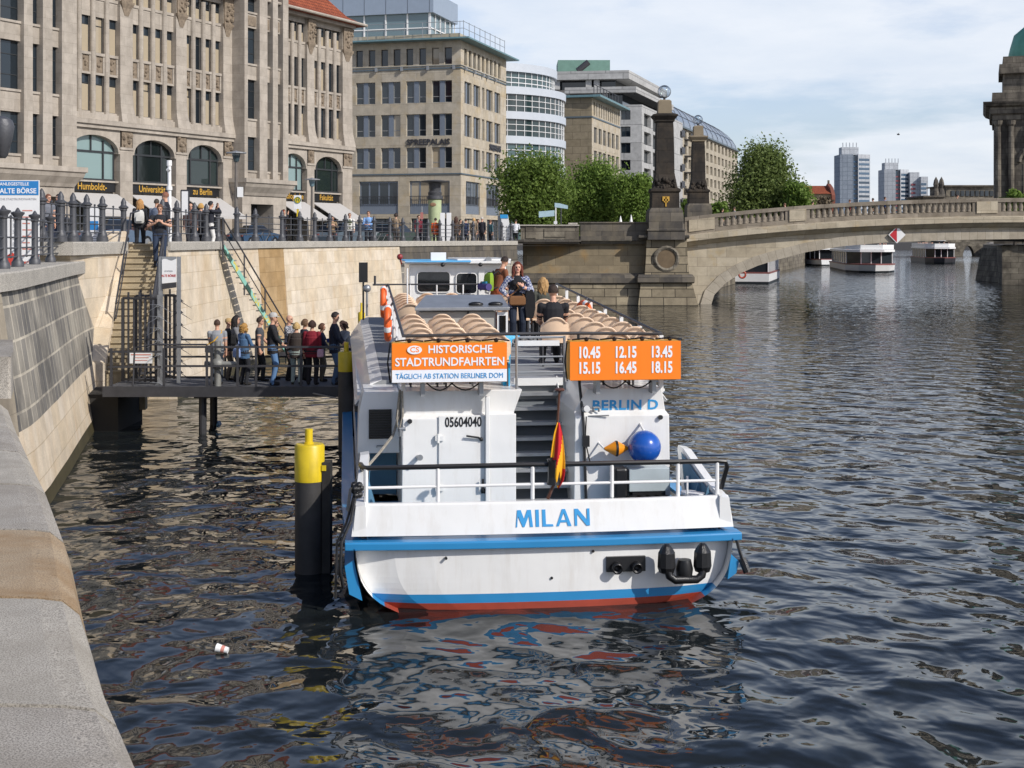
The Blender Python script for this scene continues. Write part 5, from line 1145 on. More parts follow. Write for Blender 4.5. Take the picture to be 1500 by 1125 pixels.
# exhaust plate, tow hook horns, scuppers
m = MB(); m.box(.80,1.33,-.03,.02,.46,.66); ex = bp(m, 'exhaust_plate', M_blk)
for x in (.93,1.20): m = MB(); m.lathe([(.055,0),(.075,.02),(.072,.10),(.05,.10),(.05,.02)], (0,0,0), 14); o = inst('exhaust_pipe', m.mesh('exhaust_pipe', M_black, True), ex, Matrix.Translation((x,-.03,.53)) @ Matrix.Rotation(R(98),4,'X'))
st_ = thing('stern_fender', 'black rubber towing bracket with two padded arms hanging on the stern', 'fender', BM @ Vector((1.82,-.1,.5)), BRZ)
m = MB()
pts = [(-.24,-.10,.30),(-.24,-.16,.02),(-.22,-.17,-.06),(-.15,-.18,-.11),(.15,-.18,-.11),(.22,-.17,-.06),(.24,-.16,.02),(.24,-.10,.30)]
m.tube(pts, .055, 10); m.lathe([(.10,-.14),(.12,.0),(.09,.12)], (0,-.10,.02), 12); m.build('bracket', M_black, st_, local=True, smooth=True)
for sgn in (-1,1):
    m = MB(); m.lathe([(.03,.36),(.06,.33),(.115,.24),(.125,.05),(.10,-.02),(.05,-.04)], (sgn*.245,-.11,0), 10); m.build('rubber_pad', M_black, st_, local=True)
for x, z in ((-1.35,.70),(.62,.74),(.06,.40)): m = MB(); m.tube([(x,-.02,z),(x,.03,z)], .018, 8); bp(m, 'scupper', M_blk)
# superstructure: aft bulkheads, stair well
ZD = 2.68
def zd(s): return ZD + .022*(s-3.5)
def shell(y0, y1, x0, x1, z0, z1): m = MB(); m.box(x0,x1,y0,y1,z0,z1); return m
wl_, wr_ = -1.84, 2.10
m = MB()
m.loft([[(wl_-.02,1.90,.88),(-.22,1.90,.88),(-.22,3.7,.88),(wl_-.02,3.7,.88)],[(wl_,1.90,2.30),(-.20,1.90,2.30),(-.20,3.7,2.30),(wl_,3.7,2.30)],[(wl_,1.99,2.36),(-.20,1.99,2.36),(-.20,3.7,2.36),(wl_,3.7,2.36)],[(wl_-.02,1.96,ZD+.02),(-.08,1.96,ZD+.02),(-.08,3.7,ZD+.02),(wl_-.02,3.7,ZD+.02)]])
cab = bp(m, 'aft_cabin', M_bw, bevel=.012)
m = MB()
m.loft([[(.68,1.90,.88),(wr_+.04,1.90,.88),(wr_+.04,3.7,.88),(.68,3.7,.88)],[(.70,1.90,2.30),(wr_+.02,1.90,2.30),(wr_+.02,3.7,2.30),(.70,3.7,2.30)],[(.70,1.99,2.36),(wr_-.02,1.99,2.36),(wr_-.02,3.7,2.36),(.70,3.7,2.36)],[(.90,1.96,ZD+.02),(wr_-.08,1.96,ZD+.02),(wr_-.08,3.7,ZD+.02),(.90,3.7,ZD+.02)]])
cab2 = bp(m, 'aft_cabin', M_bw, bevel=.012)
m = MB(); m.box(-.58,-.19,1.82,1.90,.9,2.36); m.box(-.64,-.58,1.80,1.90,.9,2.62); bp(m, 'stair_cheek', M_bw, bevel=.01)
# door with number, hinges, handles
m = MB(); m.box(-1.32,-.64,1.872,1.899,.93,2.34); dr = bp(m, 'cabin_door', M_bw, bevel=.008)
for z in (1.25,1.98): m = MB(); m.box(-1.37,-1.25,1.84,1.87,z,z+.07); m.tube([(-1.33,1.85,z-.03),(-1.33,1.85,z+.10)], .022, 8); bp(m, 'hinge', M_bw, dr)
m = MB(); m.tube([(-.70,1.86,1.99),(-.74,1.83,2.02),(-.92,1.82,2.05)], .016, 6); m.ball((-.70,1.86,1.99), .03, 8, 6); bp(m, 'handle', M_blk, dr, smooth=True)
m = MB(); m.tube([(-.66,1.86,1.22),(-.68,1.80,1.27),(-.68,1.80,1.42)], .018, 6); m.box(-.70,-.62,1.85,1.871,1.2,1.27); bp(m, 'handle', M_blk, dr, smooth=True)
m = MB(); m.tube([(-.72,1.86,1.62),(-.80,1.83,1.63)], .01, 6); bp(m, 'latch', M_galv, dr)
inst('lettering', text_mesh('05604040', .20, M_blk, .022, .66, .002, spacing=1.02), dr, frame((-.96,1.868,2.24), (1,0,0), (0,0,1)))
m = MB(); m.tube([(-1.62,1.9,1.74),(-1.60,1.74,1.76)], .035, 10); m.tube([(-1.60,1.74,1.76),(-1.60,1.73,1.76)], .045, 10); bp(m, 'deck_tap', M_galv, smooth=True)
for x in (-1.74, 1.98): m = MB(); m.tube([(x,1.98,2.26),(x,1.85,2.27)], .035, 10); bp(m, 'deck_light', M_blk, smooth=True)
inst('lettering', text_mesh('BERLIN D', .205, M_lblue, .026, 1.12, .002, spacing=1.05), cab2, frame((1.47,1.979,2.44), (1,0,0), (0,-.088,1)))
# side shoulders with louvred bulkhead to port
m = MB(); m.loft([[(-2.49,2.6,1.70),(wl_-.02,2.6,1.70),(wl_-.02,3.75,1.70),(-2.49,3.75,1.70)],[(-2.47,2.6,2.30),(wl_-.02,2.6,2.30),(wl_-.02,3.75,2.30),(-2.47,3.75,2.30)],[(-2.40,2.62,2.62),(wl_-.02,2.62,2.62),(wl_-.02,3.75,2.62),(-2.40,3.75,2.62)]]); sh_ = bp(m, 'port_bulkhead', M_bw, bevel=.01)
m = MB(); m.box(-2.32,-1.98,2.575,2.60,1.92,2.36)
for k in range(11): m.box(-2.30,-2.0,2.555,2.58,1.94+k*.037,1.955+k*.037)
bp(m, 'louvre', M_blk, sh_)
m = MB(); m.box(-2.36,wl_-.03,3.60,3.69,.9,1.699); bp(m, 'recess_wall', M_bdk)
m = MB(); m.tube([(-2.20,2.58,1.80),(-2.20,2.54,1.82),(-2.08,2.54,1.82),(-2.08,2.58,1.80)], .012, 6); bp(m, 'grab_handle', M_galv, sh_)
# saloon body below the upper deck
def body(z0, z1, ins, s0=3.7, s1=16.5, mat=M_bw, name='saloon_side'):
    sl = [s0, 6, 9, 12, 14, s1]; m = MB()
    m.loft([[(-(hw(s)-ins(z0)),s,z0+.02*max(0,s-3.5)*(z0>2)),((hw(s)-ins(z0)),s,z0+.02*max(0,s-3.5)*(z0>2)),((hw(s)-ins(z1)),s,z1+.022*(s-3.5)),(-(hw(s)-ins(z1)),s,z1+.022*(s-3.5))] for s in sl]); return bp(m, name, mat)
body(.9, 2.28, lambda z: .10 + .03*z)
m = MB()
m.loft([[(-(hw(s)-.10),s,2.28+.02*(s-3.5)),(hw(s)-.10,s,2.28+.02*(s-3.5)),(hw(s)-.34,s,2.60+.022*(s-3.5)),(hw(s)-.5,s,ZD+.022*(s-3.5)),(-(hw(s)-.5),s,ZD+.022*(s-3.5)),(-(hw(s)-.34),s,2.60+.022*(s-3.5))] for s in (3.7,6,9,12,15,16.5)]); bp(m, 'upper_deck', M_deck)
for sgn in (-1,1):
    m = MB()
    m.loft([[(sgn*(hw(s)-.345),s,2.605+.022*(s-3.5)),(sgn*(hw(s)-.10),s,2.30+.02*(s-3.5)),(sgn*(hw(s)-.085),s,2.30+.02*(s-3.5)),(sgn*(hw(s)-.33),s,2.63+.022*(s-3.5)),(sgn*(hw(s)-.52),s,ZD+.01+.022*(s-3.5))] for s in (3.7,6,9,12,15,16.5)]); bp(m, 'deck_shoulder', M_bw)
    m = MB()
    for k in range(7):
        s = 4.4 + k*1.7; x0 = hw(s)-.13
        m.quad((sgn*x0,s,1.45),(sgn*x0,s+1.4,1.45),(sgn*(x0-.02),s+1.4,2.15),(sgn*(x0-.02),s,2.15)) if sgn < 0 else m.quad((sgn*x0,s+1.4,1.45),(sgn*x0,s,1.45),(sgn*(x0-.02),s,2.15),(sgn*(x0-.02),s+1.4,2.15))
    o = bp(m, 'saloon_windows', M_cab)
    m = MB(); m.box(sgn*2.42-.06, sgn*2.42+.06, 3.7, 16, 2.45, 2.49); bp(m, 'gutter_rail', M_bw)
# foredeck
m = MB(); sl = [16.0,17,18,19,20,21,22,23,24,24.4]; m.loft([[(-(hw(s)-.05),s,.95+.02*(s-16)),(hw(s)-.05,s,.95+.02*(s-16)),(hw(s)-.05,s,1.5+.06*(s-16)),(-(hw(s)-.05),s,1.5+.06*(s-16))] for s in sl]); bp(m, 'foredeck', M_bw)
# stairs
for k in range(8):
    z = 1.03+.205*k; s = 2.0+.225*k
    m = MB(); m.box(-.19,.69 + .02*k,s,s+.25,z-.03,z); m.box(-.19,.69+.02*k,s-.012,s,z-.045,z+.002, 1); bp(m, 'stair_tread', [M_grate, M_galv])
m = MB(); m.loft([[(-.2,2.25+.1,.9),(.7,2.25+.1,.9),(.7,3.95,ZD-.06),(-.2,3.95,ZD-.06)],[(-.2,2.27+.1,.88),(.7,2.27+.1,.88),(.7,4.0,ZD-.09),(-.2,4.0,ZD-.09)]]); bp(m, 'stair_back', paint('stair_back_grey', (.12,.135,.15), .6))
m = MB(); m.box(-.10,.92,3.62,3.95,ZD-.06,ZD+.015); m.box(-.10,.92,3.60,3.62,ZD-.10,ZD+.02,1); bp(m, 'stair_landing', [M_grate, M_white])
for x in (-.205,.70): m = MB(); m.extr([(x,1.95,.9),(x,3.7,2.58),(x,3.7,2.72),(x,1.95,1.06)], (.012,0,0)); bp(m, 'stair_stringer', M_white)
# gate and rails at the head of the stairs
m = MB()
for x in (-.16,.70): m.tube([(x,3.3,2.2),(x,2.9,3.42)] if False else [(x,2.9,ZD-.1),(x,2.9,3.42)], .022, 8)
for z in (2.86,2.98,3.10): m.tube([(-.16,2.9,z),(.70,2.9,z)], .014, 6)
m.tube([(-.16,2.9,3.40),(.70,2.9,3.40)], .02, 6); bp(m, 'stair_gate', M_galv, smooth=True)
m = MB(); m.box(-.04,.62,2.87,2.93,3.27,3.35); bp(m, 'gate_plate', M_white)
m = MB(); m.tube([(.86,1.86,.95),(.82,1.86,2.2),(.80,2.1,2.75),(.80,2.2,3.5)], .022, 8); m.tube([(.92,1.86,1.6),(.84,1.84,1.95),(.86,1.86,2.3)], .01, 6); m.box(.80,.90,1.80,1.88,1.86,2.02); bp(m, 'cable_mast', M_blk, smooth=True)
m = MB(); m.tube([(.84,1.9,2.40),(.86,1.80,2.42)], .05, 10); m.tube([(.9,1.9,2.30),(1.2,1.86,2.31)], .011, 6); m.tube([(.98,1.92,2.36),(.98,1.92,2.42),(1.06,1.92,2.42),(1.06,1.92,2.36)], .02, 6); bp(m, 'flood_light', M_galv, smooth=True)
# upper deck rails
m = MB()
zr0, zr1 = 3.50, 3.90
m.tube([(-1.70,13.0,zr1),(-1.83,2.0,zr0),(-.16,2.0,zr0+.02)], .024, 8); m.tube([(-.16,2.0,zr0+.02),(.80,2.0,zr0+.02),(2.02,2.0,zr0),(2.15,13.0,zr1)], .024, 8); m.tube([(-1.70,13.0,zr1),(.9,13.0,zr1)], .02, 6); bp(m, 'deck_rail', M_steel, smooth=True)
for sgn, xa, xb in ((-1,-1.83,-1.70),(1,2.02,2.15)):
    for k in range(8):
        s = 2.0+11*k/7; x = xa+(xb-xa)*k/7; m = MB(); m.box(x-.03,x+.03,s-.03,s+.03,zd(s)-.02,zr0+(zr1-zr0)*k/7-.02); bp(m, 'rail_post', M_white)
    m = MB(); m.tube([(xa,2.0,zr0-.33),(xb,13.0,zr1-.33)], .014, 6); bp(m, 'mid_rail', M_white, smooth=True)
m = MB()
for x in (-1.70,-1.2,-.6,0,.6): m.tube([(x,13.0,zd(13)),(x,13.0,zr1)], .018, 6)
bp(m, 'front_rail', M_white, smooth=True)
for x in (-.16,): m = MB(); m.tube([(x,2.0,ZD),(x,2.0,3.52)], .02, 8); bp(m, 'rail_post', M_galv, smooth=True)
m = MB(); m.tube([(-1.45,9.0,zd(9)),(-1.45,9.0,4.35)], .016, 6); bp(m, 'antenna_pole', M_white, smooth=True)
m = MB(); m.box(-1.55,-1.2,7.6,8.2,3.15,3.45); m.box(-1.6,-1.15,7.55,8.25,3.10,3.14,1); bp(m, 'bench_box', [M_seat, M_white])
# skylight casing amidships
m = MB(); m.box(-1.32,.12,7.3,8.3,zd(8)-.05,3.58); cs_ = bp(m, 'engine_casing', M_grey, bevel=.02)
m = MB(); m.loft([[(-1.40,7.15,3.60),(.36,7.15,3.60),(.36,7.15,3.66),(-1.40,7.15,3.66)],[(-1.12,8.5,3.79),(.36,8.5,3.79),(.36,8.5,3.84),(-1.12,8.5,3.84)]]); bp(m, 'casing_lid', M_galv, cs_, bevel=.01)
for x in (-.25,.12): m = MB(); m.ball((x,7.35,3.71), .09, 10, 6, 0, (1.6,.6,.5)); bp(m, 'lid_handle', M_black, cs_, smooth=True)
m = MB(); m.tube([(-.40,7.27,3.58),(-.42,7.25,3.40),(-.40,7.27,3.26)], .02, 6); bp(m, 'casing_catch', M_steel, cs_)
m = MB(); m.box(.14,.34,7.25,7.32,3.12,3.56); wf_ = bp(m, 'casing_window_frame', M_white, cs_); m = MB(); m.box(.18,.30,7.235,7.249,3.18,3.5); bp(m, 'pane', M_cab, wf_)
# seats
sb_ = MB()
NU, NV = 11, 10
def back_pt(i, j, off):
    u = -1+2*i/(NU-1); v = j/(NV-1)
    w = .240*(1-.30*max(0,(v-.45)/.55)**3.2)*(1 if v > .12 else .92); zz = .43+.43*v - .085*abs(u)**2.6*max(0,(v-.5)/.5)
    return (u*w, -.02 + .085*u*u*(1-.3*v) - .085*v - (.030 if j == NV-1 else 0) + off*(.6 if j == NV-1 else 1), zz - (.012 if j == NV-1 else 0))
for off, flip in ((0.0, False), (.024, True)):
    vs = [back_pt(i, j, off) for j in range(NV) for i in range(NU)]; fs = [(j*NU+i, j*NU+i+1, (j+1)*NU+i+1, (j+1)*NU+i) for j in range(NV-1) for i in range(NU-1)]
    sb_.add(vs, [f[::-1] for f in fs] if flip else fs)
ed = [(i,0) for i in range(NU)] + [(NU-1,j) for j in range(1,NV)] + [(i,NV-1) for i in range(NU-2,-1,-1)] + [(0,j) for j in range(NV-2,0,-1)]
for (i,j),(i2,j2) in zip(ed, ed[1:]+ed[:1]): sb_.quad(back_pt(i,j,0), back_pt(i,j,.024), back_pt(i2,j2,.024), back_pt(i2,j2,0))
rim = [back_pt(i,j,.012) for i,j in ed if j > 1]; sb_.tube(rim, .015, 5)
sb_.loft([[(-.22,.0,.41),(.22,.0,.41),(.235,.40,.43),(.20,.46,.42),(-.20,.46,.42),(-.235,.40,.43)],[(-.22,.0,.445),(.22,.0,.445),(.245,.40,.47),(.2,.46,.455),(-.2,.46,.455),(-.245,.40,.47)]])
for x in (-.2,.2):
    sb_.bar((x,.05,0),(x,.08,.41),.03,mi=1); sb_.bar((x,.38,0),(x,.36,.41),.03,mi=1)
sb_.bar((-.2,.2,.39),(.2,.2,.39),.04,mi=1)
seat_me = sb_.mesh('seat', [M_seat, M_steel], True); seat_me.set_sharp_from_angle(angle=R(35))
ns_ = 0
def seat(x, s, zoff=0.0):
    global ns_
    if ns_ < 100: inst('seat', seat_me, boat, Matrix.Translation((x, s, zd(s)+zoff)) @ Matrix.Rotation(R(rnd.uniform(-1.2,1.2)),4,'Z')); ns_ += 1
for r_ in range(5):
    for x in (-1.50,-.97,-.44): seat(x, 2.40+.95*r_)
for r_ in range(6):
    for x in (-1.40,-.86,-.32): seat(x, 8.95+.68*r_)
for r_ in range(11):
    for x in (.92,1.42,1.88) if r_ == 3 or r_ > 7 else (1.42,1.88): seat(x, 2.35+.97*r_)
# wheelhouse
zw = 3.02; W0, W1 = 13.5, 16.2
m = MB(); m.loft([[(-1.20,W0,zw),(1.05,W0,zw),(1.05,W1,zw),(-1.20,W1,zw)],[(-1.20,W0+.02,4.36),(1.05,W0+.02,4.36),(1.05,W1-.1,4.36),(-1.20,W1-.1,4.36)]]); wh = bp(m, 'wheelhouse', M_bw, bevel=.03)
def rrect(x0,x1,z0,z1,y,r):
    p = []
    for cx,cz,a0 in ((x1-r,z1-r,0),(x0+r,z1-r,90),(x0+r,z0+r,180),(x1-r,z0+r,270)):
        for k in range(5): a = R(a0+22.5*k); p.append((cx+r*math.cos(a),y,cz+r*math.sin(a)))
    return p
for x0,x1,z0,z1 in ((-1.02,-.26,3.70,4.18),(-.12,.36,3.66,4.14),(.56,.90,3.70,4.18)):
    m = MB(); m.extr(rrect(x0,x1,z0,z1,W0-.02,.09), (0,.03,0)); w_ = bp(m, 'wheelhouse_window', M_cab, wh)
    m = MB(); pp_ = rrect(x0,x1,z0,z1,W0-.022,.09); m.tube(pp_+[pp_[0]], .014, 5); bp(m, 'window_gasket', M_bw, w_)
m = MB(); m.box(.40,.54,W0-.03,W0-.002,3.05,4.2); bp(m, 'wheelhouse_door', M_bw, wh, bevel=.01)
m = MB(); m.tube([(.47,W0-.05,3.75),(.47,W0-.05,3.95)], .015, 6); bp(m, 'handle', M_blk, wh)
m = MB(); m.box(-.95,-.1,W0-.04,W0-.004,3.42,3.60); bp(m, 'vent_slot', M_blk, wh)
m = MB(); m.box(-1.32,1.12,W0-.25,W1+.2,4.365,4.42); m.box(-.1,1.15,W0-.1,W1+.2,4.423,4.47); rf_ = bp(m, 'wheelhouse_roof', M_bw, wh, bevel=.01)
m = MB(); m.loft([[(-1.30,W0-.3,4.40),(-1.30,W0-.2,4.43),(-1.30,W1,4.425),(-1.30,W1,4.39)],[(.2,W0-.3,4.40),(.2,W0-.2,4.44),(.2,W1,4.43),(.2,W1,4.39)]]); bp(m, 'blue_canvas', paint('blue_canvas', hexc('5fa9d6'), .7), wh)
m = MB(); m.box(-.70,-.35,W0,W0+.2,4.43,4.62); bp(m, 'roof_box', M_white, wh)
for x in (-.45,.42): m = MB(); m.ball((x,W0-.28,4.34), .05, 8, 6); bp(m, 'roof_lamp', M_blk, wh, smooth=True)
m = MB(); m.tube([(.62,W0-.1,4.45),(.62,W0-.16,4.45)], .07, 12); bp(m, 'search_light', M_galv, wh)
m = MB(); m.tube([(-1.38,W0,4.35),(-1.42,W0-.1,4.52)], .02, 6); m.ball((-1.42,W0-.1,4.52), .07, 10, 8); bp(m, 'signal_horn', paint('signal_lamp_red', (.25,.03,.03), .4), wh, smooth=True)
m = MB(); m.box(-2.36,-2.16,13.0,13.05,3.95,4.40); m.tube([(-2.26,13.03,3.1),(-2.26,13.03,3.95)], .025, 6); bp(m, 'wing_mirror', M_blk)
m = MB(); m.ball((-2.18,12.8,3.82), .09, 10, 8); m.tube([(-2.18,12.8,3.2),(-2.18,12.8,3.8)], .03, 6); bp(m, 'deck_lamp', M_galv, smooth=True)
m = MB(); m.tube([(-2.05,12.9,3.9),(-1.72,12.95,3.9)], .025, 6); m.tube([(-2.0,12.9,3.9),(-2.0,12.9,4.1)], .03, 6); bp(m, 'rail_bracket', M_steel)
m = MB(); m.box(-1.62,-.75,12.98,13.03,zd(13),3.55); m.box(-.6,.32,12.98,13.03,zd(13),3.55); bp(m, 'windbreak', M_white)
# blue tarpaulin by the casing, winches and bollards on the aft deck
tpo = thing('tarpaulin', 'bright blue plastic sheet bundled at the head of the boat stairs', 'tarpaulin', BM @ Vector((.3,2.5,ZD)), BRZ); WMs = Matrix.Translation(BM.translation)
tp = MB(M=Matrix.Translation((-.3,-2.5,-ZD))); tp.loft([[(-.30,2.5,ZD),(-.20,2.5,ZD),(-.21,2.75,ZD),(-.30,2.75,ZD)],[(-.33,2.47,3.1),(-.19,2.52,3.12),(-.19,2.8,3.1),(-.31,2.8,3.1)],[(-.36,2.42,3.38),(-.17,2.44,3.40),(-.16,2.85,3.38),(-.34,2.85,3.38)],[(-.33,2.44,3.47),(-.04,2.5,3.45),(-.06,2.8,3.46),(-.3,2.8,3.47)]]); tp.build('plastic_sheet', paint('cyan_plastic', (.02,.42,.75), .35, 0, .25, 6, .6), tpo, local=True, smooth=True)
m = MB(); m.box(1.22,1.42,1.55,1.86,.91,1.58); bp(m, 'hose_reel', M_black, bevel=.04)
m = MB(); m.box(1.45,2.05,1.6,1.88,1.22,1.56); m.box(1.5,2.0,1.62,1.86,.91,1.22,1); bp(m, 'deck_locker', [paint('locker_grey', (.42,.48,.50), .5), M_blk], bevel=.01)
for k in range(4): 
    m = MB(); m.lathe([(.09,0),(.09,.22),(.11,.24)], (1.52+.13*k,1.5,.93), 10); bp(m, 'battery_cell', M_blk)
for x, s in ((2.12,.75),(2.20,.62)):
    m = MB(); m.lathe([(.09,.9),(.085,1.30),(.115,1.31),(.115,1.33)], (x,s,0), 14); m.lathe([(.115,1.331),(.115,1.37),(0.02,1.375)], (x,s,0), 14, 1); bp(m, 'bollard', [M_blk, M_white])
m = MB(); m.tube([(2.05,.55,1.33),(2.05,.55,1.62)], .015, 6); bp(m, 'mooring_pin', M_white)
bw_ = thing('deck_brush', 'worn wooden deck brush lying on the blue aft deck at port', 'brush', BM @ Vector((-2.1,1.6,.92)), BRZ)
m = MB(); m.box(-.22,.12,.0,.09,.0,.05); m.tube([(-.05,.05,.04),(.02,-.9,.06)], .015, 6); m.build('brush', paint('worn_wood', (.16,.12,.08), .9), bw_, local=True)
# ropes and fenders at the port quarter
fd_ = thing('mooring_rope', 'grey mooring rope hanging in a loop from the port side of the boat', 'rope', BM @ Vector((-2.3,1.9,1.9)), BRZ)
m = MB(); q = [(-1.86,2.1,2.70),(-1.90,2.05,2.3),(-1.98,2.0,2.05),(-2.15,1.9,1.85),(-2.4,1.6,1.62),(-2.60,1.2,1.42),(-2.64,.9,1.2),(-2.58,.8,1.15)]
m.M = Matrix.Translation((2.3,-1.9,-1.9)); m.tube(q, .022, 6); m.tube([(-1.88,2.0,2.72),(-1.93,1.95,2.3),(-1.9,1.95,2.1),(-1.84,1.93,2.35),(-1.85,1.96,2.7)], .018, 6); m.build('rope', paint('rope_fibre', (.33,.30,.25), .9, 0, .3, 30, .5), fd_, local=True, smooth=True)
m = MB(); m.tube([(-1.88,1.92,2.05),(-1.88,1.90,2.16),(-1.80,1.90,2.16)], .03, 6); m.tube([(-1.86,1.9,2.15),(-1.85,1.9,1.85)], .015, 6); bp(m, 'rope_cleat', M_galv)
fk = thing('mooring_rope', 'knotted black rope hanging down at the port stern corner', 'rope', BM @ Vector((-2.6,.3,1)), BRZ)
m = MB(M=Matrix.Translation((2.6,-.3,-1)))
for k in range(9): m.ball((-2.52+rnd.uniform(-.05,.05),.2+rnd.uniform(-.05,.05),1.58+rnd.uniform(-.09,.09)), .05, 7, 5)
m.tube([(-2.54,.2,1.5),(-2.6,.12,1.2),(-2.72,.0,.95),(-2.74,-.05,.6),(-2.70,0,.35)], .022, 7); m.tube([(-2.56,.25,1.5),(-2.66,.2,1.15),(-2.78,.1,.92),(-2.80,.05,.2)], .018, 7); m.build('rope', M_black, fk, local=True, smooth=True)
fk = thing('rope_fender', 'worn black rope fender trailing from the starboard stern corner', 'fender', BM @ Vector((2.75,.3,.7)), BRZ)
m = MB(M=Matrix.Translation((-2.75,-.3,-.7))); m.tube([(2.64,.2,.85),(2.68,.15,.66),(2.72,.1,.5)], .025, 7); m.tube([(2.70,.1,.56),(2.76,.05,.38)], .055, 8); m.build('fender', M_black, fk, local=True, smooth=True)
m = MB(); m.loft([[(s_*2.50,y_,.28),(s_*2.62,y_,.36),(s_*2.66,y_,.52),(s_*2.55,y_,.62)] for s_, y_ in ((1,.1),(1,.5),(1,2.0))]); bp(m, 'bilge_fender', M_bb); m = MB(); m.loft([[(-2.45,y_,.16),(-2.62,y_,.25),(-2.68,y_,.62),(-2.56,y_,.70)] for y_ in (.05,.5,6.0)]); bp(m, 'bilge_fender', M_bb)
# banners
def banner(name, label, x0, x1, z0, z1, s0, s1, build):
    t = thing(name, label, 'sign', BM @ Vector(((x0+x1)/2,s0,z0)), BRZ); cx, cz = (x0+x1)/2, z0
    m = MB(M=Matrix.Translation((-cx,-s0,-cz))); m.box(x0,x1,s0+.01,s1,z0,z1); m.build('box', M_yel2, t, local=True, bevel=.02)
    m = MB(M=Matrix.Translation((-cx,-s0,-cz)))
    for x in (x0+.45,x1-.35): m = MB(M=Matrix.Translation((-cx,-s0,-cz))); m.box(x-.03,x+.03,s1-.15,s1+.10,z0-.22,z0-.002); m.bar((x,s1-.1,z0-.2),(x,s1+.1,z0-.02),.04); m.build('bracket', M_galv, t, local=True)
    m = MB(M=Matrix.Translation((-cx,-s0,-cz))); n = 4
    for k in range(n): x = x0+.25+(x1-x0-.4)*k/(n-1); m.tube([(x-.2,s0+.12,z1+.02),(x,s0+.02,z1+.05),(x+.2,s0+.15,z1+.015)], .012, 5); m.ball((x,s0+.05,z1+.03), .035, 6, 4)
    for xa, xb in ((x0+.5,x0+.9),(x0+.85,x1-.35)): m.tube([(xa+(xb-xa)*q/8, s1-.05, z0-.02-.12*math.sin(math.pi*q/8)) for q in range(9)], .011, 5)
    m.tube([(x0-.02,s0+.15,z1),(x0-.06,s0+.1,(z0+z1)/2),(x0-.02,s0+.15,z0-.01)], .012, 5); m.build('lashing', M_blk, t, local=True)
    build(t, cx, cz, s0); return t
M_yel2 = paint('banner_side_yellow', (.72,.36,.03), .6, 0, .1, 2)
def cloth(t, cx, cz, s0, x0, x1, z0, z1, mat, name):
    m = MB(M=Matrix.Translation((-cx,-s0,-cz))); n = 14
    m.loft([[(x0+(x1-x0)*i/n,s0-.004+.002*math.sin(i*1.3),z0),(x0+(x1-x0)*i/n,s0+.009,z0),(x0+(x1-x0)*i/n,s0+.009,z1),(x0+(x1-x0)*i/n,s0-.004+.002*math.sin(i*1.1+1),z1)] for i in range(n+1)]); return m.build(name, mat, t, local=True)
def tx(t, par, s, size, mat, x, z, cx, cz, **kw): kw.setdefault('depth', .0015); inst('lettering', text_mesh(s, size, mat, **kw), par, frame((x-cx,-.0085,z-cz), (1,0,0), (0,0,1)))
def b1(t, cx, cz, s0):
    o = cloth(t,cx,cz,s0,-2.01,-.36,3.05,3.43,M_orange,'orange_panel'); w_ = cloth(t,cx,cz,s0,-2.01,-.36,2.87,3.048,M_lwhite,'white_panel')
    m = MB(M=Matrix.Translation((-cx,-s0,-cz))); m.extr([(-1.69+.105*math.cos(R(a)),s0-.02,3.335+.062*math.sin(R(a))) for a in range(0,360,15)], (0,.012,0)); e_ = m.build('oval_emblem', M_lwhite, o, local=True)
    tx(t,e_,'CS',.105,M_orange,-1.69,3.335,cx,cz,bold=.02,xs=1.1,depth=.012)
    tx(t,o,'HISTORISCHE',.155,M_lwhite,-1.035,3.335,cx,cz,bold=.02,xs=.98); tx(t,o,'STADTRUNDFAHRTEN',.165,M_lwhite,-1.18,3.155,cx,cz,bold=.02,xs=.93)
    tx(t,w_,'TÄGLICH AB STATION BERLINER DOM',.106,M_lblue,-1.185,2.955,cx,cz,bold=.0,xs=.84)
banner('banner_sign', 'orange and white banner advertising historic city tours on the upper deck rail', -2.01, -.36, 2.86, 3.43, 1.52, 1.86, b1)
def b2_(t, cx, cz, s0):
    o = cloth(t,cx,cz,s0,.56,2.20,2.87,3.43,M_orange,'orange_panel')
    for r_, row in enumerate((('10.45','12.15','13.45'),('15.15','16.45','18.15'))):
        for k, s in enumerate(row): tx(t,o,s,.225,M_lwhite,.84+.535*k,3.265-.225*r_,cx,cz,bold=.035,xs=.66,spacing=1.02)
banner('banner_sign', 'orange banner listing six departure times on the upper deck rail', .56, 2.20, 2.86, 3.43, 1.52, 1.86, b2_)
# day shapes, flag, life rings
by = thing('buoy', 'shiny blue ball hanging on the white stern cabin', 'buoy', BM @ Vector((1.68,1.62,1.87)), BRZ)
m = MB(); m.ball((0,0,0), .245, 28, 18); m.build('ball', paint('gloss_blue', (.012,.09,.42), .22, 0, .15, 3, coat=.6), by, local=True, smooth=True, angle=0)
m = MB(); m.tube([(0,.0,.22),(0,.28,.30)], .02, 6); m.build('hanger', M_white, by, local=True)
dy = thing('day_shape', 'orange double cone marker with a black waistband beside the blue ball', 'marker', BM @ Vector((1.27,1.66,1.85)), BRZ)
m = MB(M=Matrix.Rotation(R(90),4,'Y')); m.lathe([(.0,-.18),(.02,-.178),(.108,-.02),(.108,.02),(.02,.178),(.0,.18)], (0,0,0), 24); m.build('double_cone', paint('gloss_orange', (.80,.28,.01), .35, 0, .06, 3), dy, local=True)
m = MB(M=Matrix.Rotation(R(90),4,'Y')); m.lathe([(.109,-.019),(.116,-.012),(.116,.012),(.109,.019)], (0,0,0), 24); m.build('waistband', M_blk, dy, local=True)
m = MB(); m.tube([(-.18,.0,.0),(-.22,.24,.05)], .015, 6); m.tube([(.18,0,0),(.21,.1,.02)], .02, 6); m.build('hanger', M_white, dy, local=True)
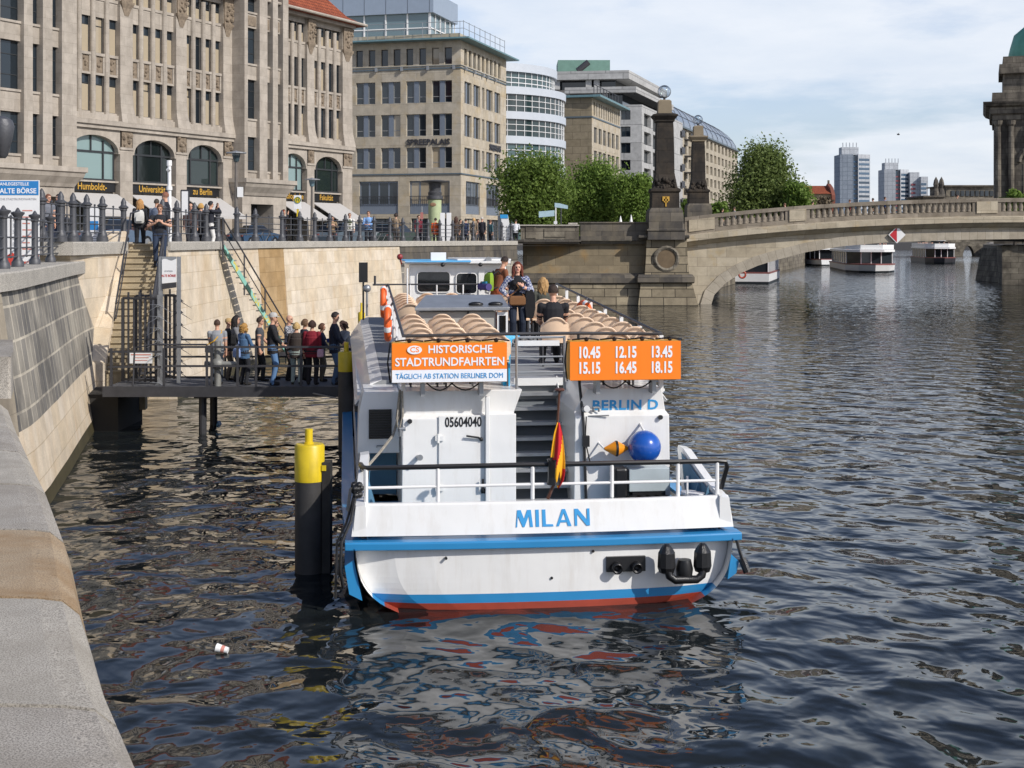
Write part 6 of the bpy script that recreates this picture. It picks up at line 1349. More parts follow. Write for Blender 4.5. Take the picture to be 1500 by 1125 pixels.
fl_ = thing('flag', 'furled black red and gold flag hanging on a short pole at the stern rail', 'flag', BM @ Vector((.13,.25,1.40)), BRZ)
m = MB(M=Matrix.Translation((-.13,-.25,-1.40))); m.tube([(.05,.30,1.40),(.13,.26,1.60),(.20,.22,2.88)], [.028,.022,.016], 8); m.ball((.20,.22,2.88), .055, 10, 6, 0, (1.3,1.3,.5)); m.build('pole', paint('brown_varnish', (.10,.04,.025), .35), fl_, local=True)
m = MB(M=Matrix.Translation((-.13,-.25,-1.40))); m.lathe([(.10,0),(.085,.1),(.09,.32),(.10,.34)], (.13,.26,1.60), 12); m.build('pole_socket', M_blk, fl_, local=True)
m = MB(M=Matrix.Translation((-.13,-.25,-1.40))); rings = []; NN = 40
NR = 22
zk = [2.44,2.3,2.1,1.95,1.8,1.7,1.60]; wk = [.02,.075,.11,.13,.13,.105,.02]
zs = [float(np.interp(q/(NR-1)*6, range(7), zk)) for q in range(NR)]; wd_ = [float(np.interp(q/(NR-1)*6, range(7), wk)) for q in range(NR)]
for i, z in enumerate(zs):
    r = []
    for j in range(NN):
        u = j/(NN-1); f6 = i/(NR-1); x = .185-.02*f6 + (u-.5)*wd_[i]*1.5; yv = .20 + .045*math.sin(u*8+f6*2.1)*(.5+.5*f6)*min(1, wd_[i]/.1); r.append((x,yv,z-.05*u*f6))
    rings.append(r)
fidx = []; fmat = []
for i in range(len(zs)-1):
    for j in range(NN-1):
        q = j/(NN-2); f6 = i/(NR-2); mi = 0 if q < .14 and f6 > .45 else (2 if q < .22 and f6 <= .45 else (1 if q < 1.25-1.45*f6 else 2))
        if f6 > .62 and q > .86: mi = 1
        fidx.append((i*NN+j, (i+1)*NN+j, (i+1)*NN+j+1, i*NN+j+1)); fmat.append(mi)
m.add([p for r in rings for p in r], fidx); m.m = fmat
fo_ = m.build('cloth', [M_blk, paint('flag_red', (.55,.012,.02), .8, 0, .1, 4), paint('flag_gold', (.80,.40,.01), .8, 0, .1, 4)], fl_, local=True, smooth=True, angle=0)
sm_ = fo_.modifiers.new('Solidify','SOLIDIFY'); sm_.thickness = .006
def life_ring(label, x, s, z, ry, rz_, full=True):
    t = thing('life_ring', label, 'life ring', BM @ Vector((x,s,z)), BRZ + rz_, 'life rings hung on the deck rails')
    a_ = range(0,361,12)
    m = MB(); m.tube([(0,.25*math.cos(R(a)),.27*math.sin(R(a))) for a in a_], .062, 10, cap=False); m.build('ring', paint('life_ring_orange', (.85,.13,.02), .5, 0, .1, 3), t, local=True, smooth=True)
    m = MB()
    for a in (20,110,200,290): m.tube([(0,.25*math.cos(R(a+d)),.27*math.sin(R(a+d))) for d in (-9,0,9)], .066, 10)
    m.build('reflective_band', M_white, t, local=True, smooth=True)
    m = MB(); m.tube([(.0,.0,.24),(.09,.02,.36)], .02, 5); m.build('hook', M_steel, t, local=True)
life_ring('orange life ring hanging nearest on the port deck rail of the boat', -1.92, 6.2, 3.44, 0, R(-4))
life_ring('orange life ring hanging farther forward on the port deck rail of the boat', -1.90, 9.6, 3.66, 0, R(-4))
life_ring('orange life ring inside the starboard deck rail behind the seated man', 1.98, 8.4, 3.40, 0, R(20))
for k, (x, s, z) in enumerate(((2.10,7.6,3.45),(2.12,3.0,3.2))):
    m = MB(); m.ball((x,s,z), .14, 12, 8, 0, (1,1,.8)); bp(m, 'vent_cowl', M_bw, smooth=True)
# ================================================= FENCES, SIGNS, GANGWAY, STREET FURNITURE
def on_line(px, pts):
    """plan point where the sight line through photo column px crosses a polyline"""
    k = (px-750)/F
    for a, b in zip(pts, pts[1:]):
        fa, fb_ = a.x-k*a.y, b.x-k*b.y
        if fa*fb_ <= 0: t = fa/(fa-fb_) if fa != fb_ else 0; return a.lerp(b, t)
    a, b = (pts[0], pts[1]) if abs(pts[0].x-k*pts[0].y) < abs(pts[-1].x-k*pts[-1].y) else (pts[-2], pts[-1])
    d = b-a; t = (k*a.y-a.x)/(d.x-k*d.y); return a+d*t
pm = MB(); pm.lathe([(.17,0),(.17,.12),(.14,.15),(.14,.22),(.10,.27),(.092,.32),(.085,.93),(.11,.95),(.11,1.0),(.15,1.03),(.15,1.06),(.095,1.10),(.08,1.13),(.085,1.2),(.05,1.28),(.02,1.33),(0,1.34)], (0,0,0), 14)
post_me = pm.mesh('post', M_iron, True); post_me.set_sharp_from_angle(angle=R(40))
pm = MB(); pm.lathe([(.13,0),(.13,.10),(.10,.14),(.075,.22),(.072,.98),(.09,1.0),(.09,1.06),(.14,1.12),(.14,1.15),(.06,1.17),(.02,1.24),(0,1.25)], (0,0,0), 14)
post2_me = pm.mesh('post', M_iron, True); post2_me.set_sharp_from_angle(angle=R(40))
def fence(label, xy, z, me, hs=(.26,.5,.72,.98), thin=True, skip=()):
    t = thing('iron_fence', label, 'fence', (xy[0].x, xy[0].y, z)); o = Vector((xy[0].x, xy[0].y))
    for p in xy: inst('post', me, t, Matrix.Translation((p.x-o.x, p.y-o.y, 0)))
    for i, (a, b) in enumerate(zip(xy, xy[1:])):
        if i in skip: continue
        m = MB()
        for h in hs: m.tube([(a.x,a.y,z+h),(b.x,b.y,z+h)], .020, 6)
        if thin:
            c = (a+b)/2; m.tube([(c.x,c.y,z+.26),(c.x,c.y,z+1.03)], .018, 6); m.ball((c.x,c.y,z+1.04), .035, 6, 5)
            for h in hs: m.ball((c.x,c.y,z+h), .032, 6, 5)
        m.build('rail_panel', M_iron, t)
    return t
def off(pts, d): 
    o = []
    for i, p in enumerate(pts): t_ = (pts[min(i+1,len(pts)-1)]-pts[max(i-1,0)]).normalized(); o.append(p + Vector((-t_.y, t_.x))*d)
    return o
QL = off([QP(30,31.0), Q0, Q1], .28); QR = off([Q2, Q3, Q4, Q5, Q6, Q7], .30)
fence('tall acorn topped iron fence between the big timetable board and the stone stairs', [on_line(p, QL) for p in (61,89,107,127,150,181)], ZC, post_me)
fence('acorn topped iron fence between the stone stairs and the steel stair', [on_line(p, QR) for p in (238,259,285,302,319)], ZC, post_me)
fence('long acorn topped iron fence from the steel stair to the bridge abutment', [on_line(p, QR) for p in (347,374,413,439,461,483,506,527,548,571,590,611,627,644,663,678,693,708,722,735,749)], ZC, post_me)
fc = off([Vector((-13.2,17.5)), Vector((-10.6,19.4))] + cp, .45)
fence('near iron fence of flat topped posts on the curved wall coping at the left', [on_line(p, fc) for p in (-14,5,26,51,74,98)], ZK, post2_me, (.22,.40,.62,1.02))

# ---- lamps, poles, boards
def gp(px, Y): return Vector((PX(px,Y), Y, ZG))
def lamp(label, px, Y, ytop, box=False):
    p = gp(px,Y); t = thing('street_lamp', label, 'street lamp', p, 0, 'flat topped street lamps on the promenade'); zt = PZ(ytop,Y)-ZG
    m = MB(); m.lathe([(.13,0),(.13,.5),(.09,.7),(.075,1.4),(.055,zt-.35)], (0,0,0), 12); m.build('post', paint('lamp_post_brown', (.17,.15,.13), .6, .2, .2, 4), t, local=True)
    m = MB(); m.lathe([(.10,zt-.35),(.16,zt-.1),(.16,zt-.02)], (0,0,0), 14); m.build('glass_body', M_phg, t, local=True)
    m = MB(); m.lathe([(.40,zt-.02),(.40,zt+.02),(.1,zt+.06),(0,zt+.1)], (0,0,0), 18); m.build('lamp_shade', M_galv, t, local=True)
    if box: m = MB(); m.box(.06,.26,-.1,.1,zt-1.75,zt-1.35); m.build('junction_box', M_white, t, local=True)
lamp('flat topped street lamp with a white box left of the shaded building entrance', 346, 54., 224, True)
lamp('smaller flat topped street lamp between the two right hand awnings', 457, 68., 263)
t = thing('signal_mast', 'white pole with camera head standing above the stone stairs', 'pole', gp(248,45.)); zt = PZ(234,45.)-ZG
m = MB(); m.tube([(.03,0,.0),(.0,0,zt-.2)], .06, 10); m.lathe([(.10,0),(.10,.12)], (.0,0,zt-1.0), 10); m.build('mast', M_white, t, local=True)
m = MB(); m.tube([(0,0,zt-.2),(0,0,zt-.02)], .085, 10); m.tube([(-.05,-.06,zt-.35),(.05,-.1,zt-.3)], .06, 8); m.build('camera_head', M_white, t, local=True)
t = thing('information_board', 'narrow white notice in a dark frame on the promenade above the stairs', 'sign', gp(271,46.))
m = MB(); z0, z1 = PZ(315,46.)-ZG, PZ(280,46.)-ZG
for x in (-.13,.13): m.box(x-.02,x+.02,-.02,.02,0,z1+.03)
m.box(-.13,.13,-.02,.02,z1,z1+.05); m.build('board_frame', M_steel, t, local=True)
m = MB(); m.box(-.108,.108,-.015,.015,z0,z1-.003); m.build('panel', M_white, t, local=True)
t = thing('stop_sign', 'white bus stop flag with a green letter H on a yellow disc', 'sign', gp(436,70.)); z0, z1 = PZ(306,70.)-ZG, PZ(286,70.)-ZG
m = MB(); m.tube([(.0,.03,0),(.0,.03,z1)], .03, 8); m.box(-.05,.05,-.0,.06,z0-.42,z0-.01,1); m.build('post', [M_steel, M_yellow], t, local=True)
m = MB(); m.box(-.19,.19,-.02,.0,z0,z1); b_ = m.build('panel', M_white, t, local=True)
m = MB(); m.tube([(0,-.024,z1-.25),(0,-.038,z1-.25)], .16, 20); m.build('yellow_disc', M_yellow, b_, local=True)
m = MB(); m.tube([(.155*math.cos(R(a)),-.04,z1-.25+.155*math.sin(R(a))) for a in range(0,361,20)], .018, 5); m.build('disc_ring', paint('sign_green', (.02,.12,.05), .5), b_, local=True)
inst('lettering', text_mesh('H', .24, MATS['sign_green'], .02, 1, .002), b_, frame((0,-.042,z1-.25), (1,0,0), (0,0,1)))
# advertising column
t = thing('advertising_column', 'pale green round advertising column with a wide dark crown', 'column', gp(637,96.)); s = 96./F
m = MB(); m.lathe([(.52,0),(.52,.4),(.46,.42),(.46,3.25)], (0,0,0), 24); m.build('column', paint('poster_green', hexc('a9b48c'), .7, 0, .15, 2), t, local=True, smooth=True)
m = MB(); m.lathe([(.5,3.253),(.56,3.3),(.56,3.5),(.46,3.55),(.5,3.75),(.44,3.8),(.36,3.85),(.42,4.3),(.50,4.42),(1.0,4.5),(1.02,4.56),(.5,4.62),(0,4.65)], (0,0,0), 24); m.build('crown', M_iron, t, local=True, smooth=True)
m = MB(); m.ball((-.1,-.46,2.9), .17, 10, 8, 0, (1.3,.2,.8)); m.build('emblem', paint('emblem_brown', (.25,.14,.08), .6), t, local=True)
for k, (px, lb) in enumerate(((648,'left one of a pair of tall white advertising panels beside the round column'),(657.5,'right one of a pair of tall white advertising panels beside the round column'))):
    t = thing('advertising_panel', lb, 'sign', gp(px,92.), 0, 'pair of white advertising panels')
    m = MB(); m.box(-.16,.16,-.06,.06,.02,2.25); m.build('panel', M_white, t, local=True, bevel=.02); m = MB(); m.box(-.2,.2,-.12,.12,0,.019); m.build('base', M_steel, t, local=True)
t = thing('information_board', 'leaning white and blue information board before the abutment parapet', 'sign', gp(741,100.))
m = MB(); m.loft([[(-.1,-.1,0),(.55,-.1,0),(.55,.1,0),(-.1,.1,0)],[(-.38,-.3,2.25),(.15,-.3,2.25),(.15,-.15,2.25),(-.38,-.15,2.25)]]); b_ = m.build('board', M_white, t, local=True)
m = MB(); m.loft([[(-.40,-.315,2.0),(.16,-.315,2.0),(.16,-.13,2.0),(-.40,-.13,2.0)],[(-.42,-.325,2.28),(.14,-.325,2.28),(.14,-.13,2.28),(-.42,-.13,2.28)]]); m.build('blue_header', M_lblue, b_, local=True)
m = MB(); m.loft([[(-.55,.12,0),(-.12,.12,0),(-.12,.2,0),(-.55,.2,0)],[(-.6,-.05,2.2),(-.36,-.05,2.2),(-.36,.05,2.2),(-.6,.05,2.2)]]); m.build('side_leg', M_galv, t, local=True)
t = thing('signpost', 'pale blue direction signs on a thin post above the abutment parapet', 'sign', P(814,330,107.)); 
m = MB(); m.tube([(0,0,-.6),(0,0,1.75)], .05, 8); m.tube([(.42,0,-.6),(.42,0,1.7)], .05, 8, 1); m.build('post', [M_white, M_steel], t, local=True)
m = MB(); m.extr([(-1.32,-.06,.62),(-.1,-.06,.72),(-.1,-.06,1.18),(-1.32,-.06,1.08)], (0,.05,0)); m.build('arm', paint('sign_pale_blue', hexc('a9c3cd'), .5), t, local=True)
m = MB(); m.extr([(-.08,-.06,1.42),(.95,-.06,1.28),(.95,-.06,1.55),(.3,-.06,1.72),(-.08,-.06,1.76)], (0,.05,0)); m.build('arm', MATS['sign_pale_blue'], t, local=True)
m = MB(); m.box(-.15,.12,-.06,-.02,.1,.32); m.build('small_plate', M_white, t, local=True)
for px, h, lb in ((909,.75,'left'),(924.5,.95,'right')):
    t = thing('parasol', 'folded white parasol under the trees, the %s one of two' % lb, 'parasol', gp(px,118.), 0, 'folded white parasols under the trees')
    m = MB(); m.tube([(0,0,0),(0,0,2.0)], .04, 6); m.build('pole', M_steel, t, local=True); m = MB(); m.lathe([(.22,1.1),(.25,1.25),(.16,1.9),(.03,2.1+h*.5),(0,2.15+h*.5)], (0,0,0), 8); m.build('folded_canopy', M_white, t, local=True)
t = thing('traffic_sign', 'thin pole with a small faded red plate left of the advertising column', 'sign', gp(618,88.)); m = MB(); m.tube([(0,0,0),(0,0,2.6)], .03, 6); m.build('post', M_galv, t, local=True); m = MB(); m.box(-.09,.09,-.05,-.03,1.75,2.2); m.build('plate', paint('faded_red', (.4,.15,.13), .6), t, local=True)
# big timetable board at the left
t = thing('timetable_board', 'large white timetable board with blue heading behind the left fence', 'sign', (PX(12,33.),33.,ZG)); w2_ = 51/F*33.; z0, z1 = -.35, PZ(264,33.)-ZG
m = MB(); m.box(-w2_,PX(57.5,33.)-PX(12,33.),-.02,.03,z0,z1); xr = PX(57.5,33.)-PX(12,33.); b_ = m.build('board', M_white, t, local=True)
m = MB(); m.box(-w2_,xr-.01,-.026,-.021,z1-.36,z1-.02); hd = m.build('blue_heading', paint('heading_blue', hexc('2a7fc0'), .4), t, local=True)
inst('lettering', text_mesh('STATION ALTE BÖRSE', .17, M_lwhite, .02, .95, .002, align='RIGHT'), hd, frame((xr-.06,-.029,z1-.265), (1,0,0), (0,0,1)))
inst('lettering', text_mesh('ANLEGESTELLE', .105, M_lwhite, .018, 1.0, .002, align='RIGHT'), hd, frame((xr-.24,-.029,z1-.095), (1,0,0), (0,0,1)))
M_prt = paint('grey_print', (.38,.38,.40), .6); M_prr = paint('red_print', (.6,.25,.2), .6)
inst('lettering', text_mesh('HISTORISCHE STADTRUNDFAHRTEN', .075, M_prt, .01, .95, .001, align='RIGHT'), b_, frame((xr-.06,-.023,z1-.46), (1,0,0), (0,0,1)))
for k_, s_ in enumerate(('10.45','12.15','13.45','15.15','16.45','18.15')): inst('lettering', text_mesh(s_, .13, M_prt, .01, .8, .001, align='RIGHT'), b_, frame((xr-.46,-.023,z1-.80-.15*k_), (1,0,0), (0,0,1)))
m = MB()
for k in range(9): m.box(xr-.40,xr-.16-.03*(k%3),-.0235,-.021,z1-.75-.155*k,z1-.72-.155*k)
m.build('printed_lines', M_prr, b_, local=True)
m = MB(); n = 12; m.loft([[(-w2_+(xr+w2_)*i/n,-.025,z0+.02),(-w2_+(xr+w2_)*i/n,-.0215,z0+.02),(-w2_+(xr+w2_)*i/n,-.0215,z0+.32+.14*math.sin(i*1.1)),(-w2_+(xr+w2_)*i/n,-.025,z0+.32+.14*math.sin(i*1.1))] for i in range(n+1)]); m.build('red_wave', paint('wave_red', (.62,.06,.04), .5), b_, local=True)
m = MB()
for x in (-w2_+.2, xr-.15): m.box(x-.04,x+.04,.031,.1,-.6,z1-.1)
m.build('legs', M_steel, t, local=True)
t = thing('information_board', 'small white and blue notice board between the fence posts left of the stairs', 'sign', (PX(138,42.5),42.5,ZG))
m = MB(); m.box(-.16,.14,-.02,.02,.15,1.42); b_ = m.build('board', M_white, t, local=True)
m = MB(); m.box(-.155,.135,-.026,-.021,.72,1.0); m.build('blue_band', MATS['heading_blue'], b_, local=True); m = MB(); m.tube([(.24,0,0),(.24,0,1.5)], .04, 8); m.build('side_post', MATS['heading_blue'], t, local=True)
m = MB()
for k in range(5): m.box(-.1,.1,-.024,-.021,.3+.07*k,.335+.07*k)
m.build('printed_lines', M_prt, b_, local=True)
# grey hood at the top left edge
t = thing('viewing_telescope', 'blurred dark grey metal hood cut off by the left edge of the view', 'telescope', (-2.36,6.0,3.9))
m = MB(); m.tube([(-.1,0,0),(-.1,0,1.40)], .04, 10); m.build('post', M_iron, t, local=True)
c_ = P(4,200,6.0)-Vector((-2.36,6.0,3.9)); m = MB(); m.loft([[(c_.x+.0+a*math.cos(R(q)),a*math.sin(R(q)),c_.z+z+a*.5*math.cos(R(q))*sl) for q in range(0,360,24)] for a, z, sl in ((.012,-.095,0),(.022,-.085,.2),(.042,.0,-.2),(.050,.05,-.2),(.040,.078,-.3),(.012,.09,-.3))]); m.M = None; m.build('hood', M_iron, t, local=True, smooth=True)
m = MB(); m.bar((-.1,0,1.38),(c_.x,0,c_.z-.05),.04); m.build('bracket', M_iron, t, local=True)

# ---- handrails of the stone stairs
def stair_line(f, side, w, dz): 
    a = top.lerp(bot, f); q = Vector((a.x,a.y)) + sp*(side*(w-.06*f)); return Vector((q.x,q.y,a.z+dz))
t = thing('handrail', 'single sloping handrail along the left wall of the stone stairs', 'handrail', stair_line(0,-1,.55,0))
m = MB(); p_ = [stair_line(f,-1,.48,.92) for f in (0,.2,.4,.6,.72)]; p_ = [p_[0]+Vector((0,.9,.1))] + p_; m.tube(p_, .028, 8); m.tube([p+Vector((0,0,-.42)) for p in p_[2:]], .02, 6); m.build('rail', M_steel, t)
m = MB()
for f in (0.02,.35,.7): m.tube([stair_line(f,-1,.54,.35), stair_line(f,-1,.48,.92)], .02, 6)
m.build('rail_bracket', M_steel, t)
t = thing('handrail', 'double sloping handrail with posts along the right side of the stone stairs', 'handrail', stair_line(0,1,.7,0))
for dz, r_ in ((.95,.04),(.55,.03),(.2,.03)): m = MB(); m.tube([stair_line(f,1,.60,dz) for f in (0,.25,.5,.75,.98)], r_, 8); m.build('rail', M_steel, t)
for k in range(6): m = MB(); f = .01+k*.19; m.tube([stair_line(f,1,.60,-.05), stair_line(f,1,.60,.95)], .025, 8); m.build('post', M_steel, t)

# ---- gate, landing sign, landing stage
GYc = 35.6
def g_(px, py, Y=GYc): return P(px, py, Y)
t = thing('metal_gate', 'dark barred double gate with spiked fans at the foot of the stone stairs', 'gate', g_(225,558))
def leaf(pa, pb, z0, z1, nb_, name):
    m = MB(); a = Vector(pa); b = Vector(pb)
    for z in (z0+.05, z1): m.bar((a.x,a.y,z),(b.x,b.y,z),.06)
    for k in range(nb_+1): q = a.lerp(b, k/nb_); m.bar((q.x,q.y,z0),(q.x,q.y,z1+ (.16 if k % 2 else .0)),.045 if 0 < k < nb_ else .07)
    m.build(name, M_steel, t)
leaf(g_(180,0,35.4), g_(229,0,35.1), 1.25, 3.40, 6, 'gate_leaf'); leaf(g_(199,0,35.9), g_(256,0,36.4), 1.35, 3.44, 8, 'gate_leaf'); leaf(g_(243,0,35.8), g_(261,0,35.3), 1.3, 3.46, 3, 'gate_leaf')
for px, Y, ys, dark in ((233,34.9,(447,464,481,499,519,538,561),False),(262,35.3,(440,457,475,493,509,528,545),True)):
    for y in ys:
        c_ = g_(px, y, Y); m = MB(); m.extr([(c_.x-.10,c_.y,c_.z-.05),(c_.x+.12,c_.y,c_.z-.03),(c_.x,c_.y,c_.z+.09)], (0,.02,0)); 
        for dx, dz in ((-.30,-.18),(-.22,.02),(.34,-.2),(.22,-.12)): m.tube([(c_.x,c_.y,c_.z),(c_.x+dx,c_.y-.05,c_.z+dz)], [.010,.004], 4)
        m.build('spike_fan', M_steel if dark else M_galv, t)
m = MB(); m.box(g_(232,0,34.95).x-.03,g_(232,0,34.95).x+.03,34.95,35.0,1.2,3.5); m.build('gate_post', M_galv, t)
t = thing('landing_sign', 'white landing sign with wavy top on two steel posts by the gate', 'sign', g_(248,560,35.2))
SX0, SX1 = PX(236.5,35.2), PX(258.5,35.2); zs0, zs1 = PZ(421,35.2), PZ(377,35.2)
m = MB()
for x in (SX0-.03, SX1+.05): m.box(x-.045,x+.045,35.2,35.29,1.2,zs1+.02); m.build('post', M_galv, t) if False else None
m.build('posts', M_galv, t)
m = MB(); n = 10; m.extr([(SX0+.02,35.17,zs0+.10),(SX1,35.17,zs0+.14)] + [(SX1-(SX1-SX0-.02)*i/n,35.17,zs1-.06+.025*math.sin(i*.75+2)) for i in range(n+1)], (0,.028,0)); pn = m.build('panel', M_white, t)
m = MB(); m.extr([(SX0+.02,35.168,zs0-.05),(SX1,35.168,zs0-.0),(SX1,35.168,zs0+.137),(SX0+.02,35.168,zs0+.097)], (0,.03,0)); m.build('dark_band', M_steel, t)
m = MB(); m.extr([(SX1,35.175,zs1+.02),(SX0+.02,35.175,zs1+.02)] + [(SX0+.02+(SX1-SX0-.02)*i/n,35.175,zs1-.058+.025*math.sin((n-i)*.75+2)) for i in range(n+1)], (0,.02,0)); m.build('wavy_top', M_galv, t)
inst('lettering', text_mesh('ALTE BÖRSE', .085, paint('letter_red', (.55,.06,.05), .5), .012, .8, .002), pn, frame(((SX0+SX1)/2,35.165,zs0+.30), (1,0,.02), (0,0,1)))
inst('lettering', text_mesh('STATION', .05, M_prt, .008, 1, .002), pn, frame(((SX0+SX1)/2,35.165,zs0+.42), (1,0,.02), (0,0,1)))
o = MB(); o.box(PX(191,35.0),PX(224,35.0),34.93,34.95,PZ(532,35.0),PZ(515,35.0)); o_ = o.build('notice', M_white); tag(o_, 'small white notice plate fixed across the bars of the gate', 'sign')
o = MB(); o.box(PX(193,35.0),PX(222,35.0),34.924,34.928,PZ(520,35.0),PZ(518.3,35.0)); o.box(PX(197,35.0),PX(219,35.0),34.924,34.928,PZ(524,35.0),PZ(523,35.0)); o.box(PX(197,35.0),PX(217,35.0),34.924,34.928,PZ(528,35.0),PZ(527,35.0)); o.build('printed_lines', M_prr, o_)

ls = thing('landing_stage', 'grey steel gangway on piles carrying the queue from the stairs to the boat', 'jetty', (PX(340,35.),35.3,1.2))
LX0, LX1 = PX(160,34.4), PX(520,35.6)
m = MB(); m.box(LX0-.1,LX1,34.25,36.7,1.12,1.20); m.build('deck', paint('jetty_deck', (.13,.13,.135), .8, 0, .25, 5, .3), ls)
m = MB(); m.box(LX0-.1,LX1,34.16,34.245,.98,1.24); m.build('edge_beam', M_steel, ls)
m = MB(); m.box(LX0-.1,LX1,36.71,36.8,.98,1.24); m.build('edge_beam', M_steel, ls)
for yy, hs_, x0_, x1_ in ((34.3,(2.22,1.74),PX(240,34.3),LX1),(34.3,(2.10,1.72),LX0,PX(236,34.3)),(36.6,(2.24,1.78),PX(200,36.6),LX1)):
    for h in hs_: m = MB(); m.bar((x0_,yy,h),(x1_,yy,h),.05); m.build('rail', M_steel, ls)
for px in (163,240,303,310,348,375,441,497): m = MB(); x = PX(px,34.3); m.box(x-.028,x+.028,34.272,34.328,1.2,2.19); m.build('rail_post', M_steel, ls)
for px in (200,262,330,400,470): m = MB(); x = PX(px,36.6); m.box(x-.028,x+.028,36.572,36.628,1.2,2.21); m.build('rail_post', M_steel, ls)
m = MB(); m.tube([(PX(319,34.5),34.5,1.2),(PX(319,34.5),34.5,2.35)], .085, 10); m.tube([(PX(300,34.45),34.45,1.78),(PX(348,34.45),34.45,1.78)], .07, 10); m.ball((PX(319,34.5),34.48,1.78), .16, 10, 8); m.build('pivot_frame', paint('weathered_galvanised', (.27,.27,.25), .6, .3, .3, 6), ls, smooth=True)
m = MB(); x = PX(196,34.4); m.tube([(x,34.3,1.2),(x+.05,34.3,2.2),(x+.5,34.3,2.28),(PX(303,34.3),34.3,2.28)], .025, 6); m.build('rail_hoop', M_steel, ls)
for px, Y in ((297,34.7),(313,36.2)): m = MB(); m.tube([(PX(px,Y),Y,-1),(PX(px,Y),Y,.98)], .10, 12); m.box(PX(px,Y)-.2,PX(px,Y)+.2,Y-.12,Y+.12,.9,.975); m.build('pile', M_steel, ls)
m = MB(); m.tube([(PX(455,34.4),34.25,1.08),(PX(500,34.),33.6,1.0),(PX(528,33.),33.2,1.45)], .02, 6); o = m.build('mooring_line', MATS['rope_fibre']); tag(o, 'thin mooring line from the gangway edge round the pile to the boat', 'rope')

# ---- mooring piles
def pile(label, px, w, Y, ytop, yyel, stub, plank=True):
    x = PX(px,Y); r_ = w/2/F*Y; zt, zy = PZ(ytop,Y), PZ(yyel,Y)
    t = thing('mooring_pile', label, 'mooring post', (x,Y,0), 0, 'yellow topped mooring piles along the boat')
    m = MB(); m.lathe([(r_,-2),(r_,zy)], (0,0,0), 24); m.build('pile', paint('pile_dark', (.045,.043,.042), .6, 0, .35, 4, .3), t, local=True, smooth=True)
    m = MB(); m.lathe([(r_+.004,zy+.002),(r_+.004,zt-.03),(r_-.02,zt)], (0,0,0), 24); m.build('yellow_cap', M_yellow, t, local=True, smooth=True)
    m = MB(); s_ = r_*.27; m.lathe([(s_*1.25,zt-.01),(s_*1.25,zt+.02),(s_,zt+.025),(s_,zt+stub)], (r_*-.05,0,0), 12); m.build('stub', M_yellow, t, local=True, smooth=True)
    if plank:
        m = MB(); m.box(r_*.92,r_+.10,-.12,.16,-1.5,zt-.26); m.build('fender_plank', paint('fender_timber', (.03,.028,.026), .8, 0, .5, 6, .5), t, local=True)
        m = MB(); m.box(r_*.9,r_+.045,-.135,-.121,zt-.38,zt-.30); m.build('fender_clip', M_yellow, t, local=True)
pile('nearest black mooring pile with a yellow top standing left of the boat stern', 453.5, 43, 20.2, 650, 704, .22)
pile('second yellow topped mooring pile, at the outer end of the gangway railing', 508, 25, 31.8, 515, 544, .22)
pile('farthest thin yellow topped mooring pile tight between the queue and the boat side', 529.5, 10, 38.5, 457, 477, .26, False)
# litter on the water
t = thing('paper_cup', 'white paper cup with red print floating on its side in the river', 'cup', (PX(326,16.2),16.2,.03), R(-8))
m = MB(M=Matrix.Translation((0,0,.02)) @ Matrix.Rotation(R(-78),4,'Y')); m.lathe([(.036,-.07),(.050,.07),(.053,.075),(.050,.078),(.046,.07),(.033,-.06)], (0,0,0), 20); m.build('cup', M_white, t, local=True, smooth=True)
m = MB(M=Matrix.Translation((0,0,.02)) @ Matrix.Rotation(R(-78),4,'Y')); m.lathe([(.0405,-.03),(.0445,.012)], (0,0,0), 20); m.build('printed_band', M_prr, t, local=True)
o = MB(); x = PX(313,36.); o.loft([[(x-.12,36.2,.0),(x+.12,36.1,.0),(x+.13,36.4,.0),(x-.1,36.4,.0)],[(x-.10,36.22,.09),(x+.1,36.14,.07),(x+.1,36.36,.1),(x-.08,36.36,.06)]]); tag(o.build('litter', paint('litter_blue', hexc('6fa3cf'), .5)), 'crumpled blue wrapper floating by the gangway piles', 'litter')
for k in range(14):
    px = rnd.choice([rnd.uniform(560,1480), rnd.uniform(200,1450)]); Y = rnd.uniform(15,40); x = PX(px,Y)
    if -2.6 < x < 3.5 and Y > 15: continue
    if x < -1.2-Y*.24: continue
    o = MB(); a = rnd.random()*3; l = .03+.02*rnd.random(); o.add([(x-l*math.cos(a),Y-l*math.sin(a),.012),(x+l*.4*math.sin(a),Y-l*.4*math.cos(a),.016),(x+l*math.cos(a),Y+l*math.sin(a),.013),(x-l*.4*math.sin(a),Y+l*.4*math.cos(a),.016)], [(0,1,2,3)])
    lo = o.build('leaf', paint('dry_leaf', (.35,.33,.15), .8)); tag(lo, 'tiny pale leaf drifting on the dark river water', 'leaf', 'leaves drifting on the river')

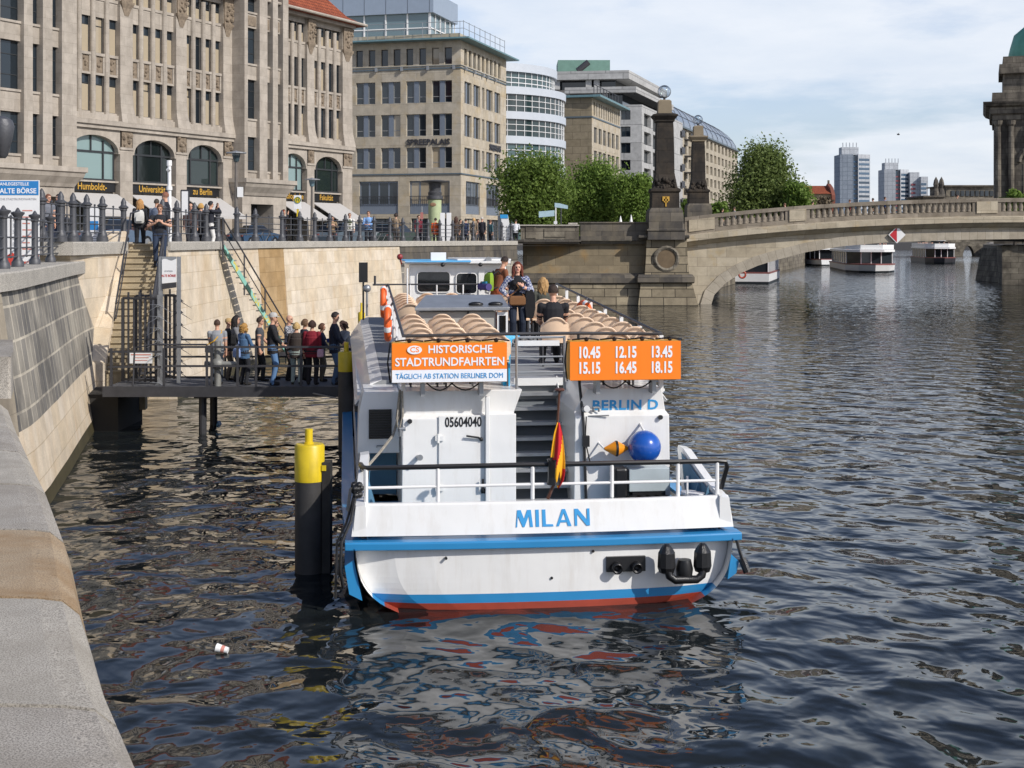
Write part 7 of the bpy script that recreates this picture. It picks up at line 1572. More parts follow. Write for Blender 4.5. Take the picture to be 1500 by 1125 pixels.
# ---- steel stair beside the quay wall
t = thing('steel_staircase', 'narrow steel stair with a painted turquoise side descending along the quay wall', 'stairs', P(330,360,49.0))
A0, A1 = Vector((PX(327,48.9),48.9,4.70)), Vector((PX(419,51.6),51.6,.75)); ds = (A1-A0)
def sline(f, dz): return A0 + ds*f + Vector((0,0,dz))
m = MB(); m.extr([sline(0,-.20), sline(1,-.20), sline(1,.05), sline(0,.05)], (.05,-.06,0)); so2 = m.build('painted_stringer', None or paint('tmp', (1,1,1)), t)
def graffiti():
    m, N, L, B = newmat('painted_stringer'); tcn = N.new('ShaderNodeTexCoord'); n = noise_node(N, L, tcn.outputs['Object'], 2.2, 2, .5)
    r = ramp_node(N, L, n.outputs[0], [(.36, hexc('2d4a42')), (.42, hexc('7fb3a3')), (.55, hexc('98bdb0')), (.60, hexc('bfb358')), (.66, hexc('86b3a5'))]); r.color_ramp.interpolation = 'CONSTANT'; L.new(r.outputs[0], B.inputs['Base Color']); B.inputs['Roughness'].default_value = .6; return m
so2.data.materials[0] = graffiti()
m = MB()
for k in range(19):
    q = sline((k+.5)/19, .0); m.box(q.x-.12-.1,q.x+.12-.1,q.y-.05,q.y+.75,q.z-.04,q.z)
m.build('treads', M_galv, t)
for dz, r_ in ((1.0,.03),(.55,.02)): m = MB(); m.tube([sline(0,dz)+Vector((-.25,-.3,.0)), sline(0,dz)+Vector((0,-.08,0)), sline(1,dz)+Vector((0,-.08,0)), sline(1,dz)+Vector((.3,-.08,0))], r_, 8); m.build('rail', M_steel, t)
for f in (0,.33,.66,1): m = MB(); q = sline(f,0); m.tube([(q.x,q.y-.08,q.z-.5),(q.x,q.y-.08,q.z+1.0)], .028, 8); m.build('post', M_steel, t)
m = MB(); m.box(PX(400,51.),PX(440,52.),51.2,53.2,.55,.70); m.build('landing', M_steel, t)

# ---- parked cars behind the fence
def car(label, px, Y, rz, col, L_=4.2):
    p = gp(px,Y); t = thing('parked_car', label, 'car', p, rz, 'cars parked along the promenade'); W_ = .86; mt = paint('car_' + col, hexc(col), .3, .2, .05, 1, coat=.6)
    prof = [(-2.05,.32),(-2.1,.62),(-1.95,.88),(-1.2,.95),(1.25,.93),(1.95,.80),(2.1,.55),(2.05,.30)]
    m = MB(); m.extr([(x,-W_,z) for x, z in prof], (0,2*W_,0)); m.build('body', mt, t, local=True, bevel=.06)
    m = MB(); m.loft([[(-1.75,-W_*.95,.953),(1.05,-W_*.95,.953),(1.05,W_*.95,.953),(-1.75,W_*.95,.953)],[(-1.25,-W_*.76,1.42),(.35,-W_*.76,1.42),(.35,W_*.76,1.42),(-1.25,W_*.76,1.42)]]); g2 = m.build('cabin_glass', M_cab, t, local=True)
    m = MB(); m.loft([[(-1.3,-W_*.78,1.425),(.4,-W_*.78,1.425),(.4,W_*.78,1.425),(-1.3,W_*.78,1.425)],[(-1.15,-W_*.7,1.47),(.25,-W_*.7,1.47),(.25,W_*.7,1.47),(-1.15,W_*.7,1.47)]]); m.build('roof', mt, t, local=True)
    m = MB()
    for x in (-1.3, 1.3):
        for s in (-1, 1): pass
    for x in (-1.3,1.3):
        for s in (-1,1):
            m = MB(); m.tube([(x,s*(W_-.18),.32),(x,s*(W_+.02),.32)], .32, 16); w = m.build('wheel', M_black, t, local=True); m = MB(); m.tube([(x,s*(W_-.1),.32),(x,s*(W_+.03),.32)], .19, 12); m.build('rim', M_galv, w, local=True)
    for s in (-1,1):
        m = MB(); m.box(-2.1,-2.03,s*.62-.14,s*.62+.14,.66,.8); m.build('tail_light', M_redl, t, local=True); m = MB(); m.box(2.0,2.09,s*.62-.16,s*.62+.16,.58,.70); m.build('headlight', M_white, t, local=True)
car('small red car parked behind the fence left of the stairs', 168, 78., R(62), '8d2c38'); car('grey blue car parked nearest the promenade left of the stairs', 171, 70., R(63), '5d6f84')
car('blue car parked in front of the shaded building entrance', 372, 98., R(60), '35516e'); car('slate grey car behind the fence below the right hand awnings', 504, 84., R(65), '5c6a75'); car('dark green car parked left of the orange jacket person', 578, 92., R(68), '44534f'); car('silver car half hidden behind the fence left of the blue shirted man', 528, 90., R(66), '8d9499')
for px, Y, lb in ((560,86.,'dark bicycle leaning behind the fence below the office block'),(388,72.,'bicycle parked right of the shaded building entrance')):
    t = thing('bicycle', lb, 'bicycle', gp(px,Y), R(55))
    for x in (-.52,.52): m = MB(); m.tube([(x+.34*math.cos(R(a)),0,.34+.34*math.sin(R(a))) for a in range(0,361,20)], .02, 5); m.build('wheel', M_black, t, local=True)
    m = MB(); 
    for a, b in (((-.52,.34),(-.15,.82)),((-.15,.82),(.38,.80)),((.38,.80),(.52,.34)),((-.52,.34),(0,.3)),((0,.3),(-.17,.92)),((0,.3),(.36,.76)),((.38,.8),(.36,1.0))): m.tube([(a[0],0,a[1]),(b[0],0,b[1])], .018, 5)
    m.build('bicycle_frame', M_steel, t, local=True); m = MB(); m.box(-.28,-.05,-.06,.06,.92,.97); m.build('saddle', M_black, t, local=True); m = MB(); m.tube([(.36,-.27,1.02),(.4,0,1.0),(.36,.27,1.02)], .014, 5); m.build('handlebar', M_black, t, local=True)
bd = P(1316,197,300.); t = MB(); t.ball(bd, .22, 8, 6, 0, (1.6,.7,.7)); t.add([(bd.x-.2,bd.y,bd.z),(bd.x+.15,bd.y,bd.z),(bd.x-.1,bd.y-.9,bd.z+.35)], [(0,1,2)]); t.add([(bd.x-.2,bd.y,bd.z),(bd.x+.15,bd.y,bd.z),(bd.x-.1,bd.y+.9,bd.z+.35)], [(0,1,2)])
tag(t.build('bird', M_navy), 'tiny dark bird flying in the sky above the pale tower block', 'bird')
# ================================================= PEOPLE
def cl(h, var=.12):
    if h.startswith('plaid'):
        if h in MATS: return MATS[h]
        m, N, L, B = newmat('cloth_'+h); MATS[h] = m; t = N.new('ShaderNodeTexCoord'); ck = N.new('ShaderNodeTexChecker'); L.new(t.outputs['Object'], ck.inputs['Vector']); ck.inputs['Scale'].default_value = 26
        c = hexc(h[5:]); ck.inputs['Color1'].default_value = rgb(c); ck.inputs['Color2'].default_value = rgb(tuple(min(1,x*.5+.38) for x in c)); L.new(ck.outputs[0], B.inputs['Base Color']); B.inputs['Roughness'].default_value = .85; return m
    return paint('cloth_' + h, hexc(h), .85, 0, var, 9, .25)
def sk(h='c89a80'): return paint('skin_' + h, hexc(h), .55, 0, .06, 8)
M_eye = paint('eye_dark', (.02,.018,.016), .3); M_lip = paint('lips', (.36,.13,.11), .5)
def capsule(m, a, b, ra, rb, mi, n=10):
    a = Vector(a); b = Vector(b); d = b-a; L_ = d.length; t = d/L_ if L_ > 1e-6 else Vector((0,0,1)); ref = Vector((0,0,1)) if abs(t.z) < .9 else Vector((1,0,0))
    x = t.cross(ref).normalized(); y = t.cross(x); rings = []
    for k in range(4): q = math.pi/2*(1-k/3.0)*.98; rings.append((a - t*ra*math.sin(q), ra*math.cos(q)))
    for k in range(4): q = math.pi/2*(k/3.0)*.98; rings.append((b + t*rb*math.sin(q), rb*math.cos(q)))
    m.loft([[p + (x*math.cos(2*math.pi*j/n)+y*math.sin(2*math.pi*j/n))*r for j in range(n)] for p, r in rings], mi)
def ell(z, rx, ry, x=0, y=0, n=14): return [(x+rx*math.cos(2*math.pi*j/n), y+ry*math.sin(2*math.pi*j/n), z) for j in range(n)]
SKIN, TOP, BOT, SHOE, EYE, LIP, TOP2 = range(7)
PEOPLE = []
def ik(a, b, l1, l2, pole):
    a = Vector(a); b = Vector(b); d = b-a; L_ = min(d.length, (l1+l2)*.999); t = d.normalized(); b = a+t*L_
    k = (l1*l1 - l2*l2 + L_*L_)/(2*L_); h = math.sqrt(max(0, l1*l1-k*k)); p = Vector(pole); p = (p - t*p.dot(t)).normalized(); return a+t*k+p*h, b
def hand(m, w, d, up, s):
    """palm and five fingers from the wrist w along d"""
    w = Vector(w); d = Vector(d).normalized(); up = Vector(up); up = (up - d*up.dot(d)).normalized(); sd_ = d.cross(up)
    capsule(m, w, w+d*.075, .024, .030, SKIN, 8)
    for i, (o, l) in enumerate(((-.028,.068),(-.010,.078),(.010,.072),(.027,.056))):
        a = w + d*.085 + sd_*o; b = a + d*l*.55 - up*.006; c = b + d*l*.40 - up*.026; capsule(m, a-d*.02, b, .0105, .0095, SKIN, 6); capsule(m, b, c, .0095, .008, SKIN, 6)
    a = w + d*.025 - sd_*.024*s; b = a + d*.032 - sd_*.030*s - up*.008; capsule(m, a, b, .012, .0105, SKIN, 6); capsule(m, b, b+d*.028-sd_*.004*s-up*.008, .0105, .009, SKIN, 6)
def person(label, pos, h, yaw, top, bot, hairc, hair='short', arms=('down','down'), skin='c89a80', sleeve='long', shoes='26221f', stance=0.0, lean=0.0, sit=False, top2=None, build_=1.1, head_turn=0.0, head_tilt=0.0, group=None, jacket=False, female=False, skirt=False, voxel=.0115, lean_side=0.0, open_shirt=False):
    k = h/1.75; m = MB(); t = thing('person', label, 'person', pos, R(yaw), group); sw = (.165 if female else .188)*build_
    hz = .92 if not sit else .50                       # hip height
    hip = [Vector((-.09*build_,0,hz)), Vector((.09*build_,0,hz))]
    def sp_(z, y=0.0, x=0.0):                          # lean of the spine
        f = (z-hz); return Vector((x+lean_side*f, y-lean*f, z))
    T = 0.0 if not sit else hz-.92
    # torso
    wst = .125 if female else .145
    rings = [(hz-.07,.150,.110,0),(hz+.0,.168 if female else .160,.118,0),(hz+.10,(wst+.02)*build_,.112*build_,0),(hz+.22,wst*build_,.103*build_,0),(hz+.36,(wst+.02)*build_,.112*build_,-.005),(hz+.46,.158*build_,.112*build_,-.004),(hz+.53,.135*build_,.088,.0),(hz+.575,.075,.065,.005)]
    R_ = []
    for z, rx, ry, y in rings: q = sp_(z, y); R_.append(ell(z, rx, ry, q.x, q.y))
    m.loft(R_, TOP2 if open_shirt else TOP)
    if open_shirt:
        for s in (-1,1): capsule(m, sp_(hz-.02,.0,s*.115), sp_(hz+.47,-.01,s*.115), .088, .075, TOP); capsule(m, sp_(hz+.0,.05,s*.05), sp_(hz+.50,.04,s*.05), .09, .07, TOP)
    if female: 
        for s in (-1,1): q = sp_(hz+.40,-.085,s*.07); m.ball(q, .062, 10, 8, TOP2 if open_shirt else TOP)
    if jacket: m.loft([ell(z, rx, ry, sp_(z).x, sp_(z).y) for z, rx, ry in ((hz-.16,.178,.130),(hz,.172,.130),(hz+.2,.160*build_,.124*build_),(hz+.40,.170*build_,.126*build_))], TOP)
    if top2 and not open_shirt: q0 = sp_(hz+.10,-.10); q1 = sp_(hz+.46,-.085); capsule(m, q0+Vector((0,.030,0)), q1+Vector((0,.012,0)), .062, .062, TOP2); capsule(m, sp_(hz+.40,-.115,-.05), sp_(hz+.40,-.115,.05), .05, .05, TOP2)
    m.loft([ell(z, rx, ry, sp_(z).x, sp_(z).y) for z, rx, ry in ((hz-.10,.15,.112),(hz+.0,.163,.120),(hz+.05,.158,.116))], BOT)
    # neck, head
    nb_ = sp_(hz+.56); nt = sp_(hz+.65,-.012); capsule(m, nb_, nt, .056, .052, SKIN)
    hc = sp_(hz+.735,-.022); HM = Matrix.Translation(hc) @ Matrix.Rotation(R(head_turn),4,'Z') @ Matrix.Rotation(R(head_tilt),4,'X')
    m.M = HM
    m.ball((0,.004,.022), .1, 14, 12, SKIN, (.76,.94,.92)); m.loft([ell(z, rx, ry, 0, y) for z, rx, ry, y in ((-.098,.028,.028,-.052),(-.085,.046,.050,-.034),(-.05,.062,.072,-.014),(.0,.070,.082,-.006),(.03,.070,.084,0))], SKIN)
    m.loft([[(x,y,z) for x,y,z in q] for q in ([(-.008,-.086,.014),(.008,-.086,.014),(.006,-.07,.016),(-.006,-.07,.016)], [(-.016,-.112,-.026),(.016,-.112,-.026),(.014,-.07,-.034),(-.014,-.07,-.034)])], SKIN)
    for s in (-1,1):
        m.ball((s*.031,-.081,.010), .0085, 8, 6, EYE); m.ball((s*.077,.008,-.002), .022, 8, 6, SKIN, (.45,.8,1.2))
    m.ball((0,-.080,-.055), .017, 8, 6, LIP, (1.35,.55,.42)); m.M = None
    # arms
    tips = []
    for i, s in enumerate((-1,1)):
        a = arms[i]; sh = sp_(hz+.50, 0, s*sw); base = sp_(hz+.3)
        tgt, pole, hd, up = {
            'down': (Vector((s*.245,-.03,hz-.06)), (s*.3,1,0), (0,-.15,-1), (s,0,0)),
            'front': (Vector((s*.08,-.30,hz+.20)), (s*.8,.6,-.6), (-s*.5,-.8,.1), (0,0,1)),
            'low': (Vector((s*.10,-.26,hz+.06)), (s*.8,.8,-.3), (-s*.4,-.8,-.3), (0,0,1)),
            'chest': (Vector((s*.10,-.24,hz+.32)), (s*.9,.3,-.8), (-s*.6,-.3,.6), (0,-1,0)),
            'face': (Vector((s*.07,-.25,hz+.66)), (s*.9,0,-.9), (-s*.3,-.2,.9), (0,-1,0)),
            'hip': (Vector((s*.19,-.10,hz+.10)), (s*1,.5,0), (-s*.4,-.8,-.3), (s,0,0)),
            'lean': (Vector((s*.26,-.22,hz+.16)), (s*.5,1,0), (0,-1,-.2), (0,0,1)),
            'lap': (Vector((s*.11,-.32,hz+.12)), (s*.7,.8,0), (-s*.2,-1,-.2), (0,0,1)),
            'reach': (Vector((s*.12,-.46,hz+.28)), (s*.7,.3,-.8), (0,-1,.1), (0,0,1)) }[a]
        tgt = Vector(tgt) + Vector((0, -lean*.3, 0)); el, wr = ik(sh, tgt, .285, .255, pole); tu = TOP
        capsule(m, sp_(hz+.49,0,s*(sw-.05)), sh, .062, .058, TOP)
        if sleeve == 'long': capsule(m, sh, el, .058*build_, .049*build_, TOP); capsule(m, el, wr, .049*build_, .036, TOP)
        else: capsule(m, sh, sh.lerp(el,.62), .058*build_, .054*build_, TOP); capsule(m, sh.lerp(el,.5), el, .046*build_, .041*build_, SKIN); capsule(m, el, wr, .041*build_, .029, SKIN)
        hand(m, wr, hd, up, s*(-1)); tips.append(wr + Vector(hd).normalized()*.09)
    # legs
    for i, s in enumerate((-1,1)):
        if sit: kn_ = Vector((s*.11,-.45,hz+.02)); an = Vector((s*.12,-.42,.09))
        else:
            an = Vector((s*.105, s*stance, .09)); kn_, an = ik(hip[i], an, .425, .425, (0,-1,0))
        capsule(m, hip[i], kn_, .092*build_, .066*build_, BOT); capsule(m, kn_, an+Vector((0,0,.0)), .064*build_, .052*build_, BOT); capsule(m, an+Vector((0,.02,-.045)), an+Vector((s*.02,-.15,-.055)), .042, .034, SHOE)
    if skirt: m.loft([ell(z, rx, ry) for z, rx, ry in ((.45,.22,.2),(.7,.2,.17),(.95,.16,.12))], BOT)
    for q in range(len(m.v)): m.v[q] = tuple(c*k for c in m.v[q])
    PEOPLE.append((m, t, [sk(skin), cl(top), cl(bot), cl(shoes), M_eye, M_lip, cl(top2 or top)], voxel*k))
    # hair
    hm = MB(M=Matrix.Scale(k,4) @ HM); hr = paint('hair_'+hairc, hexc(hairc), .6, 0, .35, 30, .8); rr = random.Random(label)
    if hair != 'bald':
        for zz_s in ('cap',):
            vs = []; N_, Mh = 18, 9
            for i in range(Mh+1):
                th = math.pi*.60*i/Mh
                for j in range(N_):
                    a = 2*math.pi*j/N_; fr = -math.sin(a)                    # +1 at the face
                    lim = 1.0 if fr < .25 else 1.0-.46*min(1,(fr-.25)/.5); tt = th*lim; j_ = 1+rr.uniform(-.03,.05); vs.append((.088*j_*math.sin(tt)*math.cos(a), .004+.106*j_*math.sin(tt)*math.sin(a), .024+.108*j_*math.cos(tt)))
            hm.add(vs, [(i*N_+j, (i+1)*N_+j, (i+1)*N_+(j+1)%N_, i*N_+(j+1)%N_) for i in range(Mh) for j in range(N_)])
    if hair in ('long','curly','longfront'):
        n = 26 if hair != 'curly' else 40
        for q in range(n):
            a = math.pi*(-.12+1.24*q/(n-1)); L_ = rr.uniform(.24,.34) if hair != 'curly' else rr.uniform(.12,.24); x, y = .082*math.cos(a), .02+.085*math.sin(a); pts = [(x*.9,y*.8,.07)]
            for w_ in range(1,6): ff = w_/5; pts.append((x*(1+.35*ff)+rr.uniform(-.012,.012)*(2.4 if hair=='curly' else 1), y*(1+.25*ff)-(.03*ff if hair=='longfront' else 0)+rr.uniform(-.012,.012)*(2 if hair=='curly' else 1), .07-L_*ff))
            hm.tube(pts, [.022,.026,.026,.024,.020,.008], 6)
    if hair == 'bob':
        for q in range(22): a = math.pi*(-.1+1.2*q/21); x, y = .08*math.cos(a), .01+.088*math.sin(a); hm.tube([(x*.9,y*.9,.07),(x*1.12,y*1.05,.0),(x*1.05,y*1.05,-.06)], [.022,.03,.018], 6)
    if hair != 'bald' and hair != 'capped': o = hm.build('hair', hr, t, local=True, smooth=True)
    if hair == 'capped':
        c2 = MB(M=Matrix.Scale(k,4) @ HM); c2.lathe([(.098,.02),(.100,.05),(.09,.10),(.05,.132),(0,.138)], (0,.004,0), 16, 0, .86, 1.06); c2.loft([[(-.07,-.075,.03),(.07,-.075,.03),(.05,-.16,.015),(-.05,-.16,.015)],[(-.07,-.075,.042),(.07,-.075,.042),(.05,-.16,.024),(-.05,-.16,.024)]]); c2.build('cap', cl(hairc), t, local=True, smooth=True)
    return t, k, sp_, tips
def carried(name, label, cat, t, k, build_):
    """a bag or gadget carried by a person: a thing of its own at the person's place"""
    o = thing(name, label, cat, t.location, t.rotation_euler.z); m = MB(M=Matrix.Scale(k,4)); return o, m
def backpack(t, k, label, col, z=1.22, lean=0.0, col2=None):
    o, m = carried('backpack', label, 'backpack', t, k, None); y = .13+lean
    m.loft([[(-.14*q,y,z+dz),(.14*q,y,z+dz),(.15*q,y+.10*q,z+dz),(.0,y+.15*q,z+dz),(-.15*q,y+.10*q,z+dz)] for dz, q in ((-.23,.8),(-.18,1.05),(.0,1.08),(.14,.98),(.21,.6))]); m.build('pack', cl(col), o, local=True, smooth=True)
    m = MB(M=Matrix.Scale(k,4)); m.loft([[(-.10,y+.15,z-.16),(.10,y+.15,z-.16),(.10,y+.19,z-.16),(-.10,y+.19,z-.16)],[(-.10,y+.15,z+.0),(.10,y+.15,z+.0),(.09,y+.19,z),(-.09,y+.19,z)]]); m.build('pocket', cl(col2 or col), o, local=True)
    m = MB(M=Matrix.Scale(k,4))
    for s in (-1,1): m.tube([(s*.10,y,z+.16),(s*.12,.02,z+.25),(s*.12,-.13,z+.12),(s*.14,-.06,z-.12),(s*.13,y,z-.17)], .018, 5)
    m.build('strap', cl('2a2a2c'), o, local=True); return o
def shoulder_bag(t, k, label, col, x, y, z, w, hh, strap=True, d=.07, side=-1, strapc=None):
    o, m = carried('shoulder_bag', label, 'bag', t, k, None)
    m.loft([[(x-w/2*q,y-d*q,z+dz),(x+w/2*q,y-d*q,z+dz),(x+w/2*q,y+d*q,z+dz),(x-w/2*q,y+d*q,z+dz)] for dz, q in ((-hh/2,.85),(-hh*.35,1.02),(hh*.25,1.0),(hh/2,.85))]); m.build('bag_body', cl(col), o, local=True, bevel=.015)
    if strap: m = MB(M=Matrix.Scale(k,4)); m.tube([(x-w*.45,y,z+hh/2),(x*.4+side*.02,-.155,1.22),(side*-.12,-.05,1.485),(side*-.13,.06,1.44),(x*.4,.15,1.2),(x+w*.42,y,z+hh/2)], .016, 5); m.build('strap', cl(strapc or col), o, local=True)
    return o
def gadget(t, k, tips, label, cat, name, col='17181a', size=(.075,.012,.14), off=(0,0,0)):
    o, m = carried(name, label, cat, t, k, None); c = sum(tips, Vector())/len(tips) + Vector(off)
    m.box(c.x-size[0]/2,c.x+size[0]/2,c.y-size[1]/2,c.y+size[1]/2,c.z-size[2]/2,c.z+size[2]/2); m.build('body', cl(col), o, local=True, bevel=.003); 
    m = MB(M=Matrix.Scale(k,4)); m.box(c.x-size[0]*.4,c.x+size[0]*.4,c.y+size[1]*.5,c.y+size[1]*.5+.002,c.z-size[2]*.42,c.z+size[2]*.42); m.build('screen', M_cab, o, local=True); return o
# ---- queue on the gangway
QG = 'people queuing on the gangway'
def qp(px, yh, yaw, label, top, bot, hairc, hair, **kw):
    Y = kw.pop('Y', 35.3); h = (1.2 - PZ(yh,Y))*-1.0; return person(label, (PX(px,Y),Y,1.203), max(1.45,min(1.9,h)), yaw, top, bot, hairc, hair, group=QG, **kw)
r = qp(318,470,190,'man in a grey t-shirt with a yellow strap across his back','8f9296','2f3742','4a3326','short',sleeve='short',arms=('down','low'),Y=35.0)
shoulder_bag(r[0], r[1], 'yellow strapped dark bag worn by the man in the grey t-shirt', '3a3d42', .20, .05, .98, .24, .2, True, .06, 1, 'd9a520')
r = qp(334,468,95,'woman with fair hair under a beige hat half hidden near the tail of the queue','3a3835','6a6257','b89a6b','capped',Y=36.1,female=True)
r = qp(345,464,100,'woman with long black hair and grey top near the tail of the queue','7a7a7c','25262a','1f1713','long',Y=35.8,female=True,arms=('low','low'))
shoulder_bag(r[0], r[1], 'black bag on the shoulder of the woman with long black hair', '17171a', -.2, .05, 1.15, .26, .3, True)
r = qp(357,475,140,'woman with curly blond hair and blue denim jacket in the queue','49688a','22242a','b58a4a','curly',Y=34.9,female=True,arms=('front','front'),jacket=True)
shoulder_bag(r[0], r[1], 'blue patterned bag on the back of the curly haired woman', '7f94bd', .1, .16, .92, .24, .26, True)
qp(380,466,95,'man in a dark grey t-shirt behind the man with the grey cap','4a4c50','1e2024','3a2a20','short',Y=35.9,sleeve='short',arms=('down','low'),stance=.1)
qp(402,470,100,'person mostly hidden behind the man with the grey cap','3b3230','26262a','5a3c26','short',Y=36.3)
qp(399,460,100,'man with a pale grey cap, black jacket and light blue jeans in the queue','232327','5c7fa8','b4b2ae','capped',Y=34.85,arms=('low','low'),jacket=True,build_=1.08)
qp(423,463,80,'bald man in a black and white checked shirt in the queue','plaid4a4c58','1c1c20','5a4a40','bald',Y=36.0,arms=('low','low'))
qp(434,474,175,'woman with short blond hair, brown jacket and pale green trousers','3b322d','98a49c','c9a970','bob',Y=35.0,female=True,jacket=True)
qp(446,469,120,'woman with brown hair and a pale blue scarf between two others in the queue','33343c','2c2c30','6b5037','bob',Y=36.0,female=True,top2='b9cbd6')
r = qp(457,471,170,'woman in a dark red jacket and black trousers in the queue','7c1626','1e1a1e','3a2119','bob',Y=34.9,female=True,jacket=True,build_=1.15)
shoulder_bag(r[0], r[1], 'pink bag hanging beside the woman in the dark red jacket', 'cfa5b4', -.26, .05, .88, .16, .22, False)
qp(471,475,100,'woman with brown hair, navy jacket and khaki trousers in the queue','2c3048','6b6353','5b3a26','bob',Y=35.8,female=True,arms=('low','low'))
qp(490,459,88,'tall man in a navy hooded jacket and blue jeans at the head of the queue','1c2030','4d6582','2a211c','short',Y=35.0,arms=('low','low'),jacket=True,head_tilt=8)
r = qp(511,471,-55,'woman with long brown curls and grey scarf bending over the railing by the boat','85878a','2b2c30','3c2417','curly',Y=36.0,female=True,lean=.25,arms=('reach','reach'),head_tilt=18,jacket=True)
gadget(r[0], r[1], r[3], 'blue ticket case held by the woman with brown curls', 'case', 'ticket_case', '1f4fae', (.2,.1,.12))
# ---- stairs and promenade
a = top.lerp(bot, .14)
r = person('man in a black polo shirt coming down the stone stairs with his phone', (PX(222,39.9),40.85,4.8-.18*4+.01), 1.86, 8, '202228','27344a','6a4a38','short',sleeve='short',arms=('chest','chest'),stance=.08,head_tilt=18,build_=1.15)
gadget(r[0], r[1], r[3], 'phone held in both hands by the man on the stone stairs', 'phone', 'phone')
def pp(px, yh, Y, yaw, label, top, bot, hairc, hair, **kw):
    h = max(1.5, min(1.92, PZ(yh,Y)-ZG)); return person(label, (PX(px,Y),Y,ZG+.004), h, yaw, top, bot, hairc, hair, group=kw.pop('group','people on the promenade'), voxel=.013, **kw)
r = pp(205,293,44.0,190,'woman with a blond ponytail and white backpack at the top of the stone stairs','1f2126','1c1d22','b98a52','long',female=True,stance=.1)
backpack(r[0], r[1], 'white backpack on the blond woman at the top of the stairs', 'c9c8c2', 1.2)
pp(229,293,47.,160,'man in a grey blue shirt behind the man on the stairs','6b7486','3a3d45','3a3028','short')
pp(243,283,43.6,-80,'man in a dark navy uniform jacket beside the white pole','1c1f2a','22242c','8a5a44','short',jacket=True)
pp(279,299,48.,20,'man with sunglasses and dark clothes behind the fence near the narrow notice','4a3a38','33333a','8a6a58','bald')
pp(294,299,49.,150,'woman with blond hair behind the fence right of the narrow notice','6f6a66','2f3036','c79c58','bob',female=True)
r = pp(308,296,48.5,120,'person in a dark hooded jacket and white trousers taking a photograph','22242e','d8d6d2','1a1a1e','short',jacket=True,arms=('face','face'))
gadget(r[0], r[1], r[3], 'small camera held up by the person in white trousers', 'camera', 'camera', '1b1b1d', (.12,.05,.075))
pp(70,286,42.,60,'man in a grey shirt with rolled sleeves behind the left fence','6d7078','23283a','7a4c38','short',sleeve='short')
pp(87,286,44.,-40,'man with dark hair half hidden by a fence post near the timetable board','2c2d33','24304a','2a1c14','short')
r = pp(415,306,69.,80,'red haired person in dark clothes talking on a phone left of the bus stop flag','26242a','25232a','8d4327','short',arms=('face','down'))
r = pp(487,318,76.,10,'woman with sunglasses and tan jacket holding a camera behind the fence','8a7458','2a2628','5a4030','bob',female=True,arms=('chest','chest'))
pp(512,313,78.,15,'man in a white t-shirt under an olive jacket walking behind the fence','dad8d2','23242a','7a5a44','short',stance=.12,top2='5b6048')
pp(540,306,73.,-10,'man in a light blue shirt leaning on the fence in front of the office block','7fa6d6','20242e','6a4a36','short',arms=('front','front'))
pp(580,312,78.,165,'woman with dark hair and beige top seen from behind by the fence','8f7d68','57504c','2e1d15','bob',female=True,arms=('front','low'))
pp(613,316,82.,40,'person in a dark red jacket behind the fence left of the orange jacket','6d1f2e','2a2a30','4a3226','short',jacket=True)
pp(638,320,84.,175,'person in a bright orange jacket at the fence below the advertising column','d5591f','4a4440','2a1f18','short',jacket=True)
pp(668,318,88.,170,'woman with long brown hair and brown coat right of the white panels','54453a','2c2a2c','4a2c1e','long',female=True,jacket=True)
pp(682,321,90.,140,'man in a navy jacket in the group right of the white panels','2c3a5c','30323a','2e2620','short',jacket=True)
pp(694,320,91.,170,'woman with blond hair in the group behind the fence','7a6a58','5c5650','c89f66','bob',female=True)
pp(706,319,92.,150,'man in dark clothes and pale cap in the group behind the fence','2c2c34','2a2a30','b9b5ae','capped')
pp(718,323,94.,130,'person in a teal top at the right end of the group behind the fence','3f5f66','33343a','6a4632','short')
pp(700,322,95.5,30,'person in a beige jacket farther back in the group behind the fence','8d8070','3c3c42','4a3426','short')
pp(674,322,93.,60,'person in black farther back in the group right of the white panels','202126','2a2a2e','2a211c','short')
pp(755,320,101.5,170,'man in a white shirt leaning on the abutment parapet','d8dade','24262c','3a2e26','short',lean=.2,arms=('front','front'))
BGp = 'pedestrians crossing the bridge'
for px, lb, tp_, hr_ in ((1058,'pedestrian in dark clothes near the left end of the bridge','2a2a30','2a2018'),(1076,'pedestrian in grey behind the left end of the balustrade','777a80','4a3a2c'),(1150,'pedestrian in a pink top on the bridge before the willow','b07f7a','6a4a36'),(1190,'pedestrian in a cyan jacket on the bridge behind the balusters','2fa3c0','3a2a20'),(1245,'pedestrian in a red top on the bridge below the tall tower block','9c3038','5a3a28'),(1279,'pedestrian in dark green on the bridge between the two tower blocks','2a3a30','2a2018'),(1296,'pedestrian in a blue jacket on the bridge left of the diamond board','2c5a9a','4a3424'),(1402,'pedestrian in brown on the bridge before the museum','6a4a3a','3a2a20')):
    x = PX(px,106.8); person(lb, (x,106.8,coz(x)+.33), 1.66+.12*rnd.random(), rnd.choice((90,-90,80,-100)), tp_, '33343a', hr_, 'short', group=BGp, voxel=.018)
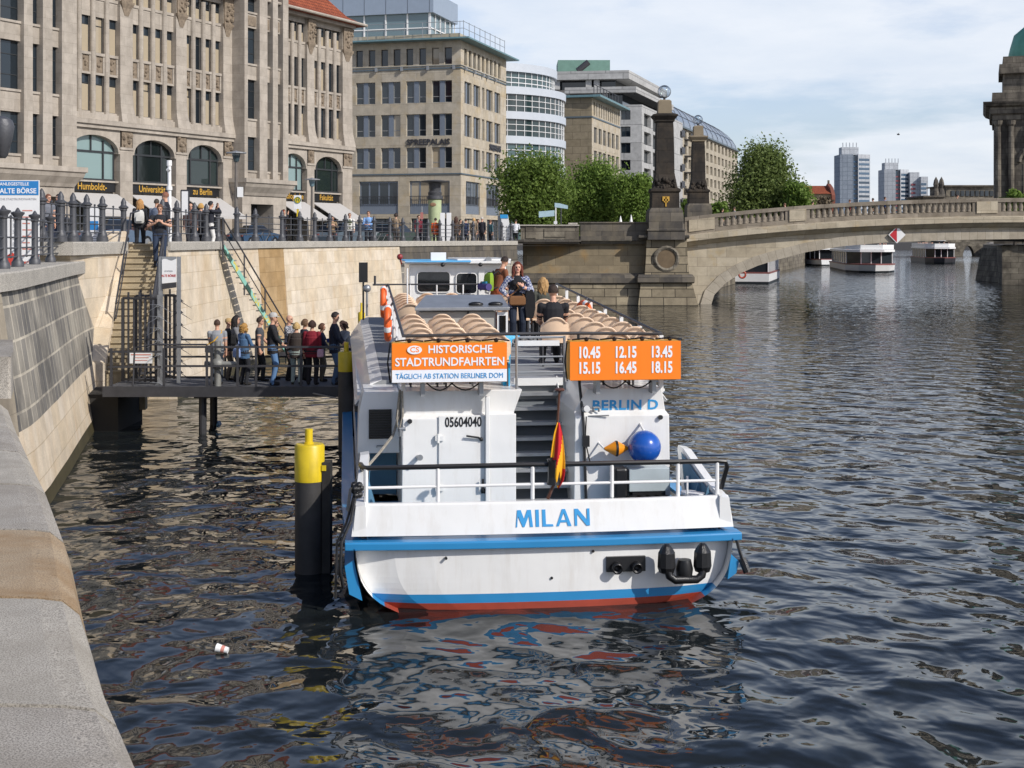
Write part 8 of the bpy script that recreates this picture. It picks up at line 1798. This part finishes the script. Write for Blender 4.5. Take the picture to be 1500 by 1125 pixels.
# ---- on the boat
def bpp(x, s, z=None): return BM @ Vector((x, s, zd(s)+.004 if z is None else z))
r = person('woman with long red brown hair and checked shirt standing on the boat', bpp(.74,9.0), 1.64, 6, 'plaid46527c','1c2638','6b2f1c','longfront',female=True,arms=('hip','chest'),top2='14151a',open_shirt=True,voxel=.008,skin='d6a58c',stance=.03,shoes='8d8c8a',build_=1.16)
shoulder_bag(r[0], r[1], 'brown leather shoulder bag at the hip of the standing woman', '7a5433', -.02, -.17, .96, .34, .2, True, .06, 1)
gadget(r[0], r[1], [r[3][1]], 'phone held at chest height by the standing woman', 'phone', 'phone')
o = thing('jacket', 'black jacket hanging over the arm of the standing woman', 'jacket', r[0].location, r[0].rotation_euler.z); m = MB(); m.loft([[(.20-.06*q,-.16,z),(.24+.10*q,-.18,z),(.25+.10*q,-.08,z),(.19-.05*q,-.06,z)] for z, q in ((.55,.6),(.75,1.0),(1.0,.9),(1.12,.4))]); m.build('cloth', cl('17171b'), o, local=True, smooth=True)
person('man with short dark hair and black t-shirt seated in the boat with his back turned', bpp(.92,5.47), 1.80, 187, '1b1b20','191a1f','3a2a20','short',sit=True,sleeve='short',arms=('lap','lap'),voxel=.008,build_=1.12)
r = person('bending passenger in a brown orange top beside the wheelhouse door', bpp(.72,12.6), 1.62, 120, '7d4a30','9c4a26','2c1d15','short',arms=('low','low'),lean=.28,head_tilt=18,jacket=True)
backpack(r[0], r[1], 'green backpack on the bending passenger by the wheelhouse', '7fa02e', 1.18, .03, '2f86a8')
o, m = carried('sleeping_mat', 'rolled purple mat tied under the green backpack', 'mat', r[0], r[1], None); m.tube([(-.22,.33,1.05),(.22,.33,1.05)], .085, 12); m.build('roll', cl('4a3f78'), o, local=True, smooth=True)
person('seated passenger with dark hair and black jacket just right of the standing woman', bpp(1.0,10.32), 1.68, 200, '26242a','2a2a2e','3a2018','short',sit=True,head_turn=40,jacket=True)
person('seated passenger with long blond hair beside the dark haired one', bpp(1.45,10.32), 1.66, 190, '4a4c44','2a2a2e','b58f5c','long',sit=True,female=True)
# ---- grow all bodies into continuous skins
tmp = []
for m, t, mats, vx in PEOPLE:
    me = m.mesh('body', mats); o = bpy.data.objects.new('body', me); COL.objects.link(o)
    rm = o.modifiers.new('R','REMESH'); rm.mode = 'VOXEL'; rm.voxel_size = vx; rm.use_smooth_shade = True
    s_ = o.modifiers.new('S','SMOOTH'); s_.factor = .5; s_.iterations = 2; tmp.append(o)
bpy.context.view_layer.update(); dg = bpy.context.evaluated_depsgraph_get()
for (m, t, mats, vx), o in zip(PEOPLE, tmp):
    src = o.data; nm = bpy.data.meshes.new_from_object(o.evaluated_get(dg)); kd = kdtree.KDTree(len(src.polygons)); pm_ = []
    for i, p in enumerate(src.polygons): kd.insert(p.center, i); pm_.append(p.material_index)
    kd.balance(); nm.materials.clear()
    for q in mats: nm.materials.append(q)
    n = len(nm.polygons); cen = np.empty(n*3); nm.polygons.foreach_get('center', cen); cen = cen.reshape(-1,3)
    nm.polygons.foreach_set('material_index', [pm_[kd.find(c)[1]] for c in cen]); nm.polygons.foreach_set('use_smooth', [True]*n); nm.name = 'body'
    b_ = bpy.data.objects.new('body', nm); COL.objects.link(b_); attach(b_, t, True)
for o in tmp: me = o.data; bpy.data.objects.remove(o); bpy.data.meshes.remove(me)
